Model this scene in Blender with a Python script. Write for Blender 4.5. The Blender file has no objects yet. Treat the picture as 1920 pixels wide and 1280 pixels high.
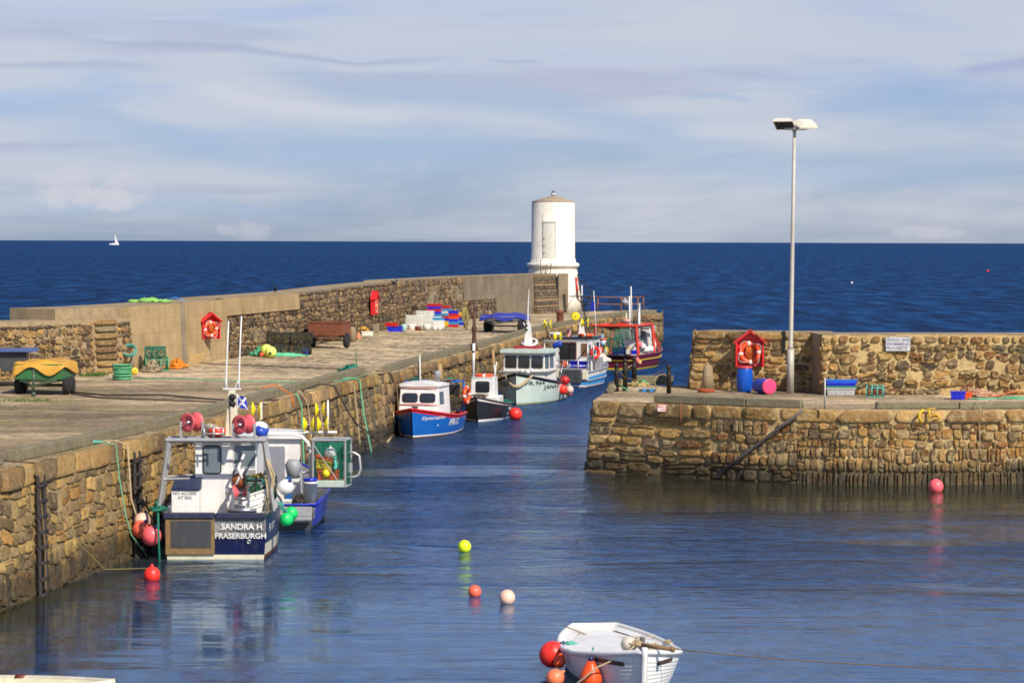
import bpy, math, random
import numpy as np
from mathutils import Vector, Matrix
R = math.radians
random.seed(7); rng = np.random.default_rng(11)
scene = bpy.context.scene
col = scene.collection
# ---------------------------------------------------------------- camera
H = 7.6; F = 5000.0
cd = bpy.data.cameras.new('camera'); cam = bpy.data.objects.new('camera', cd); col.objects.link(cam)
cd.sensor_width = 36; cd.lens = 36*F/1920; cd.clip_start = .5; cd.clip_end = 200000
PITCH = math.atan(187/F); ROLL = .0031
fw = Vector((0, math.cos(PITCH), -math.sin(PITCH)))
rt = Vector((math.cos(ROLL), 0, math.sin(ROLL))); rt = (rt-fw*rt.dot(fw)).normalized()
up = rt.cross(fw)
cam.matrix_world = Matrix(((rt.x, up.x, -fw.x, 0), (rt.y, up.y, -fw.y, 0), (rt.z, up.z, -fw.z, H), (0, 0, 0, 1)))
scene.camera = cam
def ray(px, py): return fw + rt*((px-960)/F) + up*((640-py)/F)
def P(px, py, z=0.0):                       # survey point: where the sight line meets the level z
    d = ray(px, py); k = (z-H)/d.z
    return Vector((d.x*k, d.y*k, z))
def Q(px, py, Y):                           # survey point at the distance Y
    d = ray(px, py); k = Y/d.y
    return Vector((d.x*k, Y, H+d.z*k))
# ---------------------------------------------------------------- light
SUN_EL, SUN_AZ = R(42), R(36)               # azimuth measured from behind the camera towards the right
sd = Vector((math.sin(SUN_AZ)*math.cos(SUN_EL), -math.cos(SUN_AZ)*math.cos(SUN_EL), math.sin(SUN_EL)))
sl = bpy.data.lights.new('sun', 'SUN'); sl.energy = 5.0; sl.angle = R(.5); sl.color = (1, .93, .82)
so = bpy.data.objects.new('sun', sl); col.objects.link(so); so.rotation_euler = (-sd).to_track_quat('-Z', 'Y').to_euler(); so.location = (0, 0, 60)
scene.view_settings.view_transform = 'Standard'; scene.view_settings.look = 'None'
scene.view_settings.exposure = 0.14; scene.view_settings.gamma = 1
scene.render.engine = 'CYCLES'
try: scene.cycles.filter_width = 1.7
except Exception: pass
W = bpy.data.worlds.new('World'); scene.world = W; W.use_nodes = True
def nd(nt, t, **k):
    n = nt.nodes.new(t)
    for a, b in k.items():
        if a[0] == 'i' and a[1:].isdigit(): n.inputs[int(a[1:])].default_value = b
        elif a in n.inputs: n.inputs[a].default_value = b
        else: setattr(n, a, b)
    return n
def lk(nt, a, b): nt.links.new(a, b)
def math_n(nt, op, a, b=None, clamp=False):
    n = nt.nodes.new('ShaderNodeMath'); n.operation = op; n.use_clamp = clamp
    for i, x in enumerate((a, b)):
        if x is None: continue
        if isinstance(x, (int, float)): n.inputs[i].default_value = x
        else: nt.links.new(x, n.inputs[i])
    return n.outputs[0]
def ramp(nt, fac, stops):
    n = nt.nodes.new('ShaderNodeValToRGB'); cr = n.color_ramp
    while len(cr.elements) < len(stops): cr.elements.new(.5)
    for e, (p, c) in zip(cr.elements, stops):
        e.position = p; e.color = tuple(c)+(1,) if hasattr(c, '__len__') else (c, c, c, 1)
    nt.links.new(fac, n.inputs[0]); return n.outputs[0]
def mixc(nt, fac, a, b, blend='MIX'):
    n = nt.nodes.new('ShaderNodeMix'); n.data_type = 'RGBA'; n.blend_type = blend
    for i, x in ((0, fac), (6, a), (7, b)):
        if isinstance(x, (int, float)): n.inputs[i].default_value = x
        elif isinstance(x, tuple): n.inputs[i].default_value = x+(1,) if len(x) == 3 else x
        else: nt.links.new(x, n.inputs[i])
    return n.outputs[2]
def noise(nt, vec, scale, detail=4, rough=.55, dist=0.0):
    n = nd(nt, 'ShaderNodeTexNoise'); n.inputs['Scale'].default_value = scale; n.inputs['Detail'].default_value = detail
    n.inputs['Roughness'].default_value = rough; n.inputs['Distortion'].default_value = dist
    nt.links.new(vec, n.inputs['Vector']); return n.outputs['Fac']
def mapping(nt, vec, scale=(1, 1, 1), loc=(0, 0, 0), rot=(0, 0, 0)):
    n = nd(nt, 'ShaderNodeMapping'); n.inputs['Scale'].default_value = scale; n.inputs['Location'].default_value = loc
    n.inputs['Rotation'].default_value = rot; nt.links.new(vec, n.inputs['Vector']); return n.outputs[0]
def build_world():
    nt = W.node_tree; nt.nodes.clear()
    sky = nd(nt, 'ShaderNodeTexSky'); sky.sky_type = 'NISHITA'; sky.sun_disc = False
    sky.sun_elevation = SUN_EL; sky.sun_rotation = math.pi-SUN_AZ; sky.air_density = 1.0; sky.dust_density = .6; sky.ozone_density = 3.0
    skc = mixc(nt, 1.0, sky.outputs[0], (.046, .061, .104), 'MULTIPLY')
    tc = nd(nt, 'ShaderNodeTexCoord'); sp = nd(nt, 'ShaderNodeSeparateXYZ'); lk(nt, tc.outputs['Generated'], sp.inputs[0])
    az = math_n(nt, 'ARCTAN2', sp.outputs[0], sp.outputs[1]); el = math_n(nt, 'ARCSINE', sp.outputs[2])
    cv = nd(nt, 'ShaderNodeCombineXYZ'); lk(nt, az, cv.inputs[0]); lk(nt, el, cv.inputs[1]); v = cv.outputs[0]
    # long streaks of high veil cloud, slightly tilted
    w1 = noise(nt, mapping(nt, v, (5.5, 34, 1), (3.1, .6, 0), (0, 0, R(-3))), 1.0, 6, .5, .5)
    w2 = noise(nt, mapping(nt, v, (16, 150, 1), (7.7, 1.9, 0), (0, 0, R(-2))), 1.0, 5, .55, .6)
    w3 = noise(nt, mapping(nt, v, (2.2, 16, 1), (1.4, 4.2, 0)), 1.0, 3, .5, .2)
    s = math_n(nt, 'ADD', math_n(nt, 'MULTIPLY', w1, .6), math_n(nt, 'ADD', math_n(nt, 'MULTIPLY', w2, .14), math_n(nt, 'MULTIPLY', w3, .38)))
    # the veil is thicker higher up, thin near the horizon
    hgt = math_n(nt, 'MULTIPLY', el, 2.2)
    hgt = math_n(nt, 'MINIMUM', hgt, .16)
    s2 = math_n(nt, 'ADD', s, hgt)
    veil = ramp(nt, s2, [(.46, .10), (.56, .38), (.66, .84), (.8, 1.0)])
    veil = math_n(nt, 'MULTIPLY', veil, ramp(nt, el, [(.0, 1.0), (.13, 1.0), (.34, .22), (.8, .12)]))
    c = mixc(nt, math_n(nt, 'MULTIPLY', veil, .93), skc, (.550, .578, .645))
    # thin blue-grey bars
    b1 = noise(nt, mapping(nt, v, (4.5, 55, 1), (11.3, 7.15, 0), (0, 0, R(-5))), 1.0, 5, .5, .4)
    bars = ramp(nt, b1, [(.57, 0.0), (.66, 1.0)])
    c = mixc(nt, math_n(nt, 'MULTIPLY', bars, .55), c, (.37, .41, .56))
    shared = noise(nt, mapping(nt, v, (24, 80, 1), (3, 2, 0)), 1.0, 4, .55)
    puff = noise(nt, mapping(nt, v, (90, 110, 1)), 1.0, 4, .6)
    def streak(c, pts, th, strn, colr, nz=.0035):
        # a thin cloud bar along a polyline of sky directions (azimuth, elevation)
        a = [(math.atan2(ray(*p).x, ray(*p).y), math.asin(ray(*p).normalized().z)) for p in pts]
        tot = None
        for (a0, e0), (a1, e1) in zip(a[:-1], a[1:]):
            t = nd(nt, 'ShaderNodeMapRange', clamp=True); lk(nt, az, t.inputs[0]); t.inputs[1].default_value = a0; t.inputs[2].default_value = a1; t.inputs[3].default_value = 0; t.inputs[4].default_value = e1-e0
            tot = t.outputs[0] if tot is None else math_n(nt, 'ADD', tot, t.outputs[0])
        n_ = shared
        ce = math_n(nt, 'ADD', tot, a[0][1]); ce = math_n(nt, 'ADD', ce, math_n(nt, 'MULTIPLY', math_n(nt, 'SUBTRACT', n_, .5), nz*2))
        d = math_n(nt, 'ABSOLUTE', math_n(nt, 'SUBTRACT', el, ce))
        w_ = math_n(nt, 'MULTIPLY', ramp(nt, n_, [(.3, .45), (.7, 1.3)]), th/F)
        g = nd(nt, 'ShaderNodeMapRange', clamp=True); g.interpolation_type = 'SMOOTHSTEP'; lk(nt, d, g.inputs[0]); lk(nt, w_, g.inputs[1]); g.inputs[2].default_value = 0; g.inputs[3].default_value = 0; g.inputs[4].default_value = 1
        ends = nd(nt, 'ShaderNodeMapRange', clamp=True); L_ = a[-1][0]-a[0][0]
        e_ = math_n(nt, 'MULTIPLY', math_n(nt, 'DIVIDE', math_n(nt, 'SUBTRACT', az, a[0][0]), L_*.22), 1.0, True); f_ = math_n(nt, 'MULTIPLY', math_n(nt, 'DIVIDE', math_n(nt, 'SUBTRACT', a[-1][0], az), L_*.22), 1.0, True)
        k_ = math_n(nt, 'MULTIPLY', math_n(nt, 'MULTIPLY', e_, f_), math_n(nt, 'MULTIPLY', g.outputs[0], strn))
        return mixc(nt, k_, c, colr)
    BL, DK, PL = (.36, .47, .64), (.385, .44, .585), (.60, .62, .68)
    c = streak(c, [(-60, 205), (200, 215), (450, 285), (800, 292), (1000, 288)], 62, .75, BL, .006)
    c = streak(c, [(420, 100), (640, 165), (1000, 190), (1240, 255), (1480, 290)], 58, .75, BL, .006)
    c = streak(c, [(1150, 290), (1500, 330), (2000, 320)], 60, .55, BL, .006)
    c = streak(c, [(-60, 395), (300, 380), (700, 410)], 34, .45, BL, .006)
    c = streak(c, [(300, 150), (520, 200), (820, 222)], 34, .55, PL, .004)
    c = streak(c, [(1250, 245), (1420, 252), (1600, 262)], 22, .5, PL, .003)
    c = streak(c, [(60, 66), (250, 82), (450, 92), (660, 118), (900, 108)], 12, .85, DK, .0015)
    c = streak(c, [(-80, 118), (200, 122), (330, 130)], 16, .7, DK, .002)
    c = streak(c, [(900, 112), (960, 118), (1030, 116)], 7, .6, DK, .001)
    c = streak(c, [(1780, 138), (1860, 125), (1990, 110)], 26, .8, (.35, .40, .60), .003)
    c = streak(c, [(1270, 182), (1340, 178), (1430, 192)], 12, .6, BL, .002)
    # small cumulus heads low over the sea
    k1 = noise(nt, mapping(nt, v, (19, 34, 1), (4.25, .2, 0)), 1.0, 6, .55, .3)
    band = ramp(nt, el, [(0.0, 0.0), (.007, .5), (.018, 1.0), (.03, .55), (.042, 0.0)])
    cu = math_n(nt, 'MULTIPLY', ramp(nt, k1, [(.53, 0.0), (.66, 1.0)]), band)
    c = mixc(nt, math_n(nt, 'MULTIPLY', cu, .35), c, (.58, .58, .64))
    for (cx_, cy_, rx_, ry_) in ((125, 350, 62, 42), (228, 356, 70, 40), (465, 432, 60, 20), (175, 372, 120, 24), (1740, 436, 70, 14)):
        d_ = ray(cx_, cy_); a_, e0_ = math.atan2(d_.x, d_.y), math.asin(d_.normalized().z)
        n_ = puff
        q1 = math_n(nt, 'POWER', math_n(nt, 'DIVIDE', math_n(nt, 'SUBTRACT', az, a_), rx_/F), 2.0); q2 = math_n(nt, 'POWER', math_n(nt, 'DIVIDE', math_n(nt, 'SUBTRACT', el, e0_), ry_/F), 2.0)
        q_ = math_n(nt, 'ADD', math_n(nt, 'ADD', q1, q2), math_n(nt, 'MULTIPLY', math_n(nt, 'SUBTRACT', n_, .5), 3.2))
        c = mixc(nt, ramp(nt, q_, [(.0, .42), (.5, .26), (1.0, 0.0)]), c, (.62, .60, .65))
    bg = nd(nt, 'ShaderNodeBackground'); lk(nt, c, bg.inputs[0]); bg.inputs[1].default_value = 1.0
    out = nd(nt, 'ShaderNodeOutputWorld'); lk(nt, bg.outputs[0], out.inputs[0])
build_world()
# ---------------------------------------------------------------- materials
def s(r, g, b):
    f = lambda c: (c/255/12.92) if c/255 <= .04045 else ((c/255+.055)/1.055)**2.4
    return (f(r), f(g), f(b))
MATS = {}
def M(name, c, rough=.55, metal=0.0, var=.14, scale=5.0, bump=.15, spec=.45, dirt=0.0, dirtc=(.09, .06, .035), fine=60):
    if name in MATS: return MATS[name]
    m = bpy.data.materials.new(name); m.use_nodes = True; nt = m.node_tree; b = nt.nodes['Principled BSDF']
    tc = nd(nt, 'ShaderNodeTexCoord'); o = tc.outputs['Object']
    n = noise(nt, o, scale, 6, .6)
    k = ramp(nt, n, [(.28, 1-var), (.72, 1+var*.6)])
    cc = mixc(nt, 1.0, tuple(c), k, 'MULTIPLY')
    if dirt > 0:
        g = nd(nt, 'ShaderNodeMapping'); g.inputs['Scale'].default_value = (3.2, 3.2, .9); lk(nt, o, g.inputs[0])
        d = ramp(nt, noise(nt, g.outputs[0], scale*.9, 7, .65, .3), [(.5, 0.0), (.72, 1.0)])
        cc = mixc(nt, math_n(nt, 'MULTIPLY', d, dirt), cc, tuple(dirtc))
    lk(nt, cc, b.inputs['Base Color'])
    b.inputs['Roughness'].default_value = rough; b.inputs['Metallic'].default_value = metal
    b.inputs['Specular IOR Level'].default_value = spec
    if bump > 0:
        bp = nd(nt, 'ShaderNodeBump'); bp.inputs['Strength'].default_value = bump; bp.inputs['Distance'].default_value = .02
        lk(nt, noise(nt, o, fine, 4), bp.inputs['Height']); lk(nt, bp.outputs[0], b.inputs['Normal'])
    MATS[name] = m; return m
def pos_z(nt):
    g = nd(nt, 'ShaderNodeNewGeometry'); sp = nd(nt, 'ShaderNodeSeparateXYZ'); lk(nt, g.outputs['Position'], sp.inputs[0]); return sp, g.outputs['Position']
def stone_mat(name, wet=True, smear=None, lichen=.5, lich_c=(.42, .22, .04), bump=.7, attr=True, base=(.3, .2, .1), var=.45, sc=7, orange_scale=1.1):
    m = bpy.data.materials.new(name); m.use_nodes = True; nt = m.node_tree; b = nt.nodes['Principled BSDF']
    sp, pos = pos_z(nt)
    if attr:
        a = nd(nt, 'ShaderNodeAttribute'); a.attribute_name = 'col'; c = a.outputs['Color']
    else: c = mixc(nt, 0.0, tuple(base), tuple(base))
    c = mixc(nt, 1.0, c, ramp(nt, noise(nt, pos, sc, 7, .65), [(.28, 1-var), (.5, 1.0), (.75, 1+var*.55)]), 'MULTIPLY')
    c = mixc(nt, 1.0, c, ramp(nt, noise(nt, pos, sc*6, 5, .7), [(.3, 1-var*.7), (.7, 1+var*.35)]), 'MULTIPLY')
    if smear:
        sm_ = ramp(nt, noise(nt, pos, 3.4, 8, .68, .5), [(.50, 0.0), (.60, 1.0)])
        c = mixc(nt, math_n(nt, 'MULTIPLY', sm_, .62), c, smear)
    dk_ = ramp(nt, noise(nt, pos, 6.5, 8, .7, .3), [(.32, 1.0), (.42, 0.0)])
    c = mixc(nt, math_n(nt, 'MULTIPLY', dk_, .55), c, (.055, .043, .03))
    if lichen > 0:
        l = ramp(nt, noise(nt, pos, orange_scale, 8, .62, .4), [(.53, 0.0), (.66, 1.0)])
        l2 = ramp(nt, noise(nt, pos, 9, 5, .6), [(.4, .2), (.65, 1.0)])
        c = mixc(nt, math_n(nt, 'MULTIPLY', math_n(nt, 'MULTIPLY', l, l2), lichen), c, tuple(lich_c))
    if wet:   # weed and damp in the tidal band
        zz = math_n(nt, 'ADD', sp.outputs[2], math_n(nt, 'MULTIPLY', noise(nt, pos, 1.6, 5, .6), -.8))
        wt = ramp(nt, zz, [(0.0, 1.0), (.10, .8), (.42, .0)])
        c = mixc(nt, math_n(nt, 'MULTIPLY', wt, .78), c, (.022, .02, .011))
        rg = nd(nt, 'ShaderNodeMapRange'); rg.inputs['To Min'].default_value = .85; rg.inputs['To Max'].default_value = .45
        lk(nt, wt, rg.inputs[0]); lk(nt, rg.outputs[0], b.inputs['Roughness'])
    else: b.inputs['Roughness'].default_value = .88
    lk(nt, c, b.inputs['Base Color']); b.inputs['Specular IOR Level'].default_value = .3
    bp = nd(nt, 'ShaderNodeBump'); bp.inputs['Strength'].default_value = bump; bp.inputs['Distance'].default_value = .11
    hh = math_n(nt, 'ADD', noise(nt, pos, 9, 6, .65), math_n(nt, 'MULTIPLY', noise(nt, pos, 40, 4, .6), .35))
    lk(nt, hh, bp.inputs['Height']); lk(nt, bp.outputs[0], b.inputs['Normal'])
    MATS[name] = m; return m
# ---------------------------------------------------------------- mesh builder
class MB:
    def __init__(s): s.v = []; s.f = []; s.m = []; s.sm = []; s.c = []; s.n = 0; s.X = None
    def add(s, vs, fs, mat=0, smooth=False, c=None):
        vs = np.asarray(vs, float).reshape(-1, 3)
        if s.X is not None:
            A = np.array(s.X); vs = vs@A[:3, :3].T + A[:3, 3]
        o = s.n; s.v.append(vs); s.n += len(vs)
        s.f += [tuple(i+o for i in f) for f in fs]
        s.m += (list(mat) if isinstance(mat, (list, tuple)) else [mat]*len(fs)); s.sm += [smooth]*len(fs)
        cc = np.ones((len(vs), 4)); 
        if c is not None: cc[:, :3] = c
        s.c.append(cc); return s
    def box(s, x0, x1, y0, y1, z0, z1, mat=0, T=None, taper=0.0):
        cx, cy = (x0+x1)/2, (y0+y1)/2; k = 1-taper
        vs = [(x0, y0, z0), (x1, y0, z0), (x1, y1, z0), (x0, y1, z0)] + [(cx+(x-cx)*k, cy+(y-cy)*k, z1) for x, y in ((x0, y0), (x1, y0), (x1, y1), (x0, y1))]
        if T is not None: vs = [tuple(T@Vector(v)) for v in vs]
        return s.add(vs, [(3, 2, 1, 0), (4, 5, 6, 7), (0, 1, 5, 4), (1, 2, 6, 5), (2, 3, 7, 6), (3, 0, 4, 7)], mat)
    def obox(s, c, size, mat=0, T=None):
        c = Vector(c); a, b, d = size[0]/2, size[1]/2, size[2]/2
        L = Matrix.Translation(c) @ (T if T is not None else Matrix())
        return s.box(-a, a, -b, b, -d, d, mat, L)
    def tube(s, pts, r, n=8, mat=0, cap=True, smooth=True, closed=False):
        pts = [Vector(p) for p in pts]; k = len(pts)
        rs = r if isinstance(r, (list, tuple)) else [r]*k
        vs = []; prev = None
        for i, p in enumerate(pts):
            if closed: t = (pts[(i+1) % k]-pts[i-1])
            else: t = pts[min(i+1, k-1)]-pts[max(i-1, 0)]
            if t.length < 1e-9: t = Vector((0, 0, 1))
            t.normalize()
            if prev is None:
                a = Vector((0, 0, 1)) if abs(t.z) < .9 else Vector((1, 0, 0))
                u = t.cross(a).normalized()
            else:
                u = prev-t*prev.dot(t); u = u.normalized() if u.length > 1e-6 else t.orthogonal().normalized()
            prev = u; w = t.cross(u)
            for j in range(n):
                an = 2*math.pi*j/n; q = p+(u*math.cos(an)+w*math.sin(an))*rs[i]; vs.append(tuple(q))
        fs = []
        for i in range(k if closed else k-1):
            i2 = (i+1) % k
            for j in range(n): fs.append((i*n+j, i2*n+j, i2*n+(j+1) % n, i*n+(j+1) % n))
        s.add(vs, fs, mat, smooth)
        if cap and not closed: 
            o = s.n-len(vs); s.f += [tuple(o+j for j in range(n)), tuple(o+(k-1)*n+j for j in reversed(range(n)))]; s.m += [mat]*2; s.sm += [False]*2
        return s
    def lathe(s, prof, n=20, mat=0, T=None, smooth=True, mats=None, ell=(1, 1)):
        vs = []; k = len(prof)
        for r, z in prof:
            for j in range(n): an = 2*math.pi*j/n; vs.append((r*math.cos(an)*ell[0], r*math.sin(an)*ell[1], z))
        if T is not None: vs = [tuple(T@Vector(v)) for v in vs]
        fs = []; ms = []
        for i in range(k-1):
            for j in range(n): fs.append((i*n+j, i*n+(j+1) % n, (i+1)*n+(j+1) % n, (i+1)*n+j)); ms.append(mats[i] if mats else mat)
        s.add(vs, fs, ms, smooth)
        o = s.n-len(vs)
        if prof[0][0] > 1e-4: s.f.append(tuple(o+j for j in reversed(range(n)))); s.m.append(mats[0] if mats else mat); s.sm.append(False)
        if prof[-1][0] > 1e-4: s.f.append(tuple(o+(k-1)*n+j for j in range(n))); s.m.append(mats[-1] if mats else mat); s.sm.append(False)
        return s
    def sphere(s, c, r, n=20, mat=0, T=None, sq=1.0):
        pr = [(max(r*math.sin(math.pi*i/12), 1e-5), -r*sq*math.cos(math.pi*i/12)) for i in range(13)]
        return s.lathe(pr, n, mat, Matrix.Translation(Vector(c)) @ (T if T is not None else Matrix()))
    def torus(s, c, Rr, r, T=None, n=28, k=10, mat=0, a0=0, a1=2*math.pi):
        L = Matrix.Translation(Vector(c)) @ (T if T is not None else Matrix())
        full = abs(a1-a0-2*math.pi) < 1e-6; cnt = n if full else n+1
        pts = [L@Vector((Rr*math.cos(a0+(a1-a0)*i/n), Rr*math.sin(a0+(a1-a0)*i/n), 0)) for i in range(cnt)]
        return s.tube(pts, r, k, mat, closed=full)
    def prism(s, poly, z0, z1, mat=0, T=None):
        k = len(poly); vs = [(x, y, z0) for x, y in poly]+[(x, y, z1) for x, y in poly]
        if T is not None: vs = [tuple(T@Vector(v)) for v in vs]
        fs = [tuple(reversed(range(k))), tuple(range(k, 2*k))]+[(i, (i+1) % k, k+(i+1) % k, k+i) for i in range(k)]
        return s.add(vs, fs, mat)
    def build(s, name, mats, parent=None, bevel=0, weld=False):
        me = bpy.data.meshes.new(name); vs = np.concatenate(s.v) if s.v else np.zeros((0, 3))
        me.from_pydata(vs.tolist(), [], s.f)
        if not isinstance(mats, (list, tuple)): mats = [mats]
        for m in mats: me.materials.append(m)
        me.polygons.foreach_set('material_index', np.array(s.m, dtype=np.int32)); me.polygons.foreach_set('use_smooth', np.array(s.sm, dtype=bool))
        ca = me.color_attributes.new('col', 'FLOAT_COLOR', 'POINT'); ca.data.foreach_set('color', np.concatenate(s.c).ravel().astype(np.float32))
        me.update()
        o = bpy.data.objects.new(name, me); col.objects.link(o)
        if parent is not None: o.parent = parent
        if bevel:
            b = o.modifiers.new('b', 'BEVEL'); b.width = bevel; b.segments = 2; b.limit_method = 'ANGLE'; b.angle_limit = R(40)
        return o
def tag(o, label=None, cat=None, group=None, kind=None):
    if label: o['label'] = label
    if cat: o['category'] = cat
    if group: o['group'] = group
    if kind: o['kind'] = kind
    return o
def empty(name, loc, label, cat, rz=0, group=None, sc=1.0):
    o = bpy.data.objects.new(name, None); col.objects.link(o); o.location = loc; o.rotation_euler = (0, 0, rz); o.scale = (sc,)*3; o.empty_display_size = .2
    return tag(o, label, cat, group)
def copy_tree(o, parent=None):
    c = o.copy(); col.objects.link(c); c.parent = parent
    for ch in list(o.children): copy_tree(ch, c)
    return c
_tc = {}
def text_geo(txt, size, align='CENTER', bold=.0, shear=0.0):
    k = (txt, size, align, bold, shear)
    if k in _tc: return _tc[k]
    cu = bpy.data.curves.new('t', 'FONT'); cu.body = txt; cu.size = size; cu.align_x = align; cu.align_y = 'CENTER'; cu.offset = bold; cu.resolution_u = 3; cu.shear = shear
    o = bpy.data.objects.new('t', cu); col.objects.link(o)
    dg = bpy.context.evaluated_depsgraph_get(); dg.update(); me = bpy.data.meshes.new_from_object(o.evaluated_get(dg))
    vs = [tuple(v.co) for v in me.vertices]; fs = [tuple(p.vertices) for p in me.polygons]
    bpy.data.objects.remove(o); bpy.data.curves.remove(cu); bpy.data.meshes.remove(me)
    _tc[k] = (vs, fs); return _tc[k]
def text_on(mb, txt, size, fn, mat=0, align='CENTER', bold=.0, shear=0.0):
    vs, fs = text_geo(txt, size, align, bold, shear)
    mb.add([tuple(fn(x, y)) for x, y, z in vs], fs, mat)
# ---------------------------------------------------------------- masonry
class Face:
    """ruled wall face from a bottom polyline to a top polyline; u metres along, v metres up, d metres out"""
    def __init__(s, B, T, side=1):
        s.B = np.array([tuple(p) for p in B]); s.T = np.array([tuple(p) for p in T])
        mid = (s.B+s.T)/2; seg = np.linalg.norm(np.diff(mid[:, :2], axis=0), axis=1)
        s.u = np.concatenate([[0], np.cumsum(seg)]); s.L = s.u[-1]; s.H = float(np.mean(s.T[:, 2]-s.B[:, 2])); s.side = side
    def at(s, u, v, d=0):
        u = np.asarray(u, float); v = np.asarray(v, float); f = v/s.H
        i = np.clip(np.searchsorted(s.u, u, side='right')-1, 0, len(s.u)-2)
        t = (u-s.u[i])/(s.u[i+1]-s.u[i])
        b = s.B[i]+(s.B[i+1]-s.B[i])*t[..., None]; a = s.T[i]+(s.T[i+1]-s.T[i])*t[..., None]
        p = b+(a-b)*f[..., None]
        dr = s.B[i+1]-s.B[i]; nrm = np.stack([dr[..., 1], -dr[..., 0], np.zeros_like(u)], -1)*s.side
        nrm /= np.linalg.norm(nrm, axis=-1, keepdims=True)
        return p+nrm*np.asarray(d, float)[..., None]
    def u_at_px(s, X, Y):
        mid = (s.B+s.T)/2; best = None
        for i in range(len(mid)-1):
            a = mid[i, :2]; d = mid[i+1, :2]-a; t = np.dot(np.array([X, Y])-a, d)/np.dot(d, d); t = min(max(t, 0), 1)
            q = np.linalg.norm(a+d*t-np.array([X, Y]))
            if best is None or q < best[0]: best = (q, s.u[i]+(s.u[i+1]-s.u[i])*t)
        return best[1]
NA = 12
_an = np.arange(NA)*2*math.pi/NA+math.pi/NA
_face = []
for _r in range(3):
    for _j in range(NA): _face.append((_r*NA+_j, _r*NA+(_j+1) % NA, (_r+1)*NA+(_j+1) % NA, (_r+1)*NA+_j))
for _j in range(NA): _face.append((3*NA+_j, 3*NA+(_j+1) % NA, 4*NA))
def stone(mb, face, u0, u1, v0, v1, depth, pal, mat=1, gap=.02, jit=.05, ex=4.0, wave=None, rough=.012):
    w, h = u1-u0, v1-v0
    if w < .04 or h < .04: return
    g = min(gap, w*.18, h*.18)
    cn, sn = np.cos(_an), np.sin(_an)
    rr = (np.abs(cn)**ex+np.abs(sn)**ex)**(-1/ex)
    x, y = cn*rr, sn*rr
    x = x*(1+rng.normal(0, jit, NA)); y = y*(1+rng.normal(0, jit, NA))
    x, y = np.clip(x, -1.04, 1.04), np.clip(y, -1.04, 1.04)
    sk = rng.normal(0, jit*1.1, 4)
    U = []; V = []; D = []
    for k, dd in ((1.0, -.05), (.985, depth*.7), (.92, depth*.97), (.6, depth*1.0)):
        xx, yy = x*k, y*k
        U.append(xx*(1+sk[0]*yy)+sk[1]*yy); V.append(yy*(1+sk[2]*xx)+sk[3]*xx); D.append(np.full(NA, dd)+(rng.normal(0, rough, NA) if dd > 0 else 0))
    U.append(np.array([0.])); V.append(np.array([0.])); D.append(np.array([depth*rng.uniform(.85, 1.1)]))
    U = np.concatenate(U)*(w/2-g)+(u0+u1)/2; V = np.concatenate(V)*(h/2-g)+(v0+v1)/2; D = np.concatenate(D)
    if wave is not None: V = V+wave(U, V)
    c = np.array(pal[rng.integers(len(pal))])*rng.uniform(.72, 1.42)*(1+rng.normal(0, .02, 3))*np.array([1.24, 1.15, .94])
    q = _face if face.side > 0 else _face
    mb.add(face.at(np.clip(U, -1, face.L+1), V, D), q, mat, True, np.clip(c, .005, .9))
def fill(mb, face, u0, u1, v0, v1, hr, wr, pal, depth=.06, gap=.025, jit=.07, split=.15, skip=.04, wav=.05, ex=4.0, mat=1, rough=.012):
    ph = rng.uniform(0, 6, 4); Hh = max(v1-v0, .01)
    def wave(U, V):
        e = np.clip((V-v0)/Hh, 0, 1); e = 4*e*(1-e)
        return wav*e*(np.sin(U*.8+ph[0])+.6*np.sin(U*2.1+ph[1])+.4*np.sin(U*4.3+ph[2]))
    v = v0
    while v < v1-.02:
        h = rng.uniform(*hr)
        if v+h > v1-hr[0]*.6: h = v1-v
        u = u0-rng.uniform(0, wr[0])*.5; first = True
        while u < u1-.05:
            w = rng.uniform(*wr)
            if u+w > u1-wr[0]*.5: w = u1-u
            a = max(u, u0)
            if rng.random() > skip:
                if rng.random() < split and h > .2:
                    n = 2 if h < .4 or rng.random() < .5 else 3
                    es = np.sort(rng.uniform(.2, .8, n-1)); es = [0]+[float(e) for e in es]+[1]
                    for a1, b1 in zip(es[:-1], es[1:]): stone(mb, face, a, u+w, v+h*a1, v+h*b1, depth*rng.uniform(.5, 1.2), pal, mat, gap*.8, jit, ex, wave, rough)
                else: stone(mb, face, a, u+w, v, v+h, depth*rng.uniform(.5, 1.5), pal, mat, gap*rng.uniform(.7, 1.5), jit, ex, wave, rough)
            u += w
        v += h
def backing(mb, face, v0, v1, mat=0, du=.35, u0=0, u1=None, amp=.012):
    u1 = face.L if u1 is None else u1
    nu = max(2, int((u1-u0)/du)+1); nv = max(2, int((v1-v0)/.2)+1)
    us = np.unique(np.concatenate([np.linspace(u0, u1, nu), [x for x in face.u if u0 < x < u1]])); vs = np.linspace(v0, v1, nv)
    U, V = np.meshgrid(us, vs); D = rng.uniform(-amp, amp, U.shape)
    p = face.at(U.ravel(), V.ravel(), D.ravel()); n = len(us)
    mb.add(p, [(j*n+i, j*n+i+1, (j+1)*n+i+1, (j+1)*n+i) for j in range(nv-1) for i in range(n-1)], mat, True)
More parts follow.
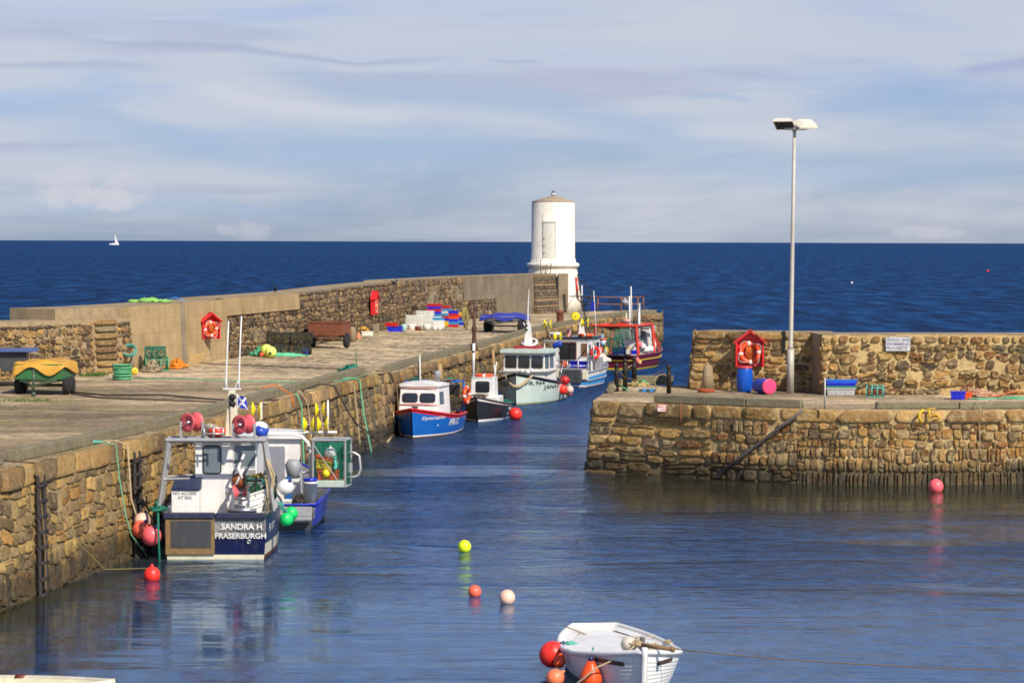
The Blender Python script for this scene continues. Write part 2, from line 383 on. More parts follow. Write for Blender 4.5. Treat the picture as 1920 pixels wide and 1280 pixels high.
# ---------------------------------------------------------------- water
def water_mat():
    m = bpy.data.materials.new('water'); m.use_nodes = True; nt = m.node_tree; b = nt.nodes['Principled BSDF']
    sp, pos = pos_z(nt); X, Y = sp.outputs[0], sp.outputs[1]
    # harbour basin: shelter grows towards the camera; open sea beyond the pier line
    sea = nd(nt, 'ShaderNodeMapRange', clamp=True); lk(nt, math_n(nt, 'ADD', Y, math_n(nt, 'MULTIPLY', X, .4)), sea.inputs[0])
    for i, v in ((1, 84.), (2, 150.)): sea.inputs[i].default_value = v
    seaf = sea.outputs[0]
    nr = nd(nt, 'ShaderNodeMapRange', clamp=True); lk(nt, Y, nr.inputs[0])
    for i, v in ((1, 54.), (2, 82.)): nr.inputs[i].default_value = v
    calm = nr.outputs[0]
    gust = ramp(nt, noise(nt, mapping(nt, pos, (.06, .20, 1), (2, 5, 0)), 1.0, 6, .6, .6), [(.40, .12), (.56, 1.0)])
    # shelter directly in front of the right-hand pier wall and along the left quay
    sh = nd(nt, 'ShaderNodeMapRange', clamp=True); lk(nt, X, sh.inputs[0])
    for i, v in ((1, -8.5), (2, -3.0)): sh.inputs[i].default_value = v
    amp = math_n(nt, 'ADD', math_n(nt, 'MULTIPLY', calm, .9), .05)
    amp = math_n(nt, 'MULTIPLY', amp, gust); amp = math_n(nt, 'MULTIPLY', amp, math_n(nt, 'ADD', math_n(nt, 'MULTIPLY', sh.outputs[0], .7), .3))
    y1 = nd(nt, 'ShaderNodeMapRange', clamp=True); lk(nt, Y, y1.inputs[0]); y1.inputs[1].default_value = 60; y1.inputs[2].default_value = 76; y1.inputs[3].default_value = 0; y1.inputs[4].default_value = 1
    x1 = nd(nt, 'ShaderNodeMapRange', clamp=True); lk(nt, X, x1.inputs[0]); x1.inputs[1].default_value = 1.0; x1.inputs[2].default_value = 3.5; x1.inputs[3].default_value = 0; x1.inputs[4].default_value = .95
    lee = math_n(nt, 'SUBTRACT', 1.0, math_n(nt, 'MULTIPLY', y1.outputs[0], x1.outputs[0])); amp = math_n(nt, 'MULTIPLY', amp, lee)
    amp = math_n(nt, 'MAXIMUM', amp, math_n(nt, 'MULTIPLY', seaf, lee)); seaf0 = seaf; seaf = math_n(nt, 'MULTIPLY', seaf, math_n(nt, 'MAXIMUM', lee, math_n(nt, 'GREATER_THAN', Y, 90.0)))
    n1 = noise(nt, mapping(nt, pos, (4.4, 2.2, 1), (0, 0, 0), (0, 0, R(6))), 1.0, 4, .6, .3)
    n2 = noise(nt, mapping(nt, pos, (4.2, 7.0, 1), (0, 0, 0), (0, 0, R(-12))), 1.0, 3, .55)
    n3 = noise(nt, mapping(nt, pos, (2.3, .95, 1), (3, 1, 0), (0, 0, R(4))), 1.0, 6, .6, .35)
    hb = math_n(nt, 'ADD', math_n(nt, 'ADD', math_n(nt, 'MULTIPLY', n1, .15), math_n(nt, 'MULTIPLY', n2, .03)), math_n(nt, 'MULTIPLY', n3, .38))
    hb = math_n(nt, 'MULTIPLY', hb, amp)
    # slow undulation that bends reflections in the calm part
    n0 = noise(nt, mapping(nt, pos, (.35, 1.1, 1)), 1.0, 2, .5)
    hb = math_n(nt, 'ADD', hb, math_n(nt, 'MULTIPLY', n0, .022))
    s1 = noise(nt, mapping(nt, pos, (.30, .055, 1), (0, 0, 0), (0, 0, R(3))), 1.0, 7, .64, .4)
    s2 = noise(nt, mapping(nt, pos, (.5, .9, 1)), 1.0, 5, .6)
    hs = math_n(nt, 'ADD', math_n(nt, 'MULTIPLY', s1, 1.9), math_n(nt, 'MULTIPLY', s2, .34))
    hh = math_n(nt, 'ADD', hb, math_n(nt, 'MULTIPLY', hs, seaf))
    bp = nd(nt, 'ShaderNodeBump'); bp.inputs['Strength'].default_value = 1; bp.inputs['Distance'].default_value = 1
    lk(nt, hh, bp.inputs['Height']); lk(nt, bp.outputs[0], b.inputs['Normal'])
    deep = ramp(nt, s1, [(.36, (.0015, .013, .050)), (.5, (.0030, .032, .110)), (.60, (.006, .055, .17)), (.72, (.03, .11, .27))])
    inner = ramp(nt, n3, [(.36, (.003, .015, .052)), (.64, (.011, .055, .155))])
    c = mixc(nt, seaf, inner, deep)
    # olive shallows beside the old quay on the left
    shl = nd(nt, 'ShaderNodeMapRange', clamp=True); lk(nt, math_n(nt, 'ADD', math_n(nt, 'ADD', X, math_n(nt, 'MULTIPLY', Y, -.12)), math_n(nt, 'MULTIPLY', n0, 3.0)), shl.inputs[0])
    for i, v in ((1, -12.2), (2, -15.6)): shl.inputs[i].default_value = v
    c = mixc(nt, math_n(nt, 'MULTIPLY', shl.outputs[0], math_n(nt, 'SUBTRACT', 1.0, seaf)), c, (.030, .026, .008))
    wall_refl = nd(nt, 'ShaderNodeMapRange', clamp=True); lk(nt, math_n(nt, 'ADD', Y, math_n(nt, 'MULTIPLY', n0, 6.0)), wall_refl.inputs[0]); wall_refl.inputs[1].default_value = 73; wall_refl.inputs[2].default_value = 81
    c = mixc(nt, math_n(nt, 'MULTIPLY', math_n(nt, 'MULTIPLY', wall_refl.outputs[0], x1.outputs[0]), math_n(nt, 'LESS_THAN', Y, 90.0)), c, (.034, .027, .010))  # brown reflection of the right quay wall, painted into the water colour
    # rare whitecaps out at sea
    wc = ramp(nt, noise(nt, mapping(nt, pos, (.16, .32, 1), (5, 3, 0)), 1.0, 8, .62), [(.742, 0.0), (.765, 1.0)])
    c = mixc(nt, math_n(nt, 'MULTIPLY', math_n(nt, 'MULTIPLY', wc, seaf), .6), c, (.5, .55, .6))
    nt.nodes.remove(b); out = nt.nodes['Material Output']
    N = bp.outputs[0]
    df = nd(nt, 'ShaderNodeBsdfDiffuse'); lk(nt, c, df.inputs['Color']); lk(nt, N, df.inputs['Normal'])
    gl = nd(nt, 'ShaderNodeBsdfGlossy'); gl.inputs['Color'].default_value = (.74, .88, 1.0, 1); lk(nt, N, gl.inputs['Normal'])
    rr = nd(nt, 'ShaderNodeMapRange', clamp=True); lk(nt, seaf, rr.inputs[0]); rr.inputs['To Min'].default_value = .09; rr.inputs['To Max'].default_value = .25
    lk(nt, rr.outputs[0], gl.inputs['Roughness'])
    fr = nd(nt, 'ShaderNodeFresnel'); fr.inputs['IOR'].default_value = 1.33; lk(nt, N, fr.inputs['Normal'])
    fi = math_n(nt, 'MINIMUM', math_n(nt, 'MULTIPLY', fr.outputs[0], .95), .72)
    fs = math_n(nt, 'MINIMUM', math_n(nt, 'MULTIPLY', fr.outputs[0], .5), .075)
    fm = nd(nt, 'ShaderNodeMapRange', clamp=True); lk(nt, seaf, fm.inputs[0]); lk(nt, fi, fm.inputs['To Min']); lk(nt, fs, fm.inputs['To Max'])
    ms = nd(nt, 'ShaderNodeMixShader'); lk(nt, fm.outputs[0], ms.inputs[0]); lk(nt, df.outputs[0], ms.inputs[1]); lk(nt, gl.outputs[0], ms.inputs[2])
    lk(nt, ms.outputs[0], out.inputs[0])
    return m
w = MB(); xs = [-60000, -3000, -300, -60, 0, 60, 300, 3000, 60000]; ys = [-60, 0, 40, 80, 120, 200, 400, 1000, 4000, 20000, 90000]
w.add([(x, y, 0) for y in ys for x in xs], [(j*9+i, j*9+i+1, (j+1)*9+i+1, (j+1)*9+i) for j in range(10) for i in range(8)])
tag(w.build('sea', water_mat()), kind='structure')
# ---------------------------------------------------------------- masonry materials
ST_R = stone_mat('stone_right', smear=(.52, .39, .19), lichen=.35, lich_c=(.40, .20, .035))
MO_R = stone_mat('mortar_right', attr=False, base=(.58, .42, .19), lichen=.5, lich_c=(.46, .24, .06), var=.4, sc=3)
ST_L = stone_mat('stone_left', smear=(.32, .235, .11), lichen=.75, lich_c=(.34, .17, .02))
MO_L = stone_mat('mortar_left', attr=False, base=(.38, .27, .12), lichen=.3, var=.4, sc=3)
ST_P = stone_mat('stone_parapet', wet=False, smear=(.38, .29, .17), lichen=.25)
MO_P = stone_mat('mortar_parapet', wet=False, attr=False, base=(.42, .31, .17), lichen=.3, lich_c=(.3, .2, .08), var=.3, sc=3)
MO_PD = stone_mat('mortar_parapet_dark', wet=False, attr=False, base=(.25, .195, .125), lichen=.0, var=.4, sc=3)
def conc_mat(name, c, stain=(.12, .09, .06), st=.5, vs=.3):
    m = bpy.data.materials.new(name); m.use_nodes = True; nt = m.node_tree; b = nt.nodes['Principled BSDF']
    sp, pos = pos_z(nt)
    cc = mixc(nt, 1.0, c, ramp(nt, noise(nt, pos, .9, 7, .6), [(.3, .72), (.7, 1.15)]), 'MULTIPLY')
    cc = mixc(nt, 1.0, cc, ramp(nt, noise(nt, pos, 14, 6, .7), [(.3, .86), (.7, 1.08)]), 'MULTIPLY')
    dr = ramp(nt, noise(nt, mapping(nt, pos, (2.6, 2.6, vs)), 1.0, 6, .6), [(.5, 0.0), (.7, 1.0)])
    cc = mixc(nt, math_n(nt, 'MULTIPLY', dr, st), cc, stain)
    ln = nd(nt, 'ShaderNodeTexWave', wave_type='BANDS', bands_direction='Z'); ln.inputs['Scale'].default_value = .55; ln.inputs['Distortion'].default_value = .5
    lk(nt, pos, ln.inputs['Vector']); l2 = ramp(nt, ln.outputs['Fac'], [(.0, 1.0), (.02, 0.0)])
    cc = mixc(nt, math_n(nt, 'MULTIPLY', l2, .35), cc, stain)
    lk(nt, cc, b.inputs['Base Color']); b.inputs['Roughness'].default_value = .9; b.inputs['Specular IOR Level'].default_value = .25
    bp = nd(nt, 'ShaderNodeBump'); bp.inputs['Strength'].default_value = .5; bp.inputs['Distance'].default_value = .03
    lk(nt, math_n(nt, 'ADD', noise(nt, pos, 5, 7, .65), noise(nt, pos, 40, 4)), bp.inputs['Height']); lk(nt, bp.outputs[0], b.inputs['Normal'])
    return m
CONC = conc_mat('concrete_tan', (.46, .33, .165), (.27, .15, .05), .45)
CONCD = conc_mat('concrete_grey', (.235, .185, .125), (.10, .08, .055), .6)
CONCP = conc_mat('render_patch', (.31, .25, .16), (.16, .12, .08), .5)
COPE = conc_mat('coping_top', (.36, .27, .16), (.16, .12, .06), .5)
PAL_R = [s(128, 104, 70), s(112, 94, 68), s(150, 120, 76), s(96, 82, 64), s(138, 112, 70), s(160, 128, 80), s(120, 84, 54), s(142, 122, 90), s(104, 90, 74)]
PAL_RO = PAL_R+[s(150, 112, 64), s(132, 96, 52)]
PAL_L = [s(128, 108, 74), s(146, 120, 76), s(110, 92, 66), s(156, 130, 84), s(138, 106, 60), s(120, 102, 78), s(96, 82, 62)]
PAL_LD = [s(96, 86, 74), s(84, 76, 68), s(112, 96, 74), s(74, 66, 58), s(122, 100, 70)]
PAL_P = [s(120, 100, 74), s(98, 82, 64), s(140, 116, 82), s(88, 74, 62), s(156, 130, 92), s(112, 86, 64), s(74, 64, 56)]
PAL_P = [tuple(np.array(c)*np.array([.84, .87, .98])) for c in PAL_P]
PAL_PL = [s(150, 122, 80), s(132, 106, 70), s(168, 138, 92), s(116, 94, 66)]
WOODK = stone_mat('kerb_timber', wet=False, attr=False, base=(.23, .195, .115), lichen=.35, lich_c=(.17, .16, .08), var=.35, sc=4, bump=.35)
def pave_mat(name, base, moss, sc=1.0):
    m = bpy.data.materials.new(name); m.use_nodes = True; nt = m.node_tree; b = nt.nodes['Principled BSDF']
    sp, pos = pos_z(nt)
    big = noise(nt, mapping(nt, pos, (.13, .30, 1)), 1.0, 7, .62, .8)
    c = ramp(nt, big, [(.34, tuple(x*.5 for x in base)), (.44, tuple(x*.72 for x in base)), (.52, base), (.60, tuple(min(x*1.45, .8) for x in base)), (.7, tuple(min(x*1.8, .8) for x in base))])
    mo = ramp(nt, noise(nt, mapping(nt, pos, (.22, .16, 1), (9, 4, 0)), 1.0, 8, .62, .4), [(.50, 0.0), (.62, 1.0)])
    c = mixc(nt, math_n(nt, 'MULTIPLY', mo, .6), c, moss)
    c = mixc(nt, 1.0, c, ramp(nt, noise(nt, pos, 2.4, 8, .7), [(.3, .6), (.7, 1.35)]), 'MULTIPLY')
    # irregular setts: light joints further out along the pier
    vo = nd(nt, 'ShaderNodeTexVoronoi', feature='DISTANCE_TO_EDGE'); lk(nt, mapping(nt, pos, (2.4, 1.1, 1)), vo.inputs['Vector']); vo.inputs['Scale'].default_value = 1.0
    jt = ramp(nt, vo.outputs['Distance'], [(.02, 1.0), (.10, 0.0)])
    vc = nd(nt, 'ShaderNodeTexVoronoi'); lk(nt, mapping(nt, pos, (2.4, 1.1, 1)), vc.inputs['Vector']); vc.inputs['Scale'].default_value = 1.0
    hue = nd(nt, 'ShaderNodeSeparateColor'); lk(nt, vc.outputs['Color'], hue.inputs[0])
    far = nd(nt, 'ShaderNodeMapRange', clamp=True); lk(nt, sp.outputs[1], far.inputs[0]); far.inputs[1].default_value = 84.0; far.inputs[2].default_value = 108.0
    vv = math_n(nt, 'ADD', math_n(nt, 'MULTIPLY', hue.outputs[0], .9), .55)
    c2 = mixc(nt, 1.0, c, vv, 'MULTIPLY'); c2 = mixc(nt, math_n(nt, 'MULTIPLY', jt, .8), c2, (.60, .48, .30))
    c = mixc(nt, far.outputs[0], c, c2)
    lk(nt, c, b.inputs['Base Color']); b.inputs['Roughness'].default_value = .9; b.inputs['Specular IOR Level'].default_value = .25
    bp = nd(nt, 'ShaderNodeBump'); bp.inputs['Strength'].default_value = .8; bp.inputs['Distance'].default_value = .09
    hh = math_n(nt, 'ADD', noise(nt, pos, 2.2, 8, .7), math_n(nt, 'MULTIPLY', math_n(nt, 'SUBTRACT', 1.0, jt), .35))
    lk(nt, hh, bp.inputs['Height']); lk(nt, bp.outputs[0], b.inputs['Normal'])
    return m
PAVL = pave_mat('quay_paving_left', (.37, .272, .155), (.22, .19, .06))
PAVR = pave_mat('quay_paving_right', (.42, .31, .18), (.25, .2, .1))
ZL, ZR = 2.65, 2.35
def zq(px): return float(np.interp(px, [300, 706, 740, 900], [2.65, 2.5, 2.42, 2.35]))   # level of the old quay along its length
def PQ(px, py): return P(px, py, zq(px))
# ---------------------------------------------------------------- left pier, inner face
Ebot = [P(*p, 0) for p in ((-420, 1326), (0, 1140), (230, 1057), (430, 955), (645, 862), (722, 828))]
Etop = [PQ(*p) for p in ((-420, 985), (0, 877), (205, 835), (430, 775), (580, 733), (706, 699))]
for a in (Ebot, Etop):
    for i, p in enumerate(a): pass
# bottom points: drop to z = -.6 along the batter
def under(B, T, z):
    out = []
    for b, t in zip(B, T):
        k = (z-b.z)/(t.z-b.z); out.append(b+(t-b)*k)
    return out
def reseg(poly, n):
    poly = [Vector(p) for p in poly]; L = [0]
    for a, b in zip(poly[:-1], poly[1:]): L.append(L[-1]+(b-a).length)
    out = []
    for k in range(n):
        t = L[-1]*k/(n-1); i = max(j for j in range(len(L)) if L[j] <= t+1e-9); i = min(i, len(poly)-2)
        out.append(poly[i]+(poly[i+1]-poly[i])*((t-L[i])/(L[i+1]-L[i])))
    return out
n1p = Vector((.993, -.12, 0))
f1T = reseg(Etop, 9); f1B = under(reseg(Ebot, 9), f1T, -.6)
f1 = Face(f1B, f1T, 1)
# beyond the corner the quay steps out by about .6 m
c0 = PQ(738, 699)
E2 = [c0, PQ(800, 679), PQ(899, 655), PQ(1008, 622), PQ(1149, 594), PQ(1239, 588)]
f2T = reseg(E2, 12); f2B = []
for i, p in enumerate(f2T):
    d = (f2T[min(i+1, 11)]-f2T[max(i-1, 0)]).normalized(); nn = Vector((d.y, -d.x, 0)); f2B.append(p-Vector((0, 0, p.z+.6))+nn*.15)
f2 = Face(f2B, f2T, 1)
fc = Face([f1B[-1], f2B[0]], [f1T[-1], f2T[0]], 1)      # short return facing the camera
fe_T = [f2T[-1], f2T[-1]+Vector((.6, 8, 0))]; fe = Face([Vector((p.x, p.y, -.6)) for p in fe_T], fe_T, 1)
q = MB()
for f in (f1, fc, f2, fe): backing(q, f, 0, f.H)
V0 = .35
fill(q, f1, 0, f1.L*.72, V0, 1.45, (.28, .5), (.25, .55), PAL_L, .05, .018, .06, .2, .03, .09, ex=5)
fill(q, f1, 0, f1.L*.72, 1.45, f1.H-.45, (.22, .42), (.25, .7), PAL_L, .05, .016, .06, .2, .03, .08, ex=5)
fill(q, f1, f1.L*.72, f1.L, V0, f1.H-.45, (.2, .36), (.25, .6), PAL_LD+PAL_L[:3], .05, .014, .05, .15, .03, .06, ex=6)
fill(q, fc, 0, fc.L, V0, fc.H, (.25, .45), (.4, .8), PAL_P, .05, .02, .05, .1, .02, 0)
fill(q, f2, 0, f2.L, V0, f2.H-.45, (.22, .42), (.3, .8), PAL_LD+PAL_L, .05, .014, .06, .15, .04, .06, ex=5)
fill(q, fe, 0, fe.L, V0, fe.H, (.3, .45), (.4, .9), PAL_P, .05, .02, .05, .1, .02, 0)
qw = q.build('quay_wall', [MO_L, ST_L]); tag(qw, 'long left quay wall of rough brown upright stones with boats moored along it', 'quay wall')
cp = MB()
fill(cp, f1, 0, f1.L, f1.H-.45, f1.H, (.45, .46), (.7, 1.6), PAL_PL+PAL_L, .12, .012, .03, 0, 0, 0, ex=9, mat=0, rough=.008)
fill(cp, f2, 0, f2.L, f2.H-.45, f2.H, (.5, .51), (.7, 1.7), PAL_PL+PAL_P[:3], .12, .012, .03, 0, 0, 0, ex=9, mat=0, rough=.008)
cp.build('coping', [ST_L], qw)
# quay surface
PB = [PQ(*p) for p in ((-420, 742), (0, 712), (200, 700), (335, 684), (422, 672), (580, 650), (665, 628), (760, 611), (880, 598), (1000, 588), (1056, 585))]
PB = reseg(PB, 40)
back_end = PQ(1207, 581)+Vector((.4, 1, 0))
edge = f1T+f2T
ed = reseg(edge, 60); inn = reseg([PB[0]-Vector((2, 0, 0))]+PB+[back_end], 60)
g = MB(); rows = 10; vs = []
for i in range(60):
    for j in range(rows+1):
        p = ed[i].lerp(inn[i], j/rows); amp = .025 if 0 < j < rows else 0
        vs.append((p.x, p.y, p.z+rng.uniform(-amp, amp)))
g.add(vs, [(i*(rows+1)+j, (i+1)*(rows+1)+j, (i+1)*(rows+1)+j+1, i*(rows+1)+j+1) for i in range(59) for j in range(rows)], 0, True)
qs = g.build('quay_surface', [PAVL]); tag(qs, kind='structure')
# kerb beams along the edge
def kerb(path_face, spans, z, inset, parent, h=.27, wd=.3):
    for (u0, u1) in spans:
        k = MB(); a = path_face.at(np.array([u0, u1]), np.array([path_face.H]*2), np.array([-inset]*2)); a, b = Vector(a[0]), Vector(a[1])
        d = (b-a); L = d.length; ang = math.atan2(d.y, d.x)
        T = Matrix.Translation((a+b)/2+Vector((0, 0, h/2+.01))) @ Matrix.Rotation(ang, 4, 'Z') @ Matrix.Rotation(rng.uniform(-.006, .006), 4, 'Y')
        k.box(-L/2, L/2, -wd/2, wd/2, -h/2, h/2, 0, T); k.build('kerb_beam', [WOODK], parent, bevel=.025)
sp_ = []; u = 3.0
while u < f1.L-1.5:
    w_ = rng.uniform(3.6, 6.5); sp_.append((u, min(u+w_, f1.L-.3))); u += w_+rng.choice([.06, .06, .9, .08])
kerb(f1, sp_, ZL, .42, qw)
sp_ = []; u = .4
while u < f2.L-3:
    w_ = rng.uniform(4.5, 7); sp_.append((u, min(u+w_, f2.L-.3))); u += w_+rng.choice([.05, .05, .05, .5])
kerb(f2, sp_, ZL, .35, qw)
# ---------------------------------------------------------------- left parapet
ztop = 5.28
def outw(path, dist):
    out = []
    for i, p in enumerate(path):
        d = (path[min(i+1, len(path)-1)]-path[max(i-1, 0)]); d.z = 0; d.normalize(); out.append(p+Vector((-d.y, d.x, 0))*dist)
    return out
# split: low section, main section
uPB = [0]
for a, b in zip(PB[:-1], PB[1:]): uPB.append(uPB[-1]+(b-a).length)
def cut(px0, px1):
    pts = [p for p in PB if px0 < (p.x*F/p.y+960) < px1]; return pts
def at_px(px):
    for a, b in zip(PB[:-1], PB[1:]):
        xa, xb = a.x*F/a.y+960, b.x*F/b.y+960
        if xa <= px <= xb: return a.lerp(b, (px-xa)/(xb-xa))
    return (PB[0] if px < 0 else PB[-1]).copy()
def section(px0, px1): 
    return [at_px(px0)]+cut(px0+2, px1-2)+[at_px(px1)]
def wallface(px0, px1, zt, off=0.0, bat=.12):
    b = outw(section(px0, px1), -off); t = [p+v*bat for p, v in zip(b, [(q2-q1).normalized() for q1, q2 in zip(b, outw(b, 1))])]
    for p in t: p.z = zt
    return Face(b, t, 1)
par = MB()
def solid_top(mb, face, thick, zt, mat):
    T = [Vector(p) for p in face.T]; Bk = outw(T, thick); k = len(T)
    vs = [tuple(p) for p in T]+[tuple(p) for p in Bk]+[(p.x, p.y, 0) for p in Bk]
    mb.add(vs, [(i, i+1, k+i+1, k+i) for i in range(k-1)]+[(k+i, k+i+1, 2*k+i+1, 2*k+i) for i in range(k-1)], mat)
    for e in (0, k-1): mb.add([tuple(face.B[e]), tuple(T[e]), tuple(Bk[e]), (Bk[e].x, Bk[e].y, ZL-.5)], [(0, 1, 2, 3)], mat)
fa = wallface(-380, 236, 4.70, .25); fb = wallface(106, 422, 5.1); fd = wallface(422, 742, 5.17); fg = wallface(742, 1058, 5.24, -.02)
backing(par, fa, 0, fa.H); backing(par, fd, 0, fd.H, 2); backing(par, fg, 0, fg.H, 2); backing(par, fb, 0, fb.H)
for f, zt, th in ((fa, 4.70, 1.5), (fb, 5.1, 2.2), (fd, 5.17, 1.9), (fg, 5.24, 1.8)): solid_top(par, f, th, zt, 3)
def ua(face, px):
    p = at_px(px); return face.u_at_px(p.x, p.y)
fill(par, fa, 0, ua(fa, 165), 0, fa.H-.14, (.2, .38), (.2, .5), PAL_PL+PAL_P, .06, .02, .12, .3, .05, .06, ex=3, rough=.025)
fill(par, fa, ua(fa, 212), fa.L, 0, fa.H-.14, (.16, .3), (.2, .4), PAL_PL+PAL_P, .06, .02, .1, .2, .05, .0, ex=2.8, rough=.02)
uC = ua(fd, 560)
fill(par, fd, 0, uC, 0, fd.H-.75, (.16, .34), (.22, .65), PAL_P, .06, .018, .11, .3, .05, .05, ex=3.5, rough=.02)
fill(par, fd, uC, fd.L, 0, fd.H-.05, (.16, .36), (.25, .7), PAL_P, .06, .018, .11, .3, .05, .05, ex=3.5, rough=.02)
uR = ua(fg, 870); uS0, uS1 = ua(fg, 996), fg.L
fill(par, fg, 0, uR, 0, fg.H-.05, (.18, .4), (.25, .7), PAL_P+PAL_LD[:2], .06, .018, .1, .3, .06, .05, ex=3.5, rough=.02)
fill(par, fg, uR, ua(fg, 930), 0, 1.25, (.35, .6), (.5, .9), PAL_P+PAL_LD[:2], .07, .035, .08, .1, .05, .03, ex=3, rough=.02)
pw = par.build('parapet_wall', [MO_P, ST_P, MO_PD, COPE]); tag(pw, 'long sea wall of rubble and concrete running along the left pier to the white tower', 'parapet wall')
def panel(name, face, u0, u1, v0, v1, d, mat, parent, lip=0.0):
    p = MB(); us = np.unique(np.concatenate([np.linspace(u0, u1, max(2, int((u1-u0)/1.2)+1)), [x for x in face.u if u0 < x < u1]])); k = len(us)
    for dd, vv in (((d, v0), (d, v1)), ((d, v1), (-.3, v1)), ((-.3, v0), (d, v0))):
        (d0, va), (d1, vb) = dd, vv
        a = face.at(us, np.full(k, va), np.full(k, d0)); b = face.at(us, np.full(k, vb), np.full(k, d1))
        p.add(np.concatenate([a, b]), [(i, i+1, k+i+1, k+i) for i in range(k-1)], 0)
    for uu in (u0, u1):
        a = face.at(np.array([uu]*4), np.array([v0, v1, v1, v0]), np.array([d, d, -.3, -.3])); p.add(a, [(0, 1, 2, 3)], 0)
    return p.build(name, [mat], parent)
panel('concrete_facing', fb, ua(fb, 238), ua(fb, 333), 0, fb.H-.02, .20, CONC, pw)
panel('concrete_facing', fb, ua(fb, 345), fb.L, 0, fb.H-.02, .16, CONC, pw)
panel('mortar_strip', fb, ua(fb, 333), ua(fb, 345), 0, fb.H-.05, .13, CONCP, pw)
panel('concrete_band', fd, 0, uC, fd.H-.78, fd.H-.01, .14, CONC, pw)
panel('concrete_facing', fg, uR, ua(fg, 930), 1.25, fg.H-.02, .08, CONCD, pw)
panel('concrete_facing', fg, ua(fg, 930), ua(fg, 1000), 0, fg.H-.02, .11, CONCD, pw)
for (a, b, v0, v1) in ((800, 822, .9, 2.3), (846, 868, 1.3, 2.3), (478, 494, .5, 1.1)):
    f = fg if a > 742 else fd; panel('render_patch', f, ua(f, a), ua(f, b), v0, v1, .05, CONCP, pw)
# stone steps set into the parapet
st = MB(); n = 8
us0, us1 = ua(fa, 168), ua(fa, 210)
for i in range(n): stone(st, fa, us0, us1, i*(fa.H/n), (i+1)*(fa.H/n)-.02, .10+.03*(i % 2), PAL_PL+[s(120, 110, 90)], 0, .02, .03, 8)
st.build('climbing_steps', [ST_P], pw)
st = MB(); n = 13
for i in range(n):
    z0, z1 = i*(fg.H/n), (i+1)*(fg.H/n)-.035
    a = fg.at(np.array([ua(fg, 997)+i*.05, ua(fg, 1040)]), np.array([z0, z0]), np.array([.42-i*.026]*2)); b = fg.at(np.array([ua(fg, 1040), ua(fg, 997)+i*.05]), np.array([z0, z0]), np.array([-.1, -.1]))
    q4 = [Vector(a[0]), Vector(a[1]), Vector(b[0]), Vector(b[1])]
    cc = np.array(PAL_P[i % 5])*rng.uniform(.9, 1.35); dz = Vector((0, 0, z1-z0))
    st.add([tuple(p) for p in q4]+[tuple(p+dz) for p in q4], [(0, 1, 2, 3), (4, 5, 6, 7), (0, 1, 5, 4), (1, 2, 6, 5), (2, 3, 7, 6), (3, 0, 4, 7)], 0, False, cc)
st.build('stair', [ST_P], pw)
pr_ = MB(); a = Vector(fg.at(np.array([ua(fg, 1049)]), np.array([0.]), np.array([.3]))[0]); pr_.obox(a+Vector((0, 0, fg.H/2+.0)), (.75, 1.4, fg.H+.06), 0); pr_.build('end_pillar', [CONCP], pw, bevel=.04)
# ---------------------------------------------------------------- right pier
ET = [P(*p, ZR) for p in ((1113, 751), (1300, 758), (1500, 767), (1700, 769), (1920, 767), (2150, 766), (2750, 762))]
g1T = reseg(ET, 11); g1B = [p+Vector((0, -.22, -(ZR+.6))) for p in g1T]; g1B[0] += Vector((-.32, 0, 0)); g1 = Face(g1B, g1T, 1)
bl = P(1152, 722, ZR); g2T = [bl, g1T[0].copy()]; g2B = [bl+Vector((-.35, 0, -(ZR+.6))), g1B[0].copy()]; g2 = Face(g2B, g2T, 1)
r_ = MB(); backing(r_, g1, 0, ZR+.6, amp=.03); backing(r_, g2, 0, ZR+.6)
HR = ZR+.6; ug = lambda px: g1.u_at_px(P(px, 765, ZR).x, P(px, 765, ZR).y)
uA, uB = ug(1285), ug(1500)
fill(r_, g1, 0, uA, .2, HR-.5, (.2, .4), (.35, 1.2), PAL_R, .09, .035, .05, .25, .02, .04, ex=6)
fill(r_, g1, uA, uB, .2, 1.1, (.2, .42), (.15, .55), PAL_R, .08, .017, .06, .2, .03, .06, ex=5)
fill(r_, g1, uA, uB, 1.1, HR-.42, (.22, .42), (.16, .42), PAL_R, .08, .017, .07, .2, .04, .06, ex=5)
fill(r_, g1, uB, g1.L, .15, 1.0, (.45, .72), (.09, .24), PAL_R, .08, .014, .05, .05, .02, .09, ex=5)
fill(r_, g1, uB, g1.L, 1.0, 1.75, (.34, .55), (.10, .30), PAL_RO, .07, .014, .06, .15, .03, .08, ex=5)
fill(r_, g1, uB, g1.L, 1.75, HR-.42, (.18, .5), (.12, .45), PAL_RO, .07, .014, .07, .25, .04, .05, ex=5)
fill(r_, g2, 0, g2.L, .2, HR, (.25, .45), (.4, 1.0), PAL_R, .05, .02, .04, .15, .02, 0, ex=6)
rw = r_.build('quay_wall', [MO_R, ST_R]); tag(rw, 'right-hand quay wall of brown stones in sandy mortar with a speed limit sign', 'quay wall')
cp = MB(); fill(cp, g1, 0, uA, HR-.5, HR, (.5, .51), (.9, 2.4), PAL_R[:3], .13, .012, .03, 0, 0, 0, ex=9, mat=0)
fill(cp, g1, uA, g1.L, HR-.42, HR, (.42, .43), (.9, 2.2), PAL_R[:3]+PAL_PL, .12, .015, .035, .0, 0, 0, ex=9, mat=0)
cp.build('coping', [ST_R], rw)
BW = [P(1292, 729, ZR), P(1400, 732, ZR), P(1540, 734, ZR), P(1920, 738, ZR), P(2790, 746, ZR)]
g = MB(); back = [bl, P(1290, 722, ZR), BW[1], BW[2], BW[3], BW[4]]; bk = reseg(back, 24); fr = reseg(g1T, 24); vs = []
for i in range(24):
    for j in range(9): p = fr[i].lerp(bk[i], j/8); a = .02 if 0 < j < 8 else 0; vs.append((p.x, p.y, ZR+rng.uniform(-a, a)))
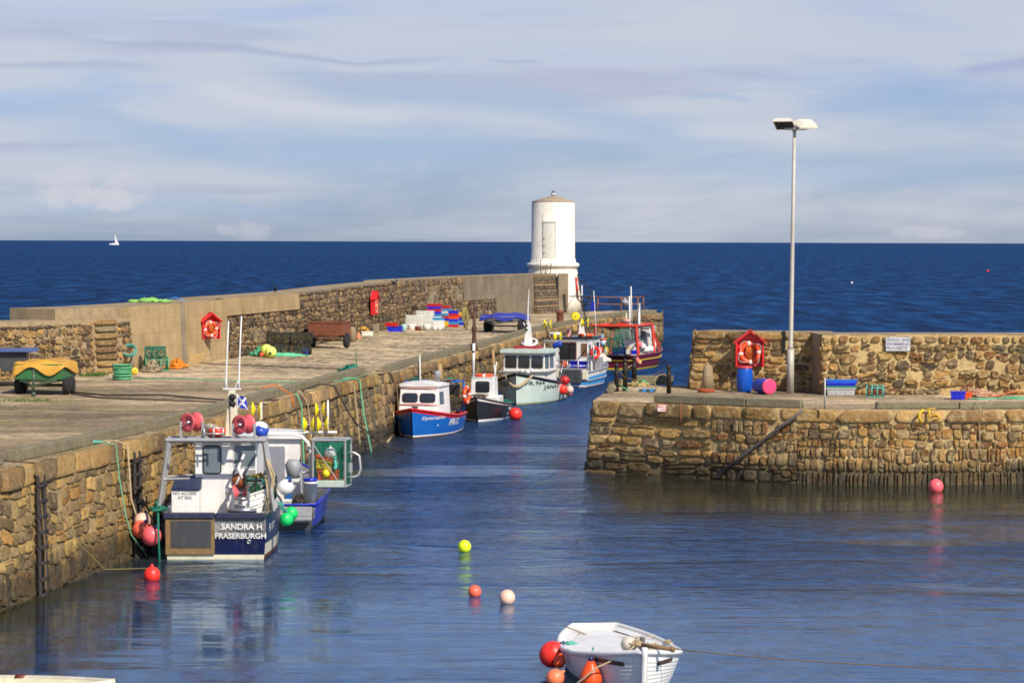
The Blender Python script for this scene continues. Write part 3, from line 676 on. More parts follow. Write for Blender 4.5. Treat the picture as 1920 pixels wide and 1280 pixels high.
for i in range(24):
    p = bk[i]; vs.append((p.x, p.y+1.5, ZR))
g.add(vs[:24*9], [(i*9+j, (i+1)*9+j, (i+1)*9+j+1, i*9+j+1) for i in range(23) for j in range(8)], 0, True)
tag(g.build('quay_surface', [PAVR]), kind='structure')
kerb(g1, [(ug(1143), ug(1262)), (ug(1263), ug(1372)), (ug(1373), ug(1506))], ZR, .22, rw, .26, .34)
kerb(g1, [(ug(1640), ug(1788)), (ug(1789), ug(1960))], ZR, .5, rw, .2, .34)
k = MB(); a, b = P(1193, 720, ZR), P(1262, 720, ZR); k.obox((a+b)/2+Vector((0, 0, .16)), ((b-a).length, .3, .32)); k.build('kerb_beam', [WOODK], rw, bevel=.02)
k = MB(); a, b = P(1131, 738, ZR), P(1150, 724, ZR); k.tube([a+Vector((.25, 0, .14)), b+Vector((.15, 0, .14))], .15, 6); k.build('kerb_beam', [WOODK], rw)
# back wall
ZB = 4.43
h1T = [BW[0]+Vector((.25, .12, ZB-ZR)), BW[1]+Vector((0, .12, ZB-ZR)), BW[2]+Vector((.3, .12, ZB-ZR))]; h1 = Face([BW[0], BW[1], BW[2]+Vector((.3, 0, 0))], h1T, 1)
off = Vector((0, -.62, 0)); h2b = [P(1541, 740, ZR), BW[3]+off, BW[4]+off]; h2 = Face(h2b, [p+Vector((0, .12, ZB-ZR)) for p in h2b], 1)
h3b = [h2b[0]+Vector((0, .9, 0)), h2b[0]]; h3 = Face(h3b, [p+Vector((0, .12, ZB-ZR)) for p in h3b], 1)
h0b = [BW[0]+Vector((.15, 1.8, 0)), BW[0]]; h0 = Face(h0b, [p+Vector((.2, .12, ZB-ZR)) for p in h0b], 1)
bw = MB()
for f in (h0, h1, h2, h3): backing(bw, f, 0, f.H, amp=.03)
for f, th in ((h1, 1.6), (h2, 2.2)): solid_top(bw, f, th, ZB, 2)
uq = h1.u_at_px(P(1372, 731, ZR).x, P(1372, 731, ZR).y)
fill(bw, h1, 0, uq, 0, .95, (.28, .36), (.5, .9), PAL_PL, .07, .03, .04, 0, 0, .0, ex=7)
fill(bw, h1, 0, uq, .95, f.H-.3, (.18, .3), (.35, .8), PAL_R, .07, .03, .06, .2, .04, .03, ex=5)
fill(bw, h1, uq, h1.L, 0, f.H-.3, (.22, .38), (.25, .6), PAL_R, .06, .028, .1, .25, .04, .05, ex=3.5)
fill(bw, h1, 0, h1.L, f.H-.3, f.H, (.3, .31), (.6, 1.4), PAL_PL+PAL_R[:2], .1, .02, .05, 0, 0, 0, ex=6)
fill(bw, h2, 0, h2.L, 0, f.H-.32, (.2, .42), (.24, .62), PAL_R+PAL_LD[:2], .07, .022, .12, .3, .04, .07, ex=3.6, rough=.025)
fill(bw, h2, 0, h2.L, f.H-.32, f.H-.02, (.3, .31), (.25, .6), PAL_R, .09, .04, .08, 0, .04, 0, ex=4)
fill(bw, h0, 0, h0.L, 0, f.H, (.25, .4), (.4, .8), PAL_R, .05, .02, .05, 0, 0, 0, ex=5)
fill(bw, h3, 0, h3.L, 0, f.H, (.25, .4), (.4, .9), PAL_R, .05, .02, .05, 0, 0, 0, ex=5)
bwo = bw.build('parapet_wall', [MO_R, ST_R, COPE]); tag(bwo, 'rubble back wall behind the lamp post and lifebuoy on the right quay', 'parapet wall')
sl_ = MB(); p = Vector(h1.at(np.array([h1.u_at_px(P(1469, 733, ZR).x, P(1469, 733, ZR).y)]), np.array([1.75]), np.array([.06]))[0]); sl_.obox(p, (.11, .1, .75)); sl_.build('drain_slot', [M('slot_black', (.01, .01, .01), .9)], bwo)
# ---------------------------------------------------------------- tower
ZL = 2.35; TY = 199.0; tc = Vector(((1037-960)/F*TY, TY+1.5, ZL)); sT = F/TY
def zt(py): return H+(453-py)/sT
TW = M('tower_limewash', (.78, .73, .60), .8, var=.10, scale=1.3, bump=.4, dirt=.62, dirtc=(.42, .37, .27), fine=12)
tw = empty('harbour_tower', tc, 'round white harbour light tower with shallow conical cap at the end of the left pier', 'tower')
Rt_ = 41.3/sT
t = MB(); zs = lambda py: zt(py)-ZL
prof = [(Rt_*1.30, 0), (Rt_*1.27, zs(560)), (Rt_*1.16, zs(515)), (Rt_*1.10, zs(506)), (Rt_*1.09, zs(502)), (Rt_*1.17, zs(500.5)), (Rt_*1.205, zs(498)), (Rt_*1.205, zs(496)), (Rt_*1.17, zs(493.5)), (Rt_*1.05, zs(492)), (Rt_*1.03, zs(485)), (Rt_*1.0, zs(484)), (Rt_*.985, zs(379)), (Rt_*.97, zs(378)), (Rt_*.6, zs(378))]
t.lathe(prof, 48)
t.build('tower_body', [TW], tw)
t = MB(); t.lathe([(Rt_*.985, zs(379.5)), (Rt_*.99, zs(378)), (Rt_*.5, zs(371.5)), (Rt_*.12, zs(367)), (.0001, zs(366.5))], 48, 0, Matrix.Translation((0, 0, .02))); t.build('roof', [M('tower_roof', (.36, .28, .19), .85, var=.3, scale=2)], tw)
t = MB(); t.lathe([(.12, zs(368)), (.12, zs(365.5)), (.17, zs(365.5)), (.17, zs(362)), (.10, zs(361))], 12); t.lathe([(.13, zs(361)), (.16, zs(359.5)), (.05, zs(357.5)), (.03, zs(356))], 12, 1)
t.build('roof_light', [M('tin_white', (.6, .62, .64), .4), M('tin_dark', (.08, .09, .11), .4)], tw)
def door_pts(x0, x1, z0, z1, rad):
    out = []
    for k in range(9): x = x0+(x1-x0)*k/8; out.append((x, -math.sqrt(rad*rad-x*x)))
    return out
t = MB(); dx = 11/sT; xo = (1029-1037)/sT; dz0, dz1 = zs(483), zs(418)
for (a0, a1, b0, b1, dd) in ((xo-dx-.05, xo-dx, dz0, dz1+.06, .035), (xo+dx, xo+dx+.05, dz0, dz1+.06, .035), (xo-dx-.05, xo+dx+.05, dz1, dz1+.10, .05)):
    pt = door_pts(a0, a1, 0, 0, Rt_+dd*.5); pi = door_pts(a0, a1, 0, 0, Rt_-.1); pl = pt+pi[::-1]; t.prism(pl, b0, b1, 0)
t.build('door_frame', [M('door_shadow_trim', (.42, .38, .30), .85)], tw)
t = MB(); pt = door_pts(xo-dx, xo+dx, 0, 0, Rt_+.012); pi = door_pts(xo-dx, xo+dx, 0, 0, Rt_-.1); t.prism(pt+pi[::-1], dz0, dz1, 0)
for i in range(3): t.obox((xo-dx+.06, -math.sqrt(Rt_**2-(xo-dx+.06)**2)-.03, dz0+.35+i*.55), (.1, .04, .06), 1)
dn = t.build('door', [M('door_paint', (.74, .70, .58), .8, var=.10, dirt=.2, dirtc=(.4, .35, .25)), M('rust_a', (.22, .09, .03), .8)], tw)
RUST = M('rust', (.19, .075, .03), .85, var=.45, scale=9, bump=.5)
t = MB(); 
for px, p0, p1 in ((1013, 488, 514), (1021.5, 497, 514), (1031, 495, 514)):
    x = (px-1037)/sT; y = -math.sqrt(max((Rt_*1.25)**2-x*x, .01))-.25; t.tube([(x, y, zs(p1)), (x+(.0 if px < 1020 else .06), y, zs(p0)), (x+(.15 if px > 1020 else .0), y+.3, zs(p0)+.05)], .03, 6)
t.build('handrail', [RUST], tw)
# ================================================================ shared small builders
def gloss(name, c, rough=.28, var=.14, dirt=.26, **k): return M(name, c, rough, 0, var, 3.0, .08, .5, dirt=dirt, dirtc=k.pop('dirtc', (.18, .13, .07)), **k)
WHITE = gloss('white_paint', (.78, .76, .70), .35, dirt=.22, dirtc=(.45, .36, .22)); CREAM = gloss('cream_paint', (.70, .64, .44), .4)
NAVY = gloss('navy_paint', (.006, .010, .055), .22); BLUEH = gloss('blue_hull', s(20, 96, 178), .3, dirt=.1); ROYAL = gloss('royal_blue', s(22, 44, 170), .3)
REDP = gloss('red_paint', s(196, 26, 34), .35); MAROON = gloss('maroon_paint', s(98, 16, 34), .3, dirt=.2); BLACK = gloss('black_paint', (.012, .012, .016), .3, dirt=.1)
MINT = gloss('mint_paint', s(192, 206, 190), .4, dirt=.25, dirtc=(.36, .36, .26)); SKYB = gloss('sky_blue', s(72, 158, 214), .35, dirt=.15)
ORANGEP = gloss('orange_red_paint', s(214, 58, 34), .4, dirt=.2); BROWNR = gloss('antifoul_brown', s(110, 50, 34), .6); PINKT = gloss('pink_trim', s(214, 150, 140), .4)
GREYP = gloss('grey_paint', (.30, .30, .30), .5, dirt=.2); DGREY = gloss('dark_grey', (.05, .052, .055), .5); YELP = gloss('yellow_paint', s(214, 178, 24), .4)
DECKM = M('deck_grey', (.26, .25, .22), .7, dirt=.3); WOOD = M('worn_wood', s(132, 104, 66), .75, var=.3, scale=7, dirt=.3); WOODR = M('varnish_wood', s(150, 88, 48), .4, var=.25, scale=9)
ALU = M('aluminium', (.52, .50, .46), .38, .55, .12, 6); STEEL = M('stainless', (.62, .60, .56), .22, .9, .1, 6)
BLKR = M('black_rubber', (.012, .012, .013), .7, var=.3); GLASS = M('dark_glass', (.020, .024, .028), .06, 0, .3, 1.5, 0, .8); GLASSL = M('pale_glass', (.16, .20, .22), .08, 0, .35, 1.2, 0, .8)
NETG = M('net_green', s(22, 110, 84), .7, var=.35, scale=14); TEAL = M('teal_rope', s(92, 174, 156), .8, var=.2, scale=14); GRNR = M('green_rope', s(98, 164, 122), .85, var=.25, scale=14)
BEIGER = M('beige_rope', s(176, 156, 122), .85, var=.25, scale=14); BROWNRP = M('brown_rope', s(112, 88, 58), .9, var=.3, scale=12); ORR = M('orange_rope', s(206, 104, 34), .8, var=.25, scale=12); DKR = M('dark_rope', (.045, .038, .03), .9, var=.3)
YELR = M('yellow_roller', s(228, 206, 22), .35, var=.08); PINKR = M('pink_roller', s(222, 96, 100), .45, var=.15)
BOXW = gloss('fishbox_white', (.78, .76, .68), .4, dirt=.25, dirtc=(.4, .33, .2)); BOXB = gloss('fishbox_blue', s(28, 44, 200), .35); BOXR = gloss('fishbox_red', s(205, 30, 36), .4); BOXY = gloss('fishbox_yellow', s(236, 196, 24), .4)
BOXC = gloss('fishbox_cyan', s(58, 148, 190), .4); BOXO = gloss('crate_orange', s(230, 84, 30), .4); BOXG = gloss('crate_green', s(30, 130, 84), .4)
def ballmat(n, c, **k): return M('float_'+n, c, .38, 0, k.pop('var', .25), 2.4, .05, .4, dirt=k.pop('dirt', .4), dirtc=k.pop('dirtc', tuple(min(x*.7+.12, .8) for x in c)), **k)
B_RED = ballmat('red', s(240, 52, 40)); B_PINK = ballmat('pink', s(244, 100, 104)); B_CORAL = ballmat('coral', s(240, 108, 80), dirt=.5, dirtc=s(190, 80, 40)); B_PALE = ballmat('pale', s(238, 196, 170), dirt=.45, dirtc=s(214, 130, 90))
B_ORG = ballmat('orange', s(246, 84, 28)); B_DRED = ballmat('dark_red', s(176, 36, 34)); B_GRN = ballmat('green', s(22, 196, 96)); B_LIME = ballmat('lime', s(222, 240, 30)); B_PLIME = ballmat('pale_lime', s(224, 236, 110)); B_BLUE = ballmat('blue', s(30, 70, 170)); B_SAL = ballmat('salmon', s(246, 128, 84))
NECK = ballmat('neck', (.015, .018, .08)); LINE = M('thin_line', (.35, .34, .25), .8)
def ball(loc, r, mat, label, cat='float', name='float_ball', group=None, tilt=(0, 0), neck=NECK, rope=None, ropem=None):
    """an inflated float: neck end up unless tilted"""
    o = empty(name, loc, label, cat, 0, group)
    T = Matrix.Rotation(tilt[0], 4, 'X') @ Matrix.Rotation(tilt[1], 4, 'Y')
    m = MB(); m.sphere((0, 0, 0), r, 24, 0, T, 1.03); m.build('float_body', [mat], o)
    m = MB(); m.lathe([(r*.30, r*.93), (r*.22, r*1.08), (r*.13, r*1.18), (r*.12, r*1.32), (.001, r*1.34)], 12, 0, T); m.build('neck', [neck], o)
    if rope: 
        m = MB(); m.tube([Vector(p)-Vector(loc) for p in rope], .014, 6); m.build('rope', [ropem or BEIGER], o)
    return o
def drop(loc, r, mat, label, cat='fender', name='fender', tilt=(0, 0), rope=None, ropem=None, group=None, neck=NECK):
    """pear shaped fender hanging by its black eye"""
    o = empty(name, loc, label, cat, 0, group); T = Matrix.Rotation(tilt[0], 4, 'X') @ Matrix.Rotation(tilt[1], 4, 'Y')
    pr = [(.001, -r*1.05), (r*.5, -r*.93), (r*.85, -r*.58), (r, -r*.1), (r*.93, r*.35), (r*.7, r*.85), (r*.45, r*1.25), (r*.3, r*1.5)]
    m = MB(); m.lathe(pr, 22, 0, T); m.build('fender_body', [mat], o)
    m = MB(); m.lathe([(r*.32, r*1.45), (r*.2, r*1.75), (r*.1, r*1.95), (.001, r*2.0)], 12, 0, T); m.build('eye', [neck], o)
    if rope: m = MB(); m.tube([Vector(p)-Vector(loc) for p in rope], .016, 6); m.build('rope', [ropem or BEIGER], o)
    return o
def sag(a, b, d, n=12):
    a, b = Vector(a), Vector(b); return [a.lerp(b, i/n)-Vector((0, 0, d*4*(i/n)*(1-i/n))) for i in range(n+1)]
def rope(pts, r, mat, label, cat='rope', name='mooring_rope', group=None):
    m = MB(); m.tube(pts, r, 6); o = m.build(name, [mat]); return tag(o, label, cat, group)
def tangle(mb, c, size, n, r, mat=0, seed=0, pts=9):
    rg = np.random.default_rng(seed)
    for i in range(n):
        a = rg.uniform(0, 6.28); k = rg.uniform(.3, 1); w = rg.uniform(-.6, .6); P0 = []
        for j in range(pts):
            t = a+j*rg.uniform(.5, .95); rr = k*(1+.25*math.sin(3*t+w))
            P0.append((c[0]+size[0]*rr*math.cos(t), c[1]+size[1]*rr*math.sin(t), c[2]+size[2]*(abs(math.sin(t*1.3+w))*(1.15-k)+.05*rg.uniform(0, 1))))
        # smooth
        Q_ = []
        for j in range(len(P0)-1):
            p0, p1 = Vector(P0[j]), Vector(P0[j+1]); pm = Vector(P0[max(j-1, 0)]); pn = Vector(P0[min(j+2, len(P0)-1)])
            for u in (0, .33, .66): Q_.append(.5*((2*p0)+(p1-pm)*u+(2*pm-5*p0+4*p1-pn)*u*u+(-pm+3*p0-3*p1+pn)*u**3))
        mb.tube(Q_, r, 5, mat)
def coilrope(mb, c, R0, h, n, r, T=None, wob=.05, seed=1, mat=0):
    rg = np.random.default_rng(seed); pts = []
    for i in range(n*14+1):
        a = i/14*2*math.pi; k = R0*(1+wob*math.sin(a*.37+seed)+rg.normal(0, wob*.15)); p = Vector((k*math.cos(a), k*math.sin(a), h*i/(n*14)))
        pts.append((T@p if T is not None else p)+Vector(c))
    mb.tube(pts, r, 5, mat)
def ring_T(n):     # orientation with z axis along n
    return Vector(n).to_track_quat('Z', 'Y').to_matrix().to_4x4()
def lifering(parent, c, R0, r, n, bands=True, name='lifebuoy_ring', m_=None):
    T = ring_T(n); g = MB(); g.torus(c, R0, r, T, 32, 12); o = g.build(name, [m_ or B_ORG], parent)
    if bands:
        g = MB()
        for k in range(4): g.torus(c, R0, r*1.08, T, 4, 12, 0, math.pi/2*k-.13+.1, math.pi/2*k+.13+.1)
        g.build('reflective_band', [WHITE], o)
    return o
def roller(mb, c, axis, r, w, md=0, mh=1):
    T = Matrix.Translation(Vector(c)) @ ring_T(axis)
    for sgn in (-1, 1):
        pr = [(.03, sgn*w*.25), (r*.25, sgn*w*.32), (r*.75, sgn*w*.75), (r, sgn*w*1.0), (r*.97, sgn*w*1.12), (r*.3, sgn*w*.62), (.03, sgn*w*.55)]
        mb.lathe(pr, 24, md, T)
    mb.lathe([(.035, -w*1.2), (.035, w*1.2)], 10, mh, T)
def rrect(w, h, r, n=4):
    out = []
    for cx, cy, a0 in ((w/2-r, h/2-r, 0), (-w/2+r, h/2-r, 90), (-w/2+r, -h/2+r, 180), (w/2-r, -h/2+r, 270)):
        for i in range(n+1): a = R(a0+90*i/n); out.append((cx+r*math.cos(a), cy+r*math.sin(a)))
    return out
def plate_T(p, ux, uy):    # frame with x along ux, y along uy
    ux = Vector(ux).normalized(); uy = Vector(uy); uy = (uy-ux*uy.dot(ux)).normalized(); n = ux.cross(uy)
    return Matrix(((ux.x, uy.x, n.x, p[0]), (ux.y, uy.y, n.y, p[1]), (ux.z, uy.z, n.z, p[2]), (0, 0, 0, 1)))
def window(parent, p, ux, uy, w, h, r=.05, mat=None, frame=None, t=.012, fw_=.035):
    T = plate_T(p, ux, uy); m = MB(); m.prism(rrect(w+fw_*2, h+fw_*2, r+fw_*.8), -.03, t, 0, T); f = m.build('window', [frame or BLKR], parent)
    m = MB(); m.prism(rrect(w, h, r), 0, t+.006, 0, T); m.build('pane', [mat or GLASS], f); return f
def crate(loc, size, mat, label, rz=0, name='fish_box', group=None, cat='fish box', ribs=2, fillm=None, tilt=0):
    o = empty(name, loc, label, cat, rz, group); l, w, h = size; m = MB(); t = .03; k = .93
    if tilt: o.rotation_euler = (tilt, 0, rz)
    # tapered open tub with rim and ribs
    def ring(a, b, z): return [(-a, -b, z), (a, -b, z), (a, b, z), (-a, b, z)]
    A = [ring(l/2*k, w/2*k, 0), ring(l/2, w/2, h), ring(l/2-t, w/2-t, h), ring(l/2*k-t, w/2*k-t, t)]
    vs = sum(A, []); fs = [(3, 2, 1, 0)]+[(q*4+i, q*4+(i+1) % 4, (q+1)*4+(i+1) % 4, (q+1)*4+i) for q in range(3) for i in range(4)]+[(12, 13, 14, 15)]
    m.add(vs, fs)
    m.build('tub', [mat], o)
    m = MB()
    for s_ in (-1, 1): m.box(-l/2-.02, l/2+.02, s_*w/2-.02, s_*w/2+.025, h-.045, h+.004); m.box(s_*l/2-.022, s_*l/2+.023, -w/2+.02, w/2-.02, h-.043, h+.002)
    for i in range(ribs):
        x = -l/2+l*(i+1)/(ribs+1)
        for s_ in (-1, 1): m.box(x-.02, x+.02, s_*w/2*.965-.015, s_*w/2*.965+.015, .02, h-.05)
    m.build('rim', [mat], o)
    if fillm: m = MB(); m.sphere((0, 0, h*.72), min(l, w)*.42, 12, 0, Matrix.Diagonal((l/w*1.0, 1, .35, 1))); m.build('contents', [fillm], o)
    return o
def creel(loc, L, W_, Hh, label, rz=0, netm=None, framem=None, group=None, ropem=None):
    """lobster creel: flat base, three hoops, net, rope"""
    o = empty('lobster_creel', loc, label, 'lobster creel', rz, group)
    m = MB(); m.box(-L/2, L/2, -W_/2, W_/2, 0, .03)
    for i in range(5): x = -L/2+L*(i+.5)/5; m.box(x-.03, x+.03, -W_/2-.01, W_/2+.01, -.005, .045)
    m.build('base', [framem or BLKR], o)
    m = MB(); hp = []
    for i in range(4):
        x = -L/2+L*i/3; pts = [(x, -W_/2, .03)]+[(x, -W_/2*math.cos(a), .03+Hh*math.sin(a)**.7) for a in [math.pi*j/10 for j in range(1, 10)]]+[(x, W_/2, .03)]; hp.append(pts); m.tube(pts, .022, 6)
    for a in (.25, .5, .75): m.tube([(-L/2, -W_/2*math.cos(math.pi*a), .03+Hh*math.sin(math.pi*a)**.7), (L/2, -W_/2*math.cos(math.pi*a), .03+Hh*math.sin(math.pi*a)**.7)], .018, 5)
    m.build('hoops', [framem or BLKR], o)
    m = MB()
    dn_ = 22 if netm is not None and netm.name == 'net_dark' else 14; rn_ = .011 if dn_ > 14 else .008; N1, N2 = dn_, 12
    for i in range(N1+1):
        x = -L/2+L*i/N1; m.tube([(x+.03*math.sin(j*1.7+i), -W_/2*math.cos(math.pi*j/12)*.99, .03+Hh*.985*max(math.sin(math.pi*j/12), 0)**.7) for j in range(13)], rn_, 3, cap=False)
    for j in range(1, 12):
        m.tube([(-L/2+L*i/8, -W_/2*math.cos(math.pi*(j+.3*(i % 2))/12)*.99, .03+Hh*.985*max(math.sin(math.pi*(j+.3*(i % 2))/12), 0)**.7) for i in range(9)], rn_, 3, cap=False)
    for sx in (-1, 1):
        for j in range(1, 8):
            z = .03+Hh*j/8; yy = W_/2*math.sqrt(max(1-((z-.03)/Hh)**2.4, 0)); m.tube([(sx*L/2, -yy, z), (sx*L/2, yy, z)], .006, 3)
        for j in range(-4, 5): y = W_/2*j/5; m.tube([(sx*L/2, y, .03), (sx*L/2, y, .03+Hh*max(1-(abs(y)/(W_/2))**2.4, 0)**.42)], .006, 3)
    m.build('netting', [netm or NETG], o)
    m = MB(); tangle(m, (0, 0, Hh*.25), (L*.36, W_*.3, Hh*.5), 5, .016, 0, int(abs(loc[0]*100)) % 97); m.build('rope', [ropem or TEAL], o)
    return o
# ================================================================ boats
class Boat:
    def __init__(b, name, label, cat, bow=None, stern=None, ang=0, L=6, B=2.4, sheer=(.8, .8, 1.1), rake=.5, tm=.42, sr=.85, p=2.2, kb=.9, kf=.5, deck=.45, clinker=0, flare=.8):
        b.L, b.B, b.sh, b.rake, b.tm, b.sr, b.p, b.kb, b.kf, b.deck, b.cl, b.fl = L, B, sheer, rake, tm, sr, p, kb, kf, deck, clinker, flare
        f = Vector((math.cos(ang), math.sin(ang), 0))
        c = (Vector(bow)-f*L/2) if bow is not None else (Vector(stern)+f*L/2); c.z = 0
        b.o = empty(name, c, label, cat, ang); b.Mx = Matrix.Translation(c) @ Matrix.Rotation(ang, 4, 'Z'); b.ang = ang
    def W(b, x, y, z): return b.Mx @ Vector((x, y, z))
    def hb(b, t):
        if t < b.tm: u = t/b.tm; f = b.sr+(1-b.sr)*(1-(1-u)**2)
        else: f = (1-((t-b.tm)/(1-b.tm))**b.p)
        return max(b.B/2*f, .025)
    def zs(b, t):
        a, m_, c = b.sh; return m_+(a-m_)*(1-t/.45)**2 if t < .45 else m_+(c-m_)*((t-.45)/.55)**1.8
    def pt(b, side, t, z, off=0):
        t = min(max(t, 0), 1); zz = b.zs(t); k = b.kb-(b.kb-b.kf)*max((t-.45)/.55, 0)**1.5
        h = b.hb(t)
        if z >= 0: w = h*(k+(1-k)*(z/zz)**b.fl)
        else: w = h*k*(1+z*.9)
        w = max(w, .022)
        x = -b.L/2+b.L*t+b.rake*(z/b.sh[2])*t**4
        return Vector((x, side*(w+off), z))
    def hull(b, levels, mats, transom_mats=None, top=None):
        """levels: list of (kind, value, mat) going up; kind 'z' absolute, 'f' fraction, 't' from the top"""
        n = 30; ts = [i/n for i in range(n-5)]+[1-(5-i)/n*1.0*(1-.0) for i in range(0, 6)]; ts = sorted(set(round(t, 5) for t in ts)); ts = ts[:-1]+[.985, 1.0]; nt_ = len(ts)
        def zl(kind, v, t):
            z = b.zs(t); return v if kind == 'z' else (v*z if kind == 'f' else z+v)
        m = MB()
        for side in (1, -1):
            vs = []; 
            for i, (kd, v, mt) in enumerate(levels):
                for t in ts:
                    off = 0
                    vs.append(tuple(b.pt(side, t, zl(kd, v, t), off)))
            fs = []; ms = []
            for i in range(len(levels)-1):
                for j in range(nt_-1): fs.append((i*nt_+j, i*nt_+j+1, (i+1)*nt_+j+1, (i+1)*nt_+j)); ms.append(levels[i][2])
            m.add(vs, fs, ms, True)
            if b.cl:   # clinker laps
                for q in range(1, b.cl):
                    f_ = q/b.cl; pts = [tuple(b.pt(side, t, .04+(b.zs(t)-.12)*f_, .004)) for t in ts]
                    up_ = [tuple(b.pt(side, t, .04+(b.zs(t)-.12)*f_-.022, .026)) for t in ts]; u2 = [tuple(b.pt(side, t, .04+(b.zs(t)-.12)*f_+.10, -.006)) for t in ts]
                    lm = levels[min(int(len(levels)*.6), len(levels)-2)][2]
                    k = nt_; m.add(pts+up_+u2, [(j, j+1, k+j+1, k+j) for j in range(k-1)]+[(k+j, k+j+1, 2*k+j+1, 2*k+j) for j in range(k-1)], lm, False)
        # transom
        for i in range(len(levels)-1):
            a, c = zl(levels[i][0], levels[i][1], 0), zl(levels[i+1][0], levels[i+1][1], 0)
            q = [b.pt(1, 0, a), b.pt(-1, 0, a), b.pt(-1, 0, c), b.pt(1, 0, c)]
            m.add([tuple(v) for v in q], [(0, 1, 2, 3)], (transom_mats[i] if transom_mats else levels[i][2]))
        # inner bulwark
        for side in (1, -1):
            vs = []
            for t in ts: vs.append(tuple(b.pt(side, t, b.zs(t), -.0)))
            for t in ts: p = b.pt(side, t, b.zs(t), 0); y = max(abs(p.y)-.07, 0); vs.append((p.x-(.05 if t > .97 else 0), side*y, p.z))
            for t in ts: p = b.pt(side, t, b.zs(t), 0); y = max(min(abs(p.y)*.97-.10, abs(b.pt(side, t, b.deck).y)-.06), 0); vs.append((min(p.x-(.06 if t > .97 else 0), b.pt(side, t, b.deck).x-.04), side*y, min(b.deck, p.z-.02)))
            m.add(vs, [(q*nt_+j, q*nt_+j+1, (q+1)*nt_+j+1, (q+1)*nt_+j) for q in (0, 1) for j in range(nt_-1)], top if top is not None else levels[-2][2], True)
        zt_ = b.zs(0); w = abs(b.pt(1, 0, zt_).y)
        m.box(-b.L/2, -b.L/2+.07, -w+.03, w-.03, b.deck-.02, zt_-.002, top if top is not None else levels[-2][2])
        m.build('hull', mats, b.o)
        m = MB(); vs = []
        for t in ts: p = b.pt(1, t, b.deck); y = max(abs(p.y)-.05, 0); vs += [(p.x-.05, y, b.deck), (p.x-.05, -y, b.deck)]
        m.add(vs, [(2*j, 2*j+1, 2*j+3, 2*j+2) for j in range(nt_-1)]); m.build('deck', [DECKM], b.o); b.ts = ts
    def rail(b, mat, r=.035, dz=.0, off=.0, name='gunwale', transom=True, fz=None, t0=0, t1=1):
        m = MB(); ts = [t for t in b.ts if t0 <= t <= t1]; z = (lambda t: b.zs(t)+dz) if fz is None else fz
        L_ = [b.pt(1, t, z(t), off) for t in ts]; R_ = [b.pt(-1, t, z(t), off) for t in ts]
        pts = L_+R_[::-1] if t1 >= 1 else None
        if pts: m.tube(pts, r, 8, closed=transom)
        else: m.tube(L_, r, 8); m.tube(R_, r, 8)
        return m.build(name, [mat], b.o)
    def text(b, txt, size, side, t, z, mat, bold=.0, shear=0.0, xs=1.0, off=.012):
        def fn(u, v):
            tt = t-side*u*xs/b.L; p = b.pt(side, tt, z+v); q = b.pt(side, tt+.01, z+v); r_ = b.pt(side, tt, z+v+.02)
            n = (q-p).cross(r_-p)*(-side); n.normalize()
            if n.y*side < 0: n = -n
            return p+n*off
        m = MB(); text_on(m, txt, size, fn, 0, 'CENTER', bold, shear); return m.build('lettering', [mat], b.o)
    def ttext(b, txt, size, y, z, mat, bold=0.0, shear=0.0):
        m = MB(); text_on(m, txt, size, lambda u, v: (-b.L/2-.045, y-u, z+v), 0, 'CENTER', bold, shear); return m.build('lettering', [mat], b.o)
    def part(b, name, mb, mats, bevel=0, parent=None): return mb.build(name, mats, parent or b.o, bevel)
def house(bt, x0, x1, wa, wf, z0, z1, mat, rake_f=.12, rake_a=.0, roofm=None, over=.06, crown=.05, inw=.06, y0=0, rt_=.05, name='wheelhouse'):
    """tapering cabin; returns the four top corners and base corners"""
    b4 = [(x0, y0+wa/2), (x0, y0-wa/2), (x1, y0-wf/2), (x1, y0+wf/2)]
    t4 = [(x0+rake_a, y0+wa/2-inw), (x0+rake_a, y0-wa/2+inw), (x1-rake_f, y0-wf/2+inw), (x1-rake_f, y0+wf/2-inw)]
    m = MB(); m.add([(x, y, z0) for x, y in b4]+[(x, y, z1) for x, y in t4], [(0, 1, 5, 4), (1, 2, 6, 5), (2, 3, 7, 6), (3, 0, 4, 7), (4, 5, 6, 7)])
    o = bt.part(name, m, [mat], .03)
    m = MB(); nx, ny = 6, 8; vs = []
    xa, xb = x0+rake_a-over, x1-rake_f+over
    for k, dz in ((0, 0), (1, rt_)):
        for i in range(nx+1):
            f = i/nx; x = xa+(xb-xa)*f; w = (wa+(wf-wa)*f)/2-inw+over
            if i in (0, nx): w -= .05
            for j in range(ny+1): g_ = -1+2*j/ny; vs.append((x, y0+w*g_, z1+dz+crown*(1-g_*g_)*(1 if k else .0)*1.0+(.0 if k else -.003)+crown*.3*math.sin(math.pi*f)*k))
    n1 = ny+1; n2 = (nx+1)*n1
    fs = [(i*n1+j, i*n1+j+1, (i+1)*n1+j+1, (i+1)*n1+j) for i in range(nx) for j in range(ny)]; fs = fs+[tuple(v+n2 for v in f) for f in fs]
    for i in range(nx): fs += [(i*n1, (i+1)*n1, n2+(i+1)*n1, n2+i*n1), (i*n1+ny, (i+1)*n1+ny, n2+(i+1)*n1+ny, n2+i*n1+ny)]
    for j in range(ny): fs += [(j, j+1, n2+j+1, n2+j), (nx*n1+j, nx*n1+j+1, n2+nx*n1+j+1, n2+nx*n1+j)]
    m.add(vs, fs, 0, False); bt.part('roof', m, [roofm or mat])
    return b4, t4
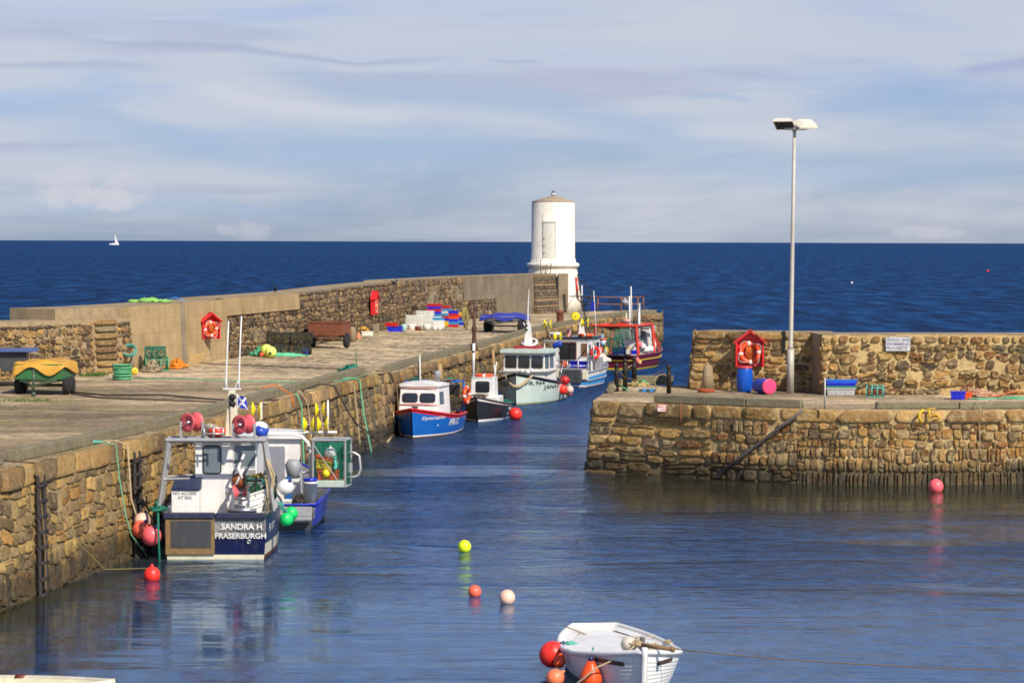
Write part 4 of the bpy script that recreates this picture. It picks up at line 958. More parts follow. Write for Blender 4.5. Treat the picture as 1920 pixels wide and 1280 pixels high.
def face_win(bt, b4, t4, z0, z1, i, j, f, zc, w, h, r=.05, mat=None, frame=None):
    """window on the wall between corners i and j at fraction f, centre height zc"""
    k = (zc-z0)/(z1-z0)
    A = Vector((*b4[i], z0)).lerp(Vector((*t4[i], z1)), k); Bp = Vector((*b4[j], z0)).lerp(Vector((*t4[j], z1)), k)
    p = A.lerp(Bp, f); ux = Bp-A; up_ = (Vector((*t4[i], z1))-Vector((*b4[i], z0))).lerp(Vector((*t4[j], z1))-Vector((*b4[j], z0)), f)
    n = ux.cross(up_); cen = Vector(((b4[0][0]+b4[2][0])/2, (b4[0][1]+b4[1][1]+b4[2][1]+b4[3][1])/4, zc))
    if n.dot(p-cen) < 0: ux = -ux
    return window(bt.o, p, ux, up_, w, h, r, mat, frame)
# ---------------------------------------------------------------- A: navy boat, stern towards us
A = Boat('fishing_boat', 'navy and white fishing boat SANDRA H, stern on, with pink rope drums and twin aerials', 'fishing boat', stern=(-7.07, 63.5, 0), ang=R(91), L=6.0, B=2.75, sheer=(1.08, 1.08, 1.5), rake=.6, sr=.9, kb=.93, kf=.5, deck=.55)
A.hull([('z', -.4, 2), ('z', 0.0, 2), ('z', .11, 1), ('f', .35, 0), ('f', .6, 0), ('t', -.24, 0), ('t', 0, 3)], [NAVY, CREAM, BROWNR, gloss('green_rail', s(12, 70, 52), .4), WHITE], transom_mats=[1, 1, 0, 0, 0, 0], top=4)
A.rail(DGREY, .035)
m = MB(); m.box(-3.06, -2.995, .02, 1.19, .12, .965); A.part('transom_frame', m, [WOOD], .01)
m = MB(); m.box(-3.075, -3.05, .10, 1.06, .28, .93); A.part('stern_door', m, [DGREY], .008)
m = MB(); m.box(-3.10, -2.94, .03, 1.24, .985, 1.12); m.box(-3.09, -2.94, -1.20, -.02, .985, 1.115); A.part('transom_cap', m, [gloss('navy_cap', (.02, .025, .06), .5, dirt=.4)], .015)
A.ttext('SANDRA H', .20, -.63, .78, WHITE, .005); A.ttext('FRASERBURGH', .185, -.60, .56, WHITE, .004)
A.text('FR 1077', .26, -1, .12, .72, WHITE, .004)
m = MB(); m.lathe([(.045, 0), (.06, .03), (.03, .035), (.028, .0)], 14, 0, Matrix.Translation((-3.01, -.80, .42)) @ ring_T((-1, 0, 0))); A.part('exhaust_outlet', m, [STEEL])
# low locker with writing
m = MB(); m.box(-2.75, -2.1, .42, 1.08, 1.0, 1.62); A.part('locker', m, [WHITE], .02)
m = MB(); text_on(m, 'NO ACCESS\nAT SEA', .105, lambda u, v: (-2.757, .76-u, 1.50+v), 0, 'CENTER', .002); A.part('lettering', m, [gloss('grey_letter', (.16, .16, .15), .5)])
m = MB(); m.add([(-2.75, 1.08, 1.63), (-2.75, .42, 1.66), (-1.9, .42, 1.93), (-1.9, 1.05, 1.9), (-2.75, 1.08, 1.60), (-2.75, .42, 1.60), (-1.9, .42, 1.60), (-1.9, 1.05, 1.60)], [(0, 1, 2, 3), (0, 1, 5, 4), (1, 2, 6, 5), (2, 3, 7, 6), (3, 0, 4, 7)]); A.part('locker_cover', m, [gloss('tarp_navy', (.02, .03, .07), .6)], .015)
# wheelhouse
b4, t4 = house(A, -2.0, 1.0, 1.52, 1.4, .55, 2.70, WHITE, .2, .0, over=.05, crown=.03, inw=.01, y0=-.16)
def awin(x, yc, zc, w, h, r, mat=GLASSL, frame=BLKR, fw_=.03): return window(A.o, (x, yc, zc), (0, -1, 0), (0, 0, 1), w, h, r, mat, frame, fw_=fw_)
m = MB(); m.box(-2.05, -1.995, -.33, .58, .72, 2.62); dr = A.part('door', m, [WHITE], .012)
awin(-2.055, .17, 2.30, .40, .64, .07)
awin(-2.015, -.62, 2.40, .50, .52, .02, GLASSL, WHITE, .02)
m = MB(); m.box(-2.04, -1.99, -.88, -.34, 1.42, 2.06); A.part('hatch', m, [GREYP], .01)
m = MB(); T = Matrix.Translation((-2.05, -.50, 1.80)) @ ring_T((-1, 0, 0)); m.lathe([(.001, 0), (.17, 0), (.19, .02), (.18, .05), (.13, .055), (.12, .075), (.001, .08)], 24, 0, T); A.part('wooden_cover', m, [WOODR])
m = MB(); m.sphere((-2.06, -.26, 1.56), .09, 14, 0); A.part('deck_lamp', m, [WHITE])
# gantry
def bar(mb, a, c, w=.07, mat=0):
    mb.tube([a, c], w*.62, 4, mat, smooth=False)
m = MB(); zt_ = 2.83
for x, k in ((-2.9, 1), (-2.25, 0)):
    bar(m, (x, 1.20, zt_), (x, -1.20, zt_), .10); bar(m, (x, 1.14, zt_), (x-.0, 1.38, 1.15), .085); bar(m, (x, -1.14, zt_), (x, -1.38, 1.15), .085)
for y in (1.15, -1.15): bar(m, (-2.9, y, zt_), (-2.25, y, zt_), .07)
bar(m, (-2.9, 1.32, 1.9), (-2.9, .62, 1.92), .05); bar(m, (-2.25, 1.28, 1.9), (-1.9, .62, 1.92), .045)
for z in (1.7, 2.3): bar(m, (-2.9, -1.22, z), (-2.25, -1.22, z), .045)
A.part('gantry', m, [ALU])
# drums
for y, dz in ((.60, .05), (-.64, .0)):
    m = MB(); roller(m, (-2.6, y, 3.2+dz), (1, -.75, 0), .235, .16); A.part('rope_drum', m, [PINKR, STEEL])
    m = MB(); 
    for q in (-.26, .26): m.box(-2.63, -2.57, y+q-.03, y+q+.03, 2.86, 3.22+dz)
    m.box(-2.62, -2.58, y-.26, y+.26, 2.86, 2.90); A.part('drum_bracket', m, [ALU])
m = MB()
for z in (2.98, 3.12): m.tube([(-2.7, .30, z), (-2.7, -.16, z)], .022, 6)
for y in (.30, .07, -.16): m.tube([(-2.7, y, 2.85), (-2.7, y, 3.12)], .022, 6)
A.part('roof_rail', m, [ALU])
m = MB(); T = Matrix.Translation((-2.2, .04, 2.9)); m.lathe([(.001, 0), (.19, 0), (.22, .06), (.22, .16), (.17, .2), (.001, .21)], 18, 0, T); A.part('life_raft', m, [ORANGEP])
m = MB(); m.lathe([(.12, 2.78), (.12, 3.05), (.15, 3.06), (.15, 3.12), (.001, 3.16)], 14, 0, Matrix.Translation((-1.6, .26, 0))); A.part('vent_cowl', m, [gloss('cowl_beige', (.4, .35, .25))])
# mast
m = MB(); x0_, yM = -1.9, -.30
m.add([(x0_-.16, yM+.17, 2.82), (x0_+.16, yM+.17, 2.82), (x0_+.16, yM-.17, 2.82), (x0_-.16, yM-.17, 2.82), (x0_-.08, yM+.08, 3.98), (x0_+.08, yM+.08, 3.98), (x0_+.08, yM-.08, 3.98), (x0_-.08, yM-.08, 3.98)], [(0, 1, 5, 4), (1, 2, 6, 5), (2, 3, 7, 6), (3, 0, 4, 7), (4, 5, 6, 7)])
m.box(x0_-.24, x0_+.24, yM-.24, yM+.24, 2.80, 2.86); m.box(x0_-.185, x0_-.15, yM-.03, yM+.03, 2.86, 3.6)
A.part('mast', m, [CREAM], .015)
m = MB(); m.box(x0_-.04, x0_+.04, yM-.22, yM+.22, 4.0, 4.03); A.part('mast_bar', m, [WHITE])
for y, zb, zt2, dx in ((.14, 4.03, 5.66, .0), (-.17, 4.03, 5.78, .0)):
    m = MB(); m.tube([(x0_, yM+y, zb), (x0_, yM+y+.005, zb+.18), (x0_, yM+y-.02, (zb+zt2)/2), (x0_, yM+y-.06, zt2)], [.035, .024, .020, .015], 8); A.part('aerial', m, [WHITE])
m = MB(); m.tube([(x0_, yM+.0, 3.8), (x0_-.05, yM-.07, 3.95), (x0_, yM-.1, 4.12), (x0_, yM-.15, 4.22)], .012, 5); A.part('aerial_cable', m, [WHITE])
for z in (3.82, 3.66): m = MB(); m.sphere((x0_-.14, yM-.02, z), .085, 14); A.part('mast_lamp', m, [BLKR])
# flag with a white diagonal cross
m = MB(); nU, nV = 12, 9; vs = []; msk = []
for i in range(nU+1):
    for j in range(nV+1):
        u, v = i/nU, j/nV; vs.append((x0_-.05+.03*math.sin(u*7+v*2), yM-.14-u*.25*(.8+.2*v), 3.86-v*.30-.06*u*u))
fs = []; ms = []
for i in range(nU):
    for j in range(nV):
        u, v = (i+.5)/nU, (j+.5)/nV; fs.append((i*(nV+1)+j, (i+1)*(nV+1)+j, (i+1)*(nV+1)+j+1, i*(nV+1)+j+1)); ms.append(1 if (abs(u-v) < .1 or abs(u-(1-v)) < .1) else 0)
m.add(vs, fs, ms, True); m.tube([(x0_-.05, yM-.13, 3.3), (x0_-.05, yM-.13, 3.9)], .012, 5, 1); A.part('flag', m, [ROYAL, WHITE])
# hauler and stern roller
m = MB(); roller(m, (-2.55, -.57, 1.55), (0, 1, 0), .20, .17); A.part('net_hauler', m, [PINKR, STEEL])
m = MB()
for y in (-.40, -.78): m.box(-2.9, -2.82, y-.03, y+.03, 1.1, 1.62)
for z in (1.28, 1.44): m.tube([(-2.86, -.40, z), (-2.86, -.78, z)], .03, 8)
m.tube([(-2.95, -.28, 1.17), (-2.95, -.98, 1.17)], .055, 12)
A.part('stern_roller', m, [STEEL])
m = MB(); m.tube([(-2.6, -.6, 1.9), (-2.5, -.5, 2.15), (-2.3, -.62, 2.45)], .035, 6); m.tube([(-2.6, -.45, 1.75), (-2.5, -.62, 2.1)], .03, 6); A.part('hauler_arm', m, [WHITE])
# stern quarter rope bundles
m = MB()
for k in range(9):
    y = -1.18-.03*k*.5-rng.uniform(0, .12); x = -2.9+rng.uniform(-.08, .5); zt2 = rng.uniform(1.9, 2.5)
    m.tube([(x, -1.17-.1*rng.random(), zt2), (x+rng.uniform(-.05, .05), y-.08, zt2-.5), (x+rng.uniform(-.06, .06), y-.02, 1.5), (x, y+.06, 1.14)], .026, 6)
tangle(m, (-2.7, -1.22, 1.85), (.22, .12, .35), 5, .02, 0, 4)
A.part('hanging_ropes', m, [BEIGER])
m = MB(); tangle(m, (-2.7, -1.18, 1.75), (.15, .1, .45), 5, .022, 0, 6); A.part('teal_rope', m, [TEAL])
m = MB(); m.lathe([(.02, 0), (.17, .01), (.19, .12), (.14, .22), (.02, .25)], 18, 0, Matrix.Translation((-2.1, -.95, 2.9)) @ Matrix.Rotation(.5, 4, 'X')); A.part('roof_float', m, [B_BLUE])
# blue and white float and blue ball on the roof
ball(A.W(-1.75, -1.0, 3.02), .185, gloss('float_bluewhite', s(32, 84, 178), .4), 'blue pot float behind the right pink drum of the navy boat')
m = MB(); m.lathe([(.21, .0), (.20, .06), (.15, .13), (.06, .17), (.001, .175)], 20, 0, Matrix.Translation(A.W(-2.0, -.98, 3.06))); tag(m.build('white_cap', [WHITE]), 'round white lid resting on the blue float on the navy boat', 'lid')
# cargo
creel(A.W(-2.5, -1.05, 1.42), .72, .50, .50, 'dark netted creel with yellow and black rope on the stern of the navy boat', R(2), NETG, BLKR, None, M('yb_rope', s(150, 130, 40), .8, var=.5, scale=40))
m = MB(); tangle(m, (0, 0, 0), (.3, .18, .10), 7, .02, 0, 9); o = m.build('rope_coil', [M('yb_rope2', s(168, 146, 44), .8, var=.6, scale=60)]); o.location = A.W(-2.5, -1.05, 1.93); tag(o, 'yellow and black rope heaped on top of the dark creel', 'rope coil')
for i, (dx, dy, dz, tl, rz_) in enumerate(((-2.72, -.97, 1.08, -.3, R(96)), (-2.68, -.92, 1.27, -.3, R(100)), (-2.62, -1.04, 1.42, -.33, R(84)))):
    L_ = ('white fish box lowest of the tilted pile on the navy stern', 'white fish box in the middle of the tilted pile on the navy stern', 'white fish box topmost of the tilted pile below the dark creel')[i]
    crate(A.W(dx, dy, dz), (.34, .52, .17), BOXW, L_, A.ang+rz_-R(90), group='white fish boxes on the navy boat', tilt=0).rotation_euler = (-.33, .1, A.ang+rz_-R(90))
# fenders between the navy boat and the quay
ball(Q(284, 1004, 63.4), .235, B_PINK, 'bright pink float at the stern corner of the navy boat, nearest the water', tilt=(.3, .4), group=None)
ball(Q(265, 992, 63.9), .22, B_CORAL, 'coral float wedged behind the bright pink float beside the navy stern', tilt=(.2, .5))
ball(Q(249, 1000, 64.2), .105, B_ORG, 'small orange float touching the quay wall left of the pink float', tilt=(.2, -.5))
ball(Q(267, 976, 64.2), .20, B_PALE, 'faded pale pink float on top of the cluster beside the navy stern', tilt=(-.3, .3))
ball(Q(262, 1003, 65.0), .19, B_DRED, 'dark red float at the back of the cluster beside the navy stern', tilt=(.2, .6))
m = MB(); tangle(m, (0, 0, 0), (.20, .18, .28), 9, .02, 0, 12); o = m.build('rope_coil', [NETG]); o.location = Q(295, 958, 63.3); tag(o, 'green rope knotted at the corner of the navy boat', 'rope coil')
rope([Q(296, 955, 63.2), Q(297, 1000, 63.1), Q(299, 1052, 63.0), P(299, 1070, -.25)], .03, NETG, 'green rope hanging from the navy stern corner into the water')
ball(Q(537, 973, 64.2), .17, B_GRN, 'green float hanging nearest on the right side of the navy boat', rope=None, tilt=(0, -.2))
ball(Q(546, 962, 65.2), .17, B_GRN, 'green float hanging just behind the nearer green float', tilt=(0, -.2))
m = MB(); 
for k in range(4): m.tube([Q(520+3*k, 940, 64.5), Q(528+2*k, 955, 64.6), Q(534+3*k, 962, 64.6)], .014, 5)
tag(m.build('fender_rope', [TEAL]), 'pale ropes holding the two green floats', 'rope')
ball(P(285, 1080, .08)+Vector((0, 0, .03)), .19, B_RED, 'red float on the water below the pink cluster by the quay', group=None, neck=B_RED)
ball(Q(536, 913, 66.0), .20, gloss('float_white', (.75, .73, .7), .4), 'white float behind the hanging ropes of the navy boat', tilt=(.5, .5))
# ---------------------------------------------------------------- B: royal blue boat ahead
B_ = Boat('fishing_boat', 'royal blue boat with white arch, netting cage and yellow rollers behind the navy boat', 'fishing boat', stern=(-6.45, 70.0, 0), ang=R(91), L=7.2, B=3.0, sheer=(.66, .82, 1.3), rake=.7, sr=.86, kb=.9, kf=.5, deck=.35)
B_.hull([('z', -.4, 1), ('z', .03, 1), ('z', .10, 0), ('f', .45, 0), ('f', .7, 0), ('t', -.1, 0), ('t', 0, 0)], [ROYAL, DGREY, GREYP], transom_mats=[1, 1, 1, 1, 2, 2], top=2)
B_.rail(ROYAL, .05)
B_.ttext('FRASERBURGH', .085, -.88, .24, WHITE, .002)
m = MB(); m.box(-3.95, -3.62, -1.2, 1.2, .28, .36); m.box(-3.7, -3.62, -1.2, 1.2, .36, .62); B_.part('stern_platform', m, [GREYP], .02)
b4, t4 = house(B_, -1.6, .9, 1.9, 1.7, .35, 2.27, WHITE, .25, .0, over=.14, crown=.05, inw=.03, y0=.18)
window(B_.o, (-1.61, .2, 1.55), (0, -1, 0), (0, 0, 1), 1.1, 1.0, .04, M('cabin_shade', (.25, .25, .28), .5), WHITE)  # grey pane puts the shade on the cabin's back wall into its colour
face_win(B_, b4, t4, .35, 2.27, 1, 2, .30, 1.75, .7, .75, .05, GLASS, WHITE)
m = MB(); m.lathe([(.07, 0), (.07, .02), (.05, .03), (.001, .03)], 12, 0, Matrix.Translation((-1.64, .3, 2.12)) @ ring_T((-1, 0, 0))); B_.part('deck_lamp', m, [YELP])
m = MB(); m.box(-1.8, -1.68, .3, .62, 2.12, 2.2); B_.part('work_light', m, [DGREY], .01)
m = MB(); m.tube([(-1.7, .9, 2.36), (-1.7, -.55, 2.38), (-1.7, -.80, 2.33), (-1.7, -.97, 2.16), (-1.7, -1.04, 1.9), (-1.7, -1.06, .8)], .05, 10); m.tube([(-1.7, -1.06, 1.35), (-1.7, -.78, 1.35)], .03, 6); B_.part('arch', m, [WHITE])
m = MB(); m.tube([(-1.4, -.6, 2.42), (-1.4, -1.75, 2.42)], .035, 8); m.tube([(-1.4, -1.5, 2.42), (-1.4, -1.5, 3.3)], .025, 6); m.tube([(-1.2, .32, 2.35), (-1.2, .32, 3.2)], .025, 6); m.box(-1.5, -1.1, -.9, .9, 2.40, 2.44); B_.part('roller_stand', m, [WHITE])
for (y, z) in ((.44, 3.03), (.44, 2.60), (-1.28, 3.03)):
    m = MB(); roller(m, (-1.3, y, z), (0, 1, 0), .215, .11); B_.part('rope_roller', m, [YELR, STEEL])
for (y, z) in ((-.98, 2.63), (-1.36, 2.63)):
    m = MB(); roller(m, (-1.4, y, z), (0, 1, 0), .215, .13); B_.part('rope_roller', m, [YELR, STEEL])
# netting cage overhanging the right side
x0, x1, y0, y1, z0, z1 = -2.75, -2.0, -1.16, -2.02, 1.06, 2.30
m = MB()
cs = [(x0, y0), (x0, y1), (x1, y1-.12), (x1, y0)]
for (x, y) in cs: bar(m, (x, y, z0), (x, y, z1), .06)
for z in (z0, z1):
    for a, c in zip(cs, cs[1:]+cs[:1]): bar(m, (*a, z), (*c, z), .06)
bar(m, (x0, y0, z1-.08), (x0, y1+.1, z0+.02), .025)
B_.part('cage_frame', m, [ALU])
m = MB()
def netpanel(m, a, c, z0, z1, n, k, r=.006, slack=.03):
    a, c = Vector(a), Vector(c)
    for i in range(n+1):
        p = a.lerp(c, i/n); m.tube([(p.x+slack*math.sin(j*.9+i), p.y+slack*math.cos(j*1.1+i*1.3), z0+(z1-z0)*j/8) for j in range(9)], r, 3, cap=False)
    for j in range(k+1):
        z = z0+(z1-z0)*j/k; m.tube([(a.x+(c.x-a.x)*i/8+slack*math.sin(i+j), a.y+(c.y-a.y)*i/8, z+slack*math.sin(i*1.7+j*.8)) for i in range(9)], r, 3, cap=False)
netpanel(m, (x0+.04, y0, 0), (x0+.04, y1, 0), z0, z1, 16, 20); netpanel(m, (x0, y1, 0), (x1, y1-.12, 0), z0, z1, 16, 22); netpanel(m, (x1, y0, 0), (x1, y1-.12, 0), z0, z1, 22, 26)
B_.part('cage_netting', m, [NETG])
m = MB(); nU = 10; vs = []
for i in range(nU+1):
    for j in range(7): u, v = i/nU, j/6; vs.append((x1-.12+.05*math.sin(u*9+v*3), y0-.05+(y1-y0)*u*.95, z1-.06-v*1.12+.03*math.sin(u*12)))
m.add(vs, [(i*7+j, (i+1)*7+j, (i+1)*7+j+1, i*7+j+1) for i in range(nU) for j in range(6)], 0, True); B_.part('net_curtain', m, [NETG])
m = MB(); m.box(x0-.02, x1, y1, y0, z0-.02, z0+.17); B_.part('cage_tray', m, [gloss('tray_green_white', (.45, .52, .42), .5, dirt=.5, dirtc=(.1, .3, .2))], .02)
m = MB(); m.tube([(-2.2, -1.95, 1.95), (-2.2, -2.25, 1.93), (-2.2, -2.38, 1.85), (-2.2, -2.42, 1.5), (-2.2, -2.36, 1.32), (-2.2, -2.2, 1.27), (-2.2, -1.95, 1.28)], .035, 8); m.box(-2.22, -2.18, -2.2, -2.0, 1.4, 1.66); B_.part('rail_loop', m, [ALU])
for (x, y, z, sz, mt, lb, tl) in ((-2.42, -1.56, 1.24, (.42, .55, .26), BOXO, 'orange crate at the bottom of the netting cage', 0), (-2.42, -1.50, 1.50, (.42, .55, .24), BOXY, 'yellow crate tilted above the orange crate in the netting cage', .2), (-2.42, -1.50, 1.72, (.42, .56, .10), BOXO, 'red orange tray tilted on the yellow crate in the netting cage', .22)):
    o = crate(B_.W(x, y, z), sz, mt, lb, B_.ang, name='crate', cat='crate'); o.rotation_euler = (tl, 0, B_.ang)
ball(B_.W(-2.66, -1.52, 1.42), .11, gloss('float_yellow', s(240, 214, 30), .4), 'small yellow float in front of the crates in the netting cage', neck=YELP)
ball(B_.W(-2.4, -1.62, 1.92), .16, gloss('float_white2', (.8, .8, .76), .4), 'white float on top of the crates inside the netting cage', neck=WHITE)
m = MB(); tangle(m, (0, 0, 0), (.08, .14, .5), 7, .018, 0, 21); o = m.build('rope_coil', [TEAL]); o.location = B_.W(-2.66, -1.76, 1.48); tag(o, 'turquoise rope hanging on the right of the crates in the netting cage', 'rope coil')
# deck clutter seen between
m = MB(); m.box(-3.1, -2.6, -.15, .35, .9, 1.4); B_.part('engine_casing', m, [GREYP], .04)
m = MB(); m.lathe([(.15, 0), (.22, .35), (.14, .5)], 14, 0, Matrix.Translation((-2.85, -.65, 1.3))); B_.part('vent_cowl', m, [GREYP])
m = MB(); m.box(-3.0, -2.86, -.62, -.45, .5, 1.35); B_.part('blue_locker', m, [gloss('locker_blue', s(24, 88, 150))], .02)
crate(B_.W(-3.2, -.45, .40), (.3, .34, .36), BOXW, 'white bait tub on the stern of the royal blue boat', B_.ang, name='bait_tub', cat='tub')
m = MB(); tangle(m, (0, 0, 0), (.22, .2, .35), 10, .03, 0, 31); o = m.build('rope_coil', [DKR]); o.location = B_.W(-3.0, -.82, .6); tag(o, 'black hose heap beside the white tub on the royal blue boat', 'hose')
m = MB(); m.lathe([(.17, 0), (.19, .5), (.2, .5), (.2, .55), (.15, .55)], 18, 0); m.lathe([(.19, .56), (.19, .64), (.001, .65)], 18, 1); o = m.build('bucket', [gloss('bucket_white', (.75, .76, .72), .4), ROYAL]); o.location = B_.W(-3.05, -1.12, .68); tag(o, 'white tub with blue lid below the netting cage', 'bucket')
# ---------------------------------------------------------------- C: blue and red boat
C = Boat('fishing_boat', 'bright blue boat FR12 with red rail and white cabin, bow towards us', 'fishing boat', bow=(-3.84, 103.0, 0), ang=R(-99), L=5.6, B=2.65, sheer=(.66, .74, 1.14), rake=.25, sr=.86, p=2.6, kb=.88, kf=.7, deck=.4)
C.hull([('z', -.4, 3), ('z', .03, 1), ('z', .09, 0), ('f', .4, 0), ('f', .65, 0), ('t', -.13, 2), ('t', 0, 2)], [BLUEH, WHITE, REDP, BROWNR], top=2)
C.rail(REDP, .045)
C.text('Oystercatcher', .19, 1, .84, .74, WHITE, .002, .2); C.text('FR12', .34, 1, .58, .50, WHITE, .010, .15, 1.5); C.text('Oystercatcher', .17, -1, .84, .80, gloss('faded_white', (.30, .36, .45)), .001, .2)
b4, t4 = house(C, -.15, 1.75, 1.95, 1.62, .42, 1.92, WHITE, .28, .05, over=.07, crown=.12, inw=.07)
for f in (.27, .73): face_win(C, b4, t4, .42, 1.92, 3, 2, f, 1.48, .56, .31, .09, GLASS, BLKR)
face_win(C, b4, t4, .42, 1.92, 2, 3, .0, 5, .01, .01) if False else None
face_win(C, b4, t4, .42, 1.92, 3, 0, .32, 1.46, .5, .42, .07, GLASSL, BLKR); face_win(C, b4, t4, .42, 1.92, 1, 2, .6, 1.46, .5, .42, .07, GLASSL, BLKR)
m = MB(); 
for z, w in ((1.20, .035), (1.83, .03)):
    k = (z-.42)/1.5; x = 1.75-.28*k+.012; hw = .81-.07*k; m.tube([(x-.03, hw, z), (x+.012, hw*.5, z+.03), (x+.02, 0, z+.045), (x+.012, -hw*.5, z+.03), (x-.03, -hw, z)], w, 6)
C.part('trim_strip', m, [PINKT])
m = MB(); m.box(1.55, 2.05, -.34, .34, .72, 1.0, 0, None, .05); C.part('foredeck_box', m, [WHITE], .04)
m = MB(); m.box(2.28, 2.42, -.1, .1, 1.05, 1.2); m.tube([(2.35, -.14, 1.18), (2.35, .14, 1.18)], .02, 6); C.part('bow_cleat', m, [DGREY])
m = MB(); m.tube([(1.0, -.05, 2.02), (1.0, -.07, 3.15)], [.035, .022], 8); C.part('mast', m, [WHITE])
m = MB(); m.tube([(.85, -.12, 2.02), (.85, -.14, 2.9)], .025, 6); m.tube([(.85, -.6, 2.62), (.85, .5, 2.60)], .012, 5); C.part('aerial', m, [DKR])
m = MB(); m.lathe([(.10, 1.95), (.10, 2.25), (.13, 2.26), (.13, 2.5), (.001, 2.52)], 14, 0, Matrix.Translation((.5, .55, 0))); C.part('exhaust_stack', m, [GREYP])
m = MB()
for y in (1.18, -1.0): m.tube([(-1.9, y, .6), (-1.9, y, 1.98)], .035, 8)
m.tube([(-1.9, 1.18, 1.98), (-1.9, -1.0, 1.98)], .035, 8); m.tube([(-.2, 1.0, 2.02), (-1.9, 1.18, 1.98)], .03, 8); m.tube([(-.2, -.9, 2.02), (-1.9, -1.0, 1.98)], .03, 8)
C.part('canopy_frame', m, [BLUEH])
m = MB()
for i in range(3): m.tube([(-1.8, .9-i*.3, 2.05), (-.1, .6-i*.25, 2.1)], .035, 6)
tag(m.build('poles', [WOOD]), None); m_ = bpy.data.objects['poles']; m_.parent = C.o
m = MB(); tangle(m, (-.6, -.5, 2.03), (.35, .3, .15), 6, .025, 0, 41); tangle(m, (-1.6, .6, 2.03), (.3, .3, .12), 6, .025, 0, 42); C.part('net_heap', m, [NETG])
lifering(C.o, (-1.9, 1.30, 1.42), .30, .075, (.15, 1, 0))
o = empty('bucket', C.W(-1.8, .80, 1.42), 'black bucket hanging under the blue canopy frame', 'bucket'); m = MB(); m.box(-.22, .22, -.2, .2, 0, .42, 0, None, -.12); m.build('bucket_body', [BLKR], o, bevel=.03); m = MB(); m.tube([(-.2, 0, .42), (0, 0, .56), (.2, 0, .42)], .012, 5); m.build('handle', [DKR], o)
ball(C.W(-1.2, .35, .72), .17, B_RED, 'red float lying in the cockpit of the blue boat', tilt=(1.2, 0))
ball(C.W(-1.55, .05, .70), .17, B_RED, 'second red float lying further back in the cockpit of the blue boat', tilt=(1.0, .5))
m = MB(); m.tube([(-.9, 1.0, .7), (-1.7, .2, 1.1)], .03, 6); m.tube([(-.6, .7, .6), (-2.4, .9, .85)], .025, 6); C.part('boat_hook', m, [WOOD])
drop(Q(729, 797, 104.5), .17, B_ORG, 'orange fender squeezed between the quay and the blue boat', rope=None)
rope([Q(737, 772, 104), Q(739, 790, 104), Q(736, 815, 104), P(726, 829, 0)], .035, BEIGER, 'tan rope hanging between the quay corner and the blue boat')
# ---------------------------------------------------------------- D: black clinker boat
D = Boat('fishing_boat', 'small black clinker boat with white wheelhouse and white mast behind the blue boat', 'fishing boat', bow=(-1.46, 112.3, 0), ang=R(-98), L=4.6, B=2.15, sheer=(.58, .66, 1.06), rake=.22, sr=.75, p=2.3, kb=.85, kf=.62, deck=.4, clinker=7)
D.hull([('z', -.4, 1), ('z', .0, 1), ('z', .09, 0), ('f', .25, 0), ('f', .37, 0), ('f', .48, 0), ('f', .6, 0), ('t', -.17, 1), ('t', -.07, 2), ('t', 0, 2)], [BLACK, WHITE, WOODR], top=2)
D.rail(DGREY, .035); 
m = MB(); m.tube([D.pt(1, 1, z)+Vector((.03, -.02, 0)) for z in (0, .3, .6, .9, 1.12)], .05, 6); D.part('stem_post', m, [BLACK])
D.text('FR4N', .19, 1, .46, .44, WHITE, .006, 0, 1.7, .035); D.text('FR414', .19, 1, .46, .26, WHITE, .006, 0, 1.5, .035)
m = MB(); m.box(-.3, 1.0, -.74, .74, .62, 1.0, 0, None, .0); D.part('deck_house', m, [GREYP if False else WHITE], .03)
b4, t4 = house(D, -.1, .85, 1.08, 1.04, 1.0, 1.78, WHITE, .05, .0, over=.02, crown=.0, inw=.03, rt_=.03)
face_win(D, b4, t4, 1.0, 1.78, 3, 2, .5, 1.40, .54, .42, .06, GLASS, BLKR)
m = MB(); m.tube([(.7, -.42, 1.8), (.7, -.40, 3.25)], .06, 10); m.lathe([(.066, 0), (.066, .1)], 10, 1, Matrix.Translation((.7, -.41, 2.85))); D.part('mast', m, [WHITE, DGREY])
lifering(D.o, (.35, 0, 1.87), .33, .06, (0, 0, 1))
m = MB(); m.tube([(.1, .42, 1.8), (.1, .44, 2.2)], .04, 6); m.tube([(-.1, .42, 1.8), (-.1, .46, 2.45)], .02, 6); m.box(.05, .15, .38, .48, 2.2, 2.3); D.part('aerial', m, [WHITE])
m = MB(); tangle(m, (0, 0, 0), (.45, .22, .20), 9, .03, 0, 51); o = m.build('rope_coil', [NETG]); o.location = D.W(-.9, .62, .62); tag(o, 'green net heaped on the side of the black boat', 'net')
m = MB(); tangle(m, (1.05, -.1, 1.03), (.25, .5, .1), 7, .02, 0, 52); D.part('deck_rope', m, [BROWNRP])
ball(Q(964, 776, 113.8)+Vector((.05, 0, 0)), .285, B_RED, 'large red float touching the water at the side of the black boat', tilt=(0, -1.1), rope=[Q(955, 762, 113.8), Q(958, 772, 113.8)])
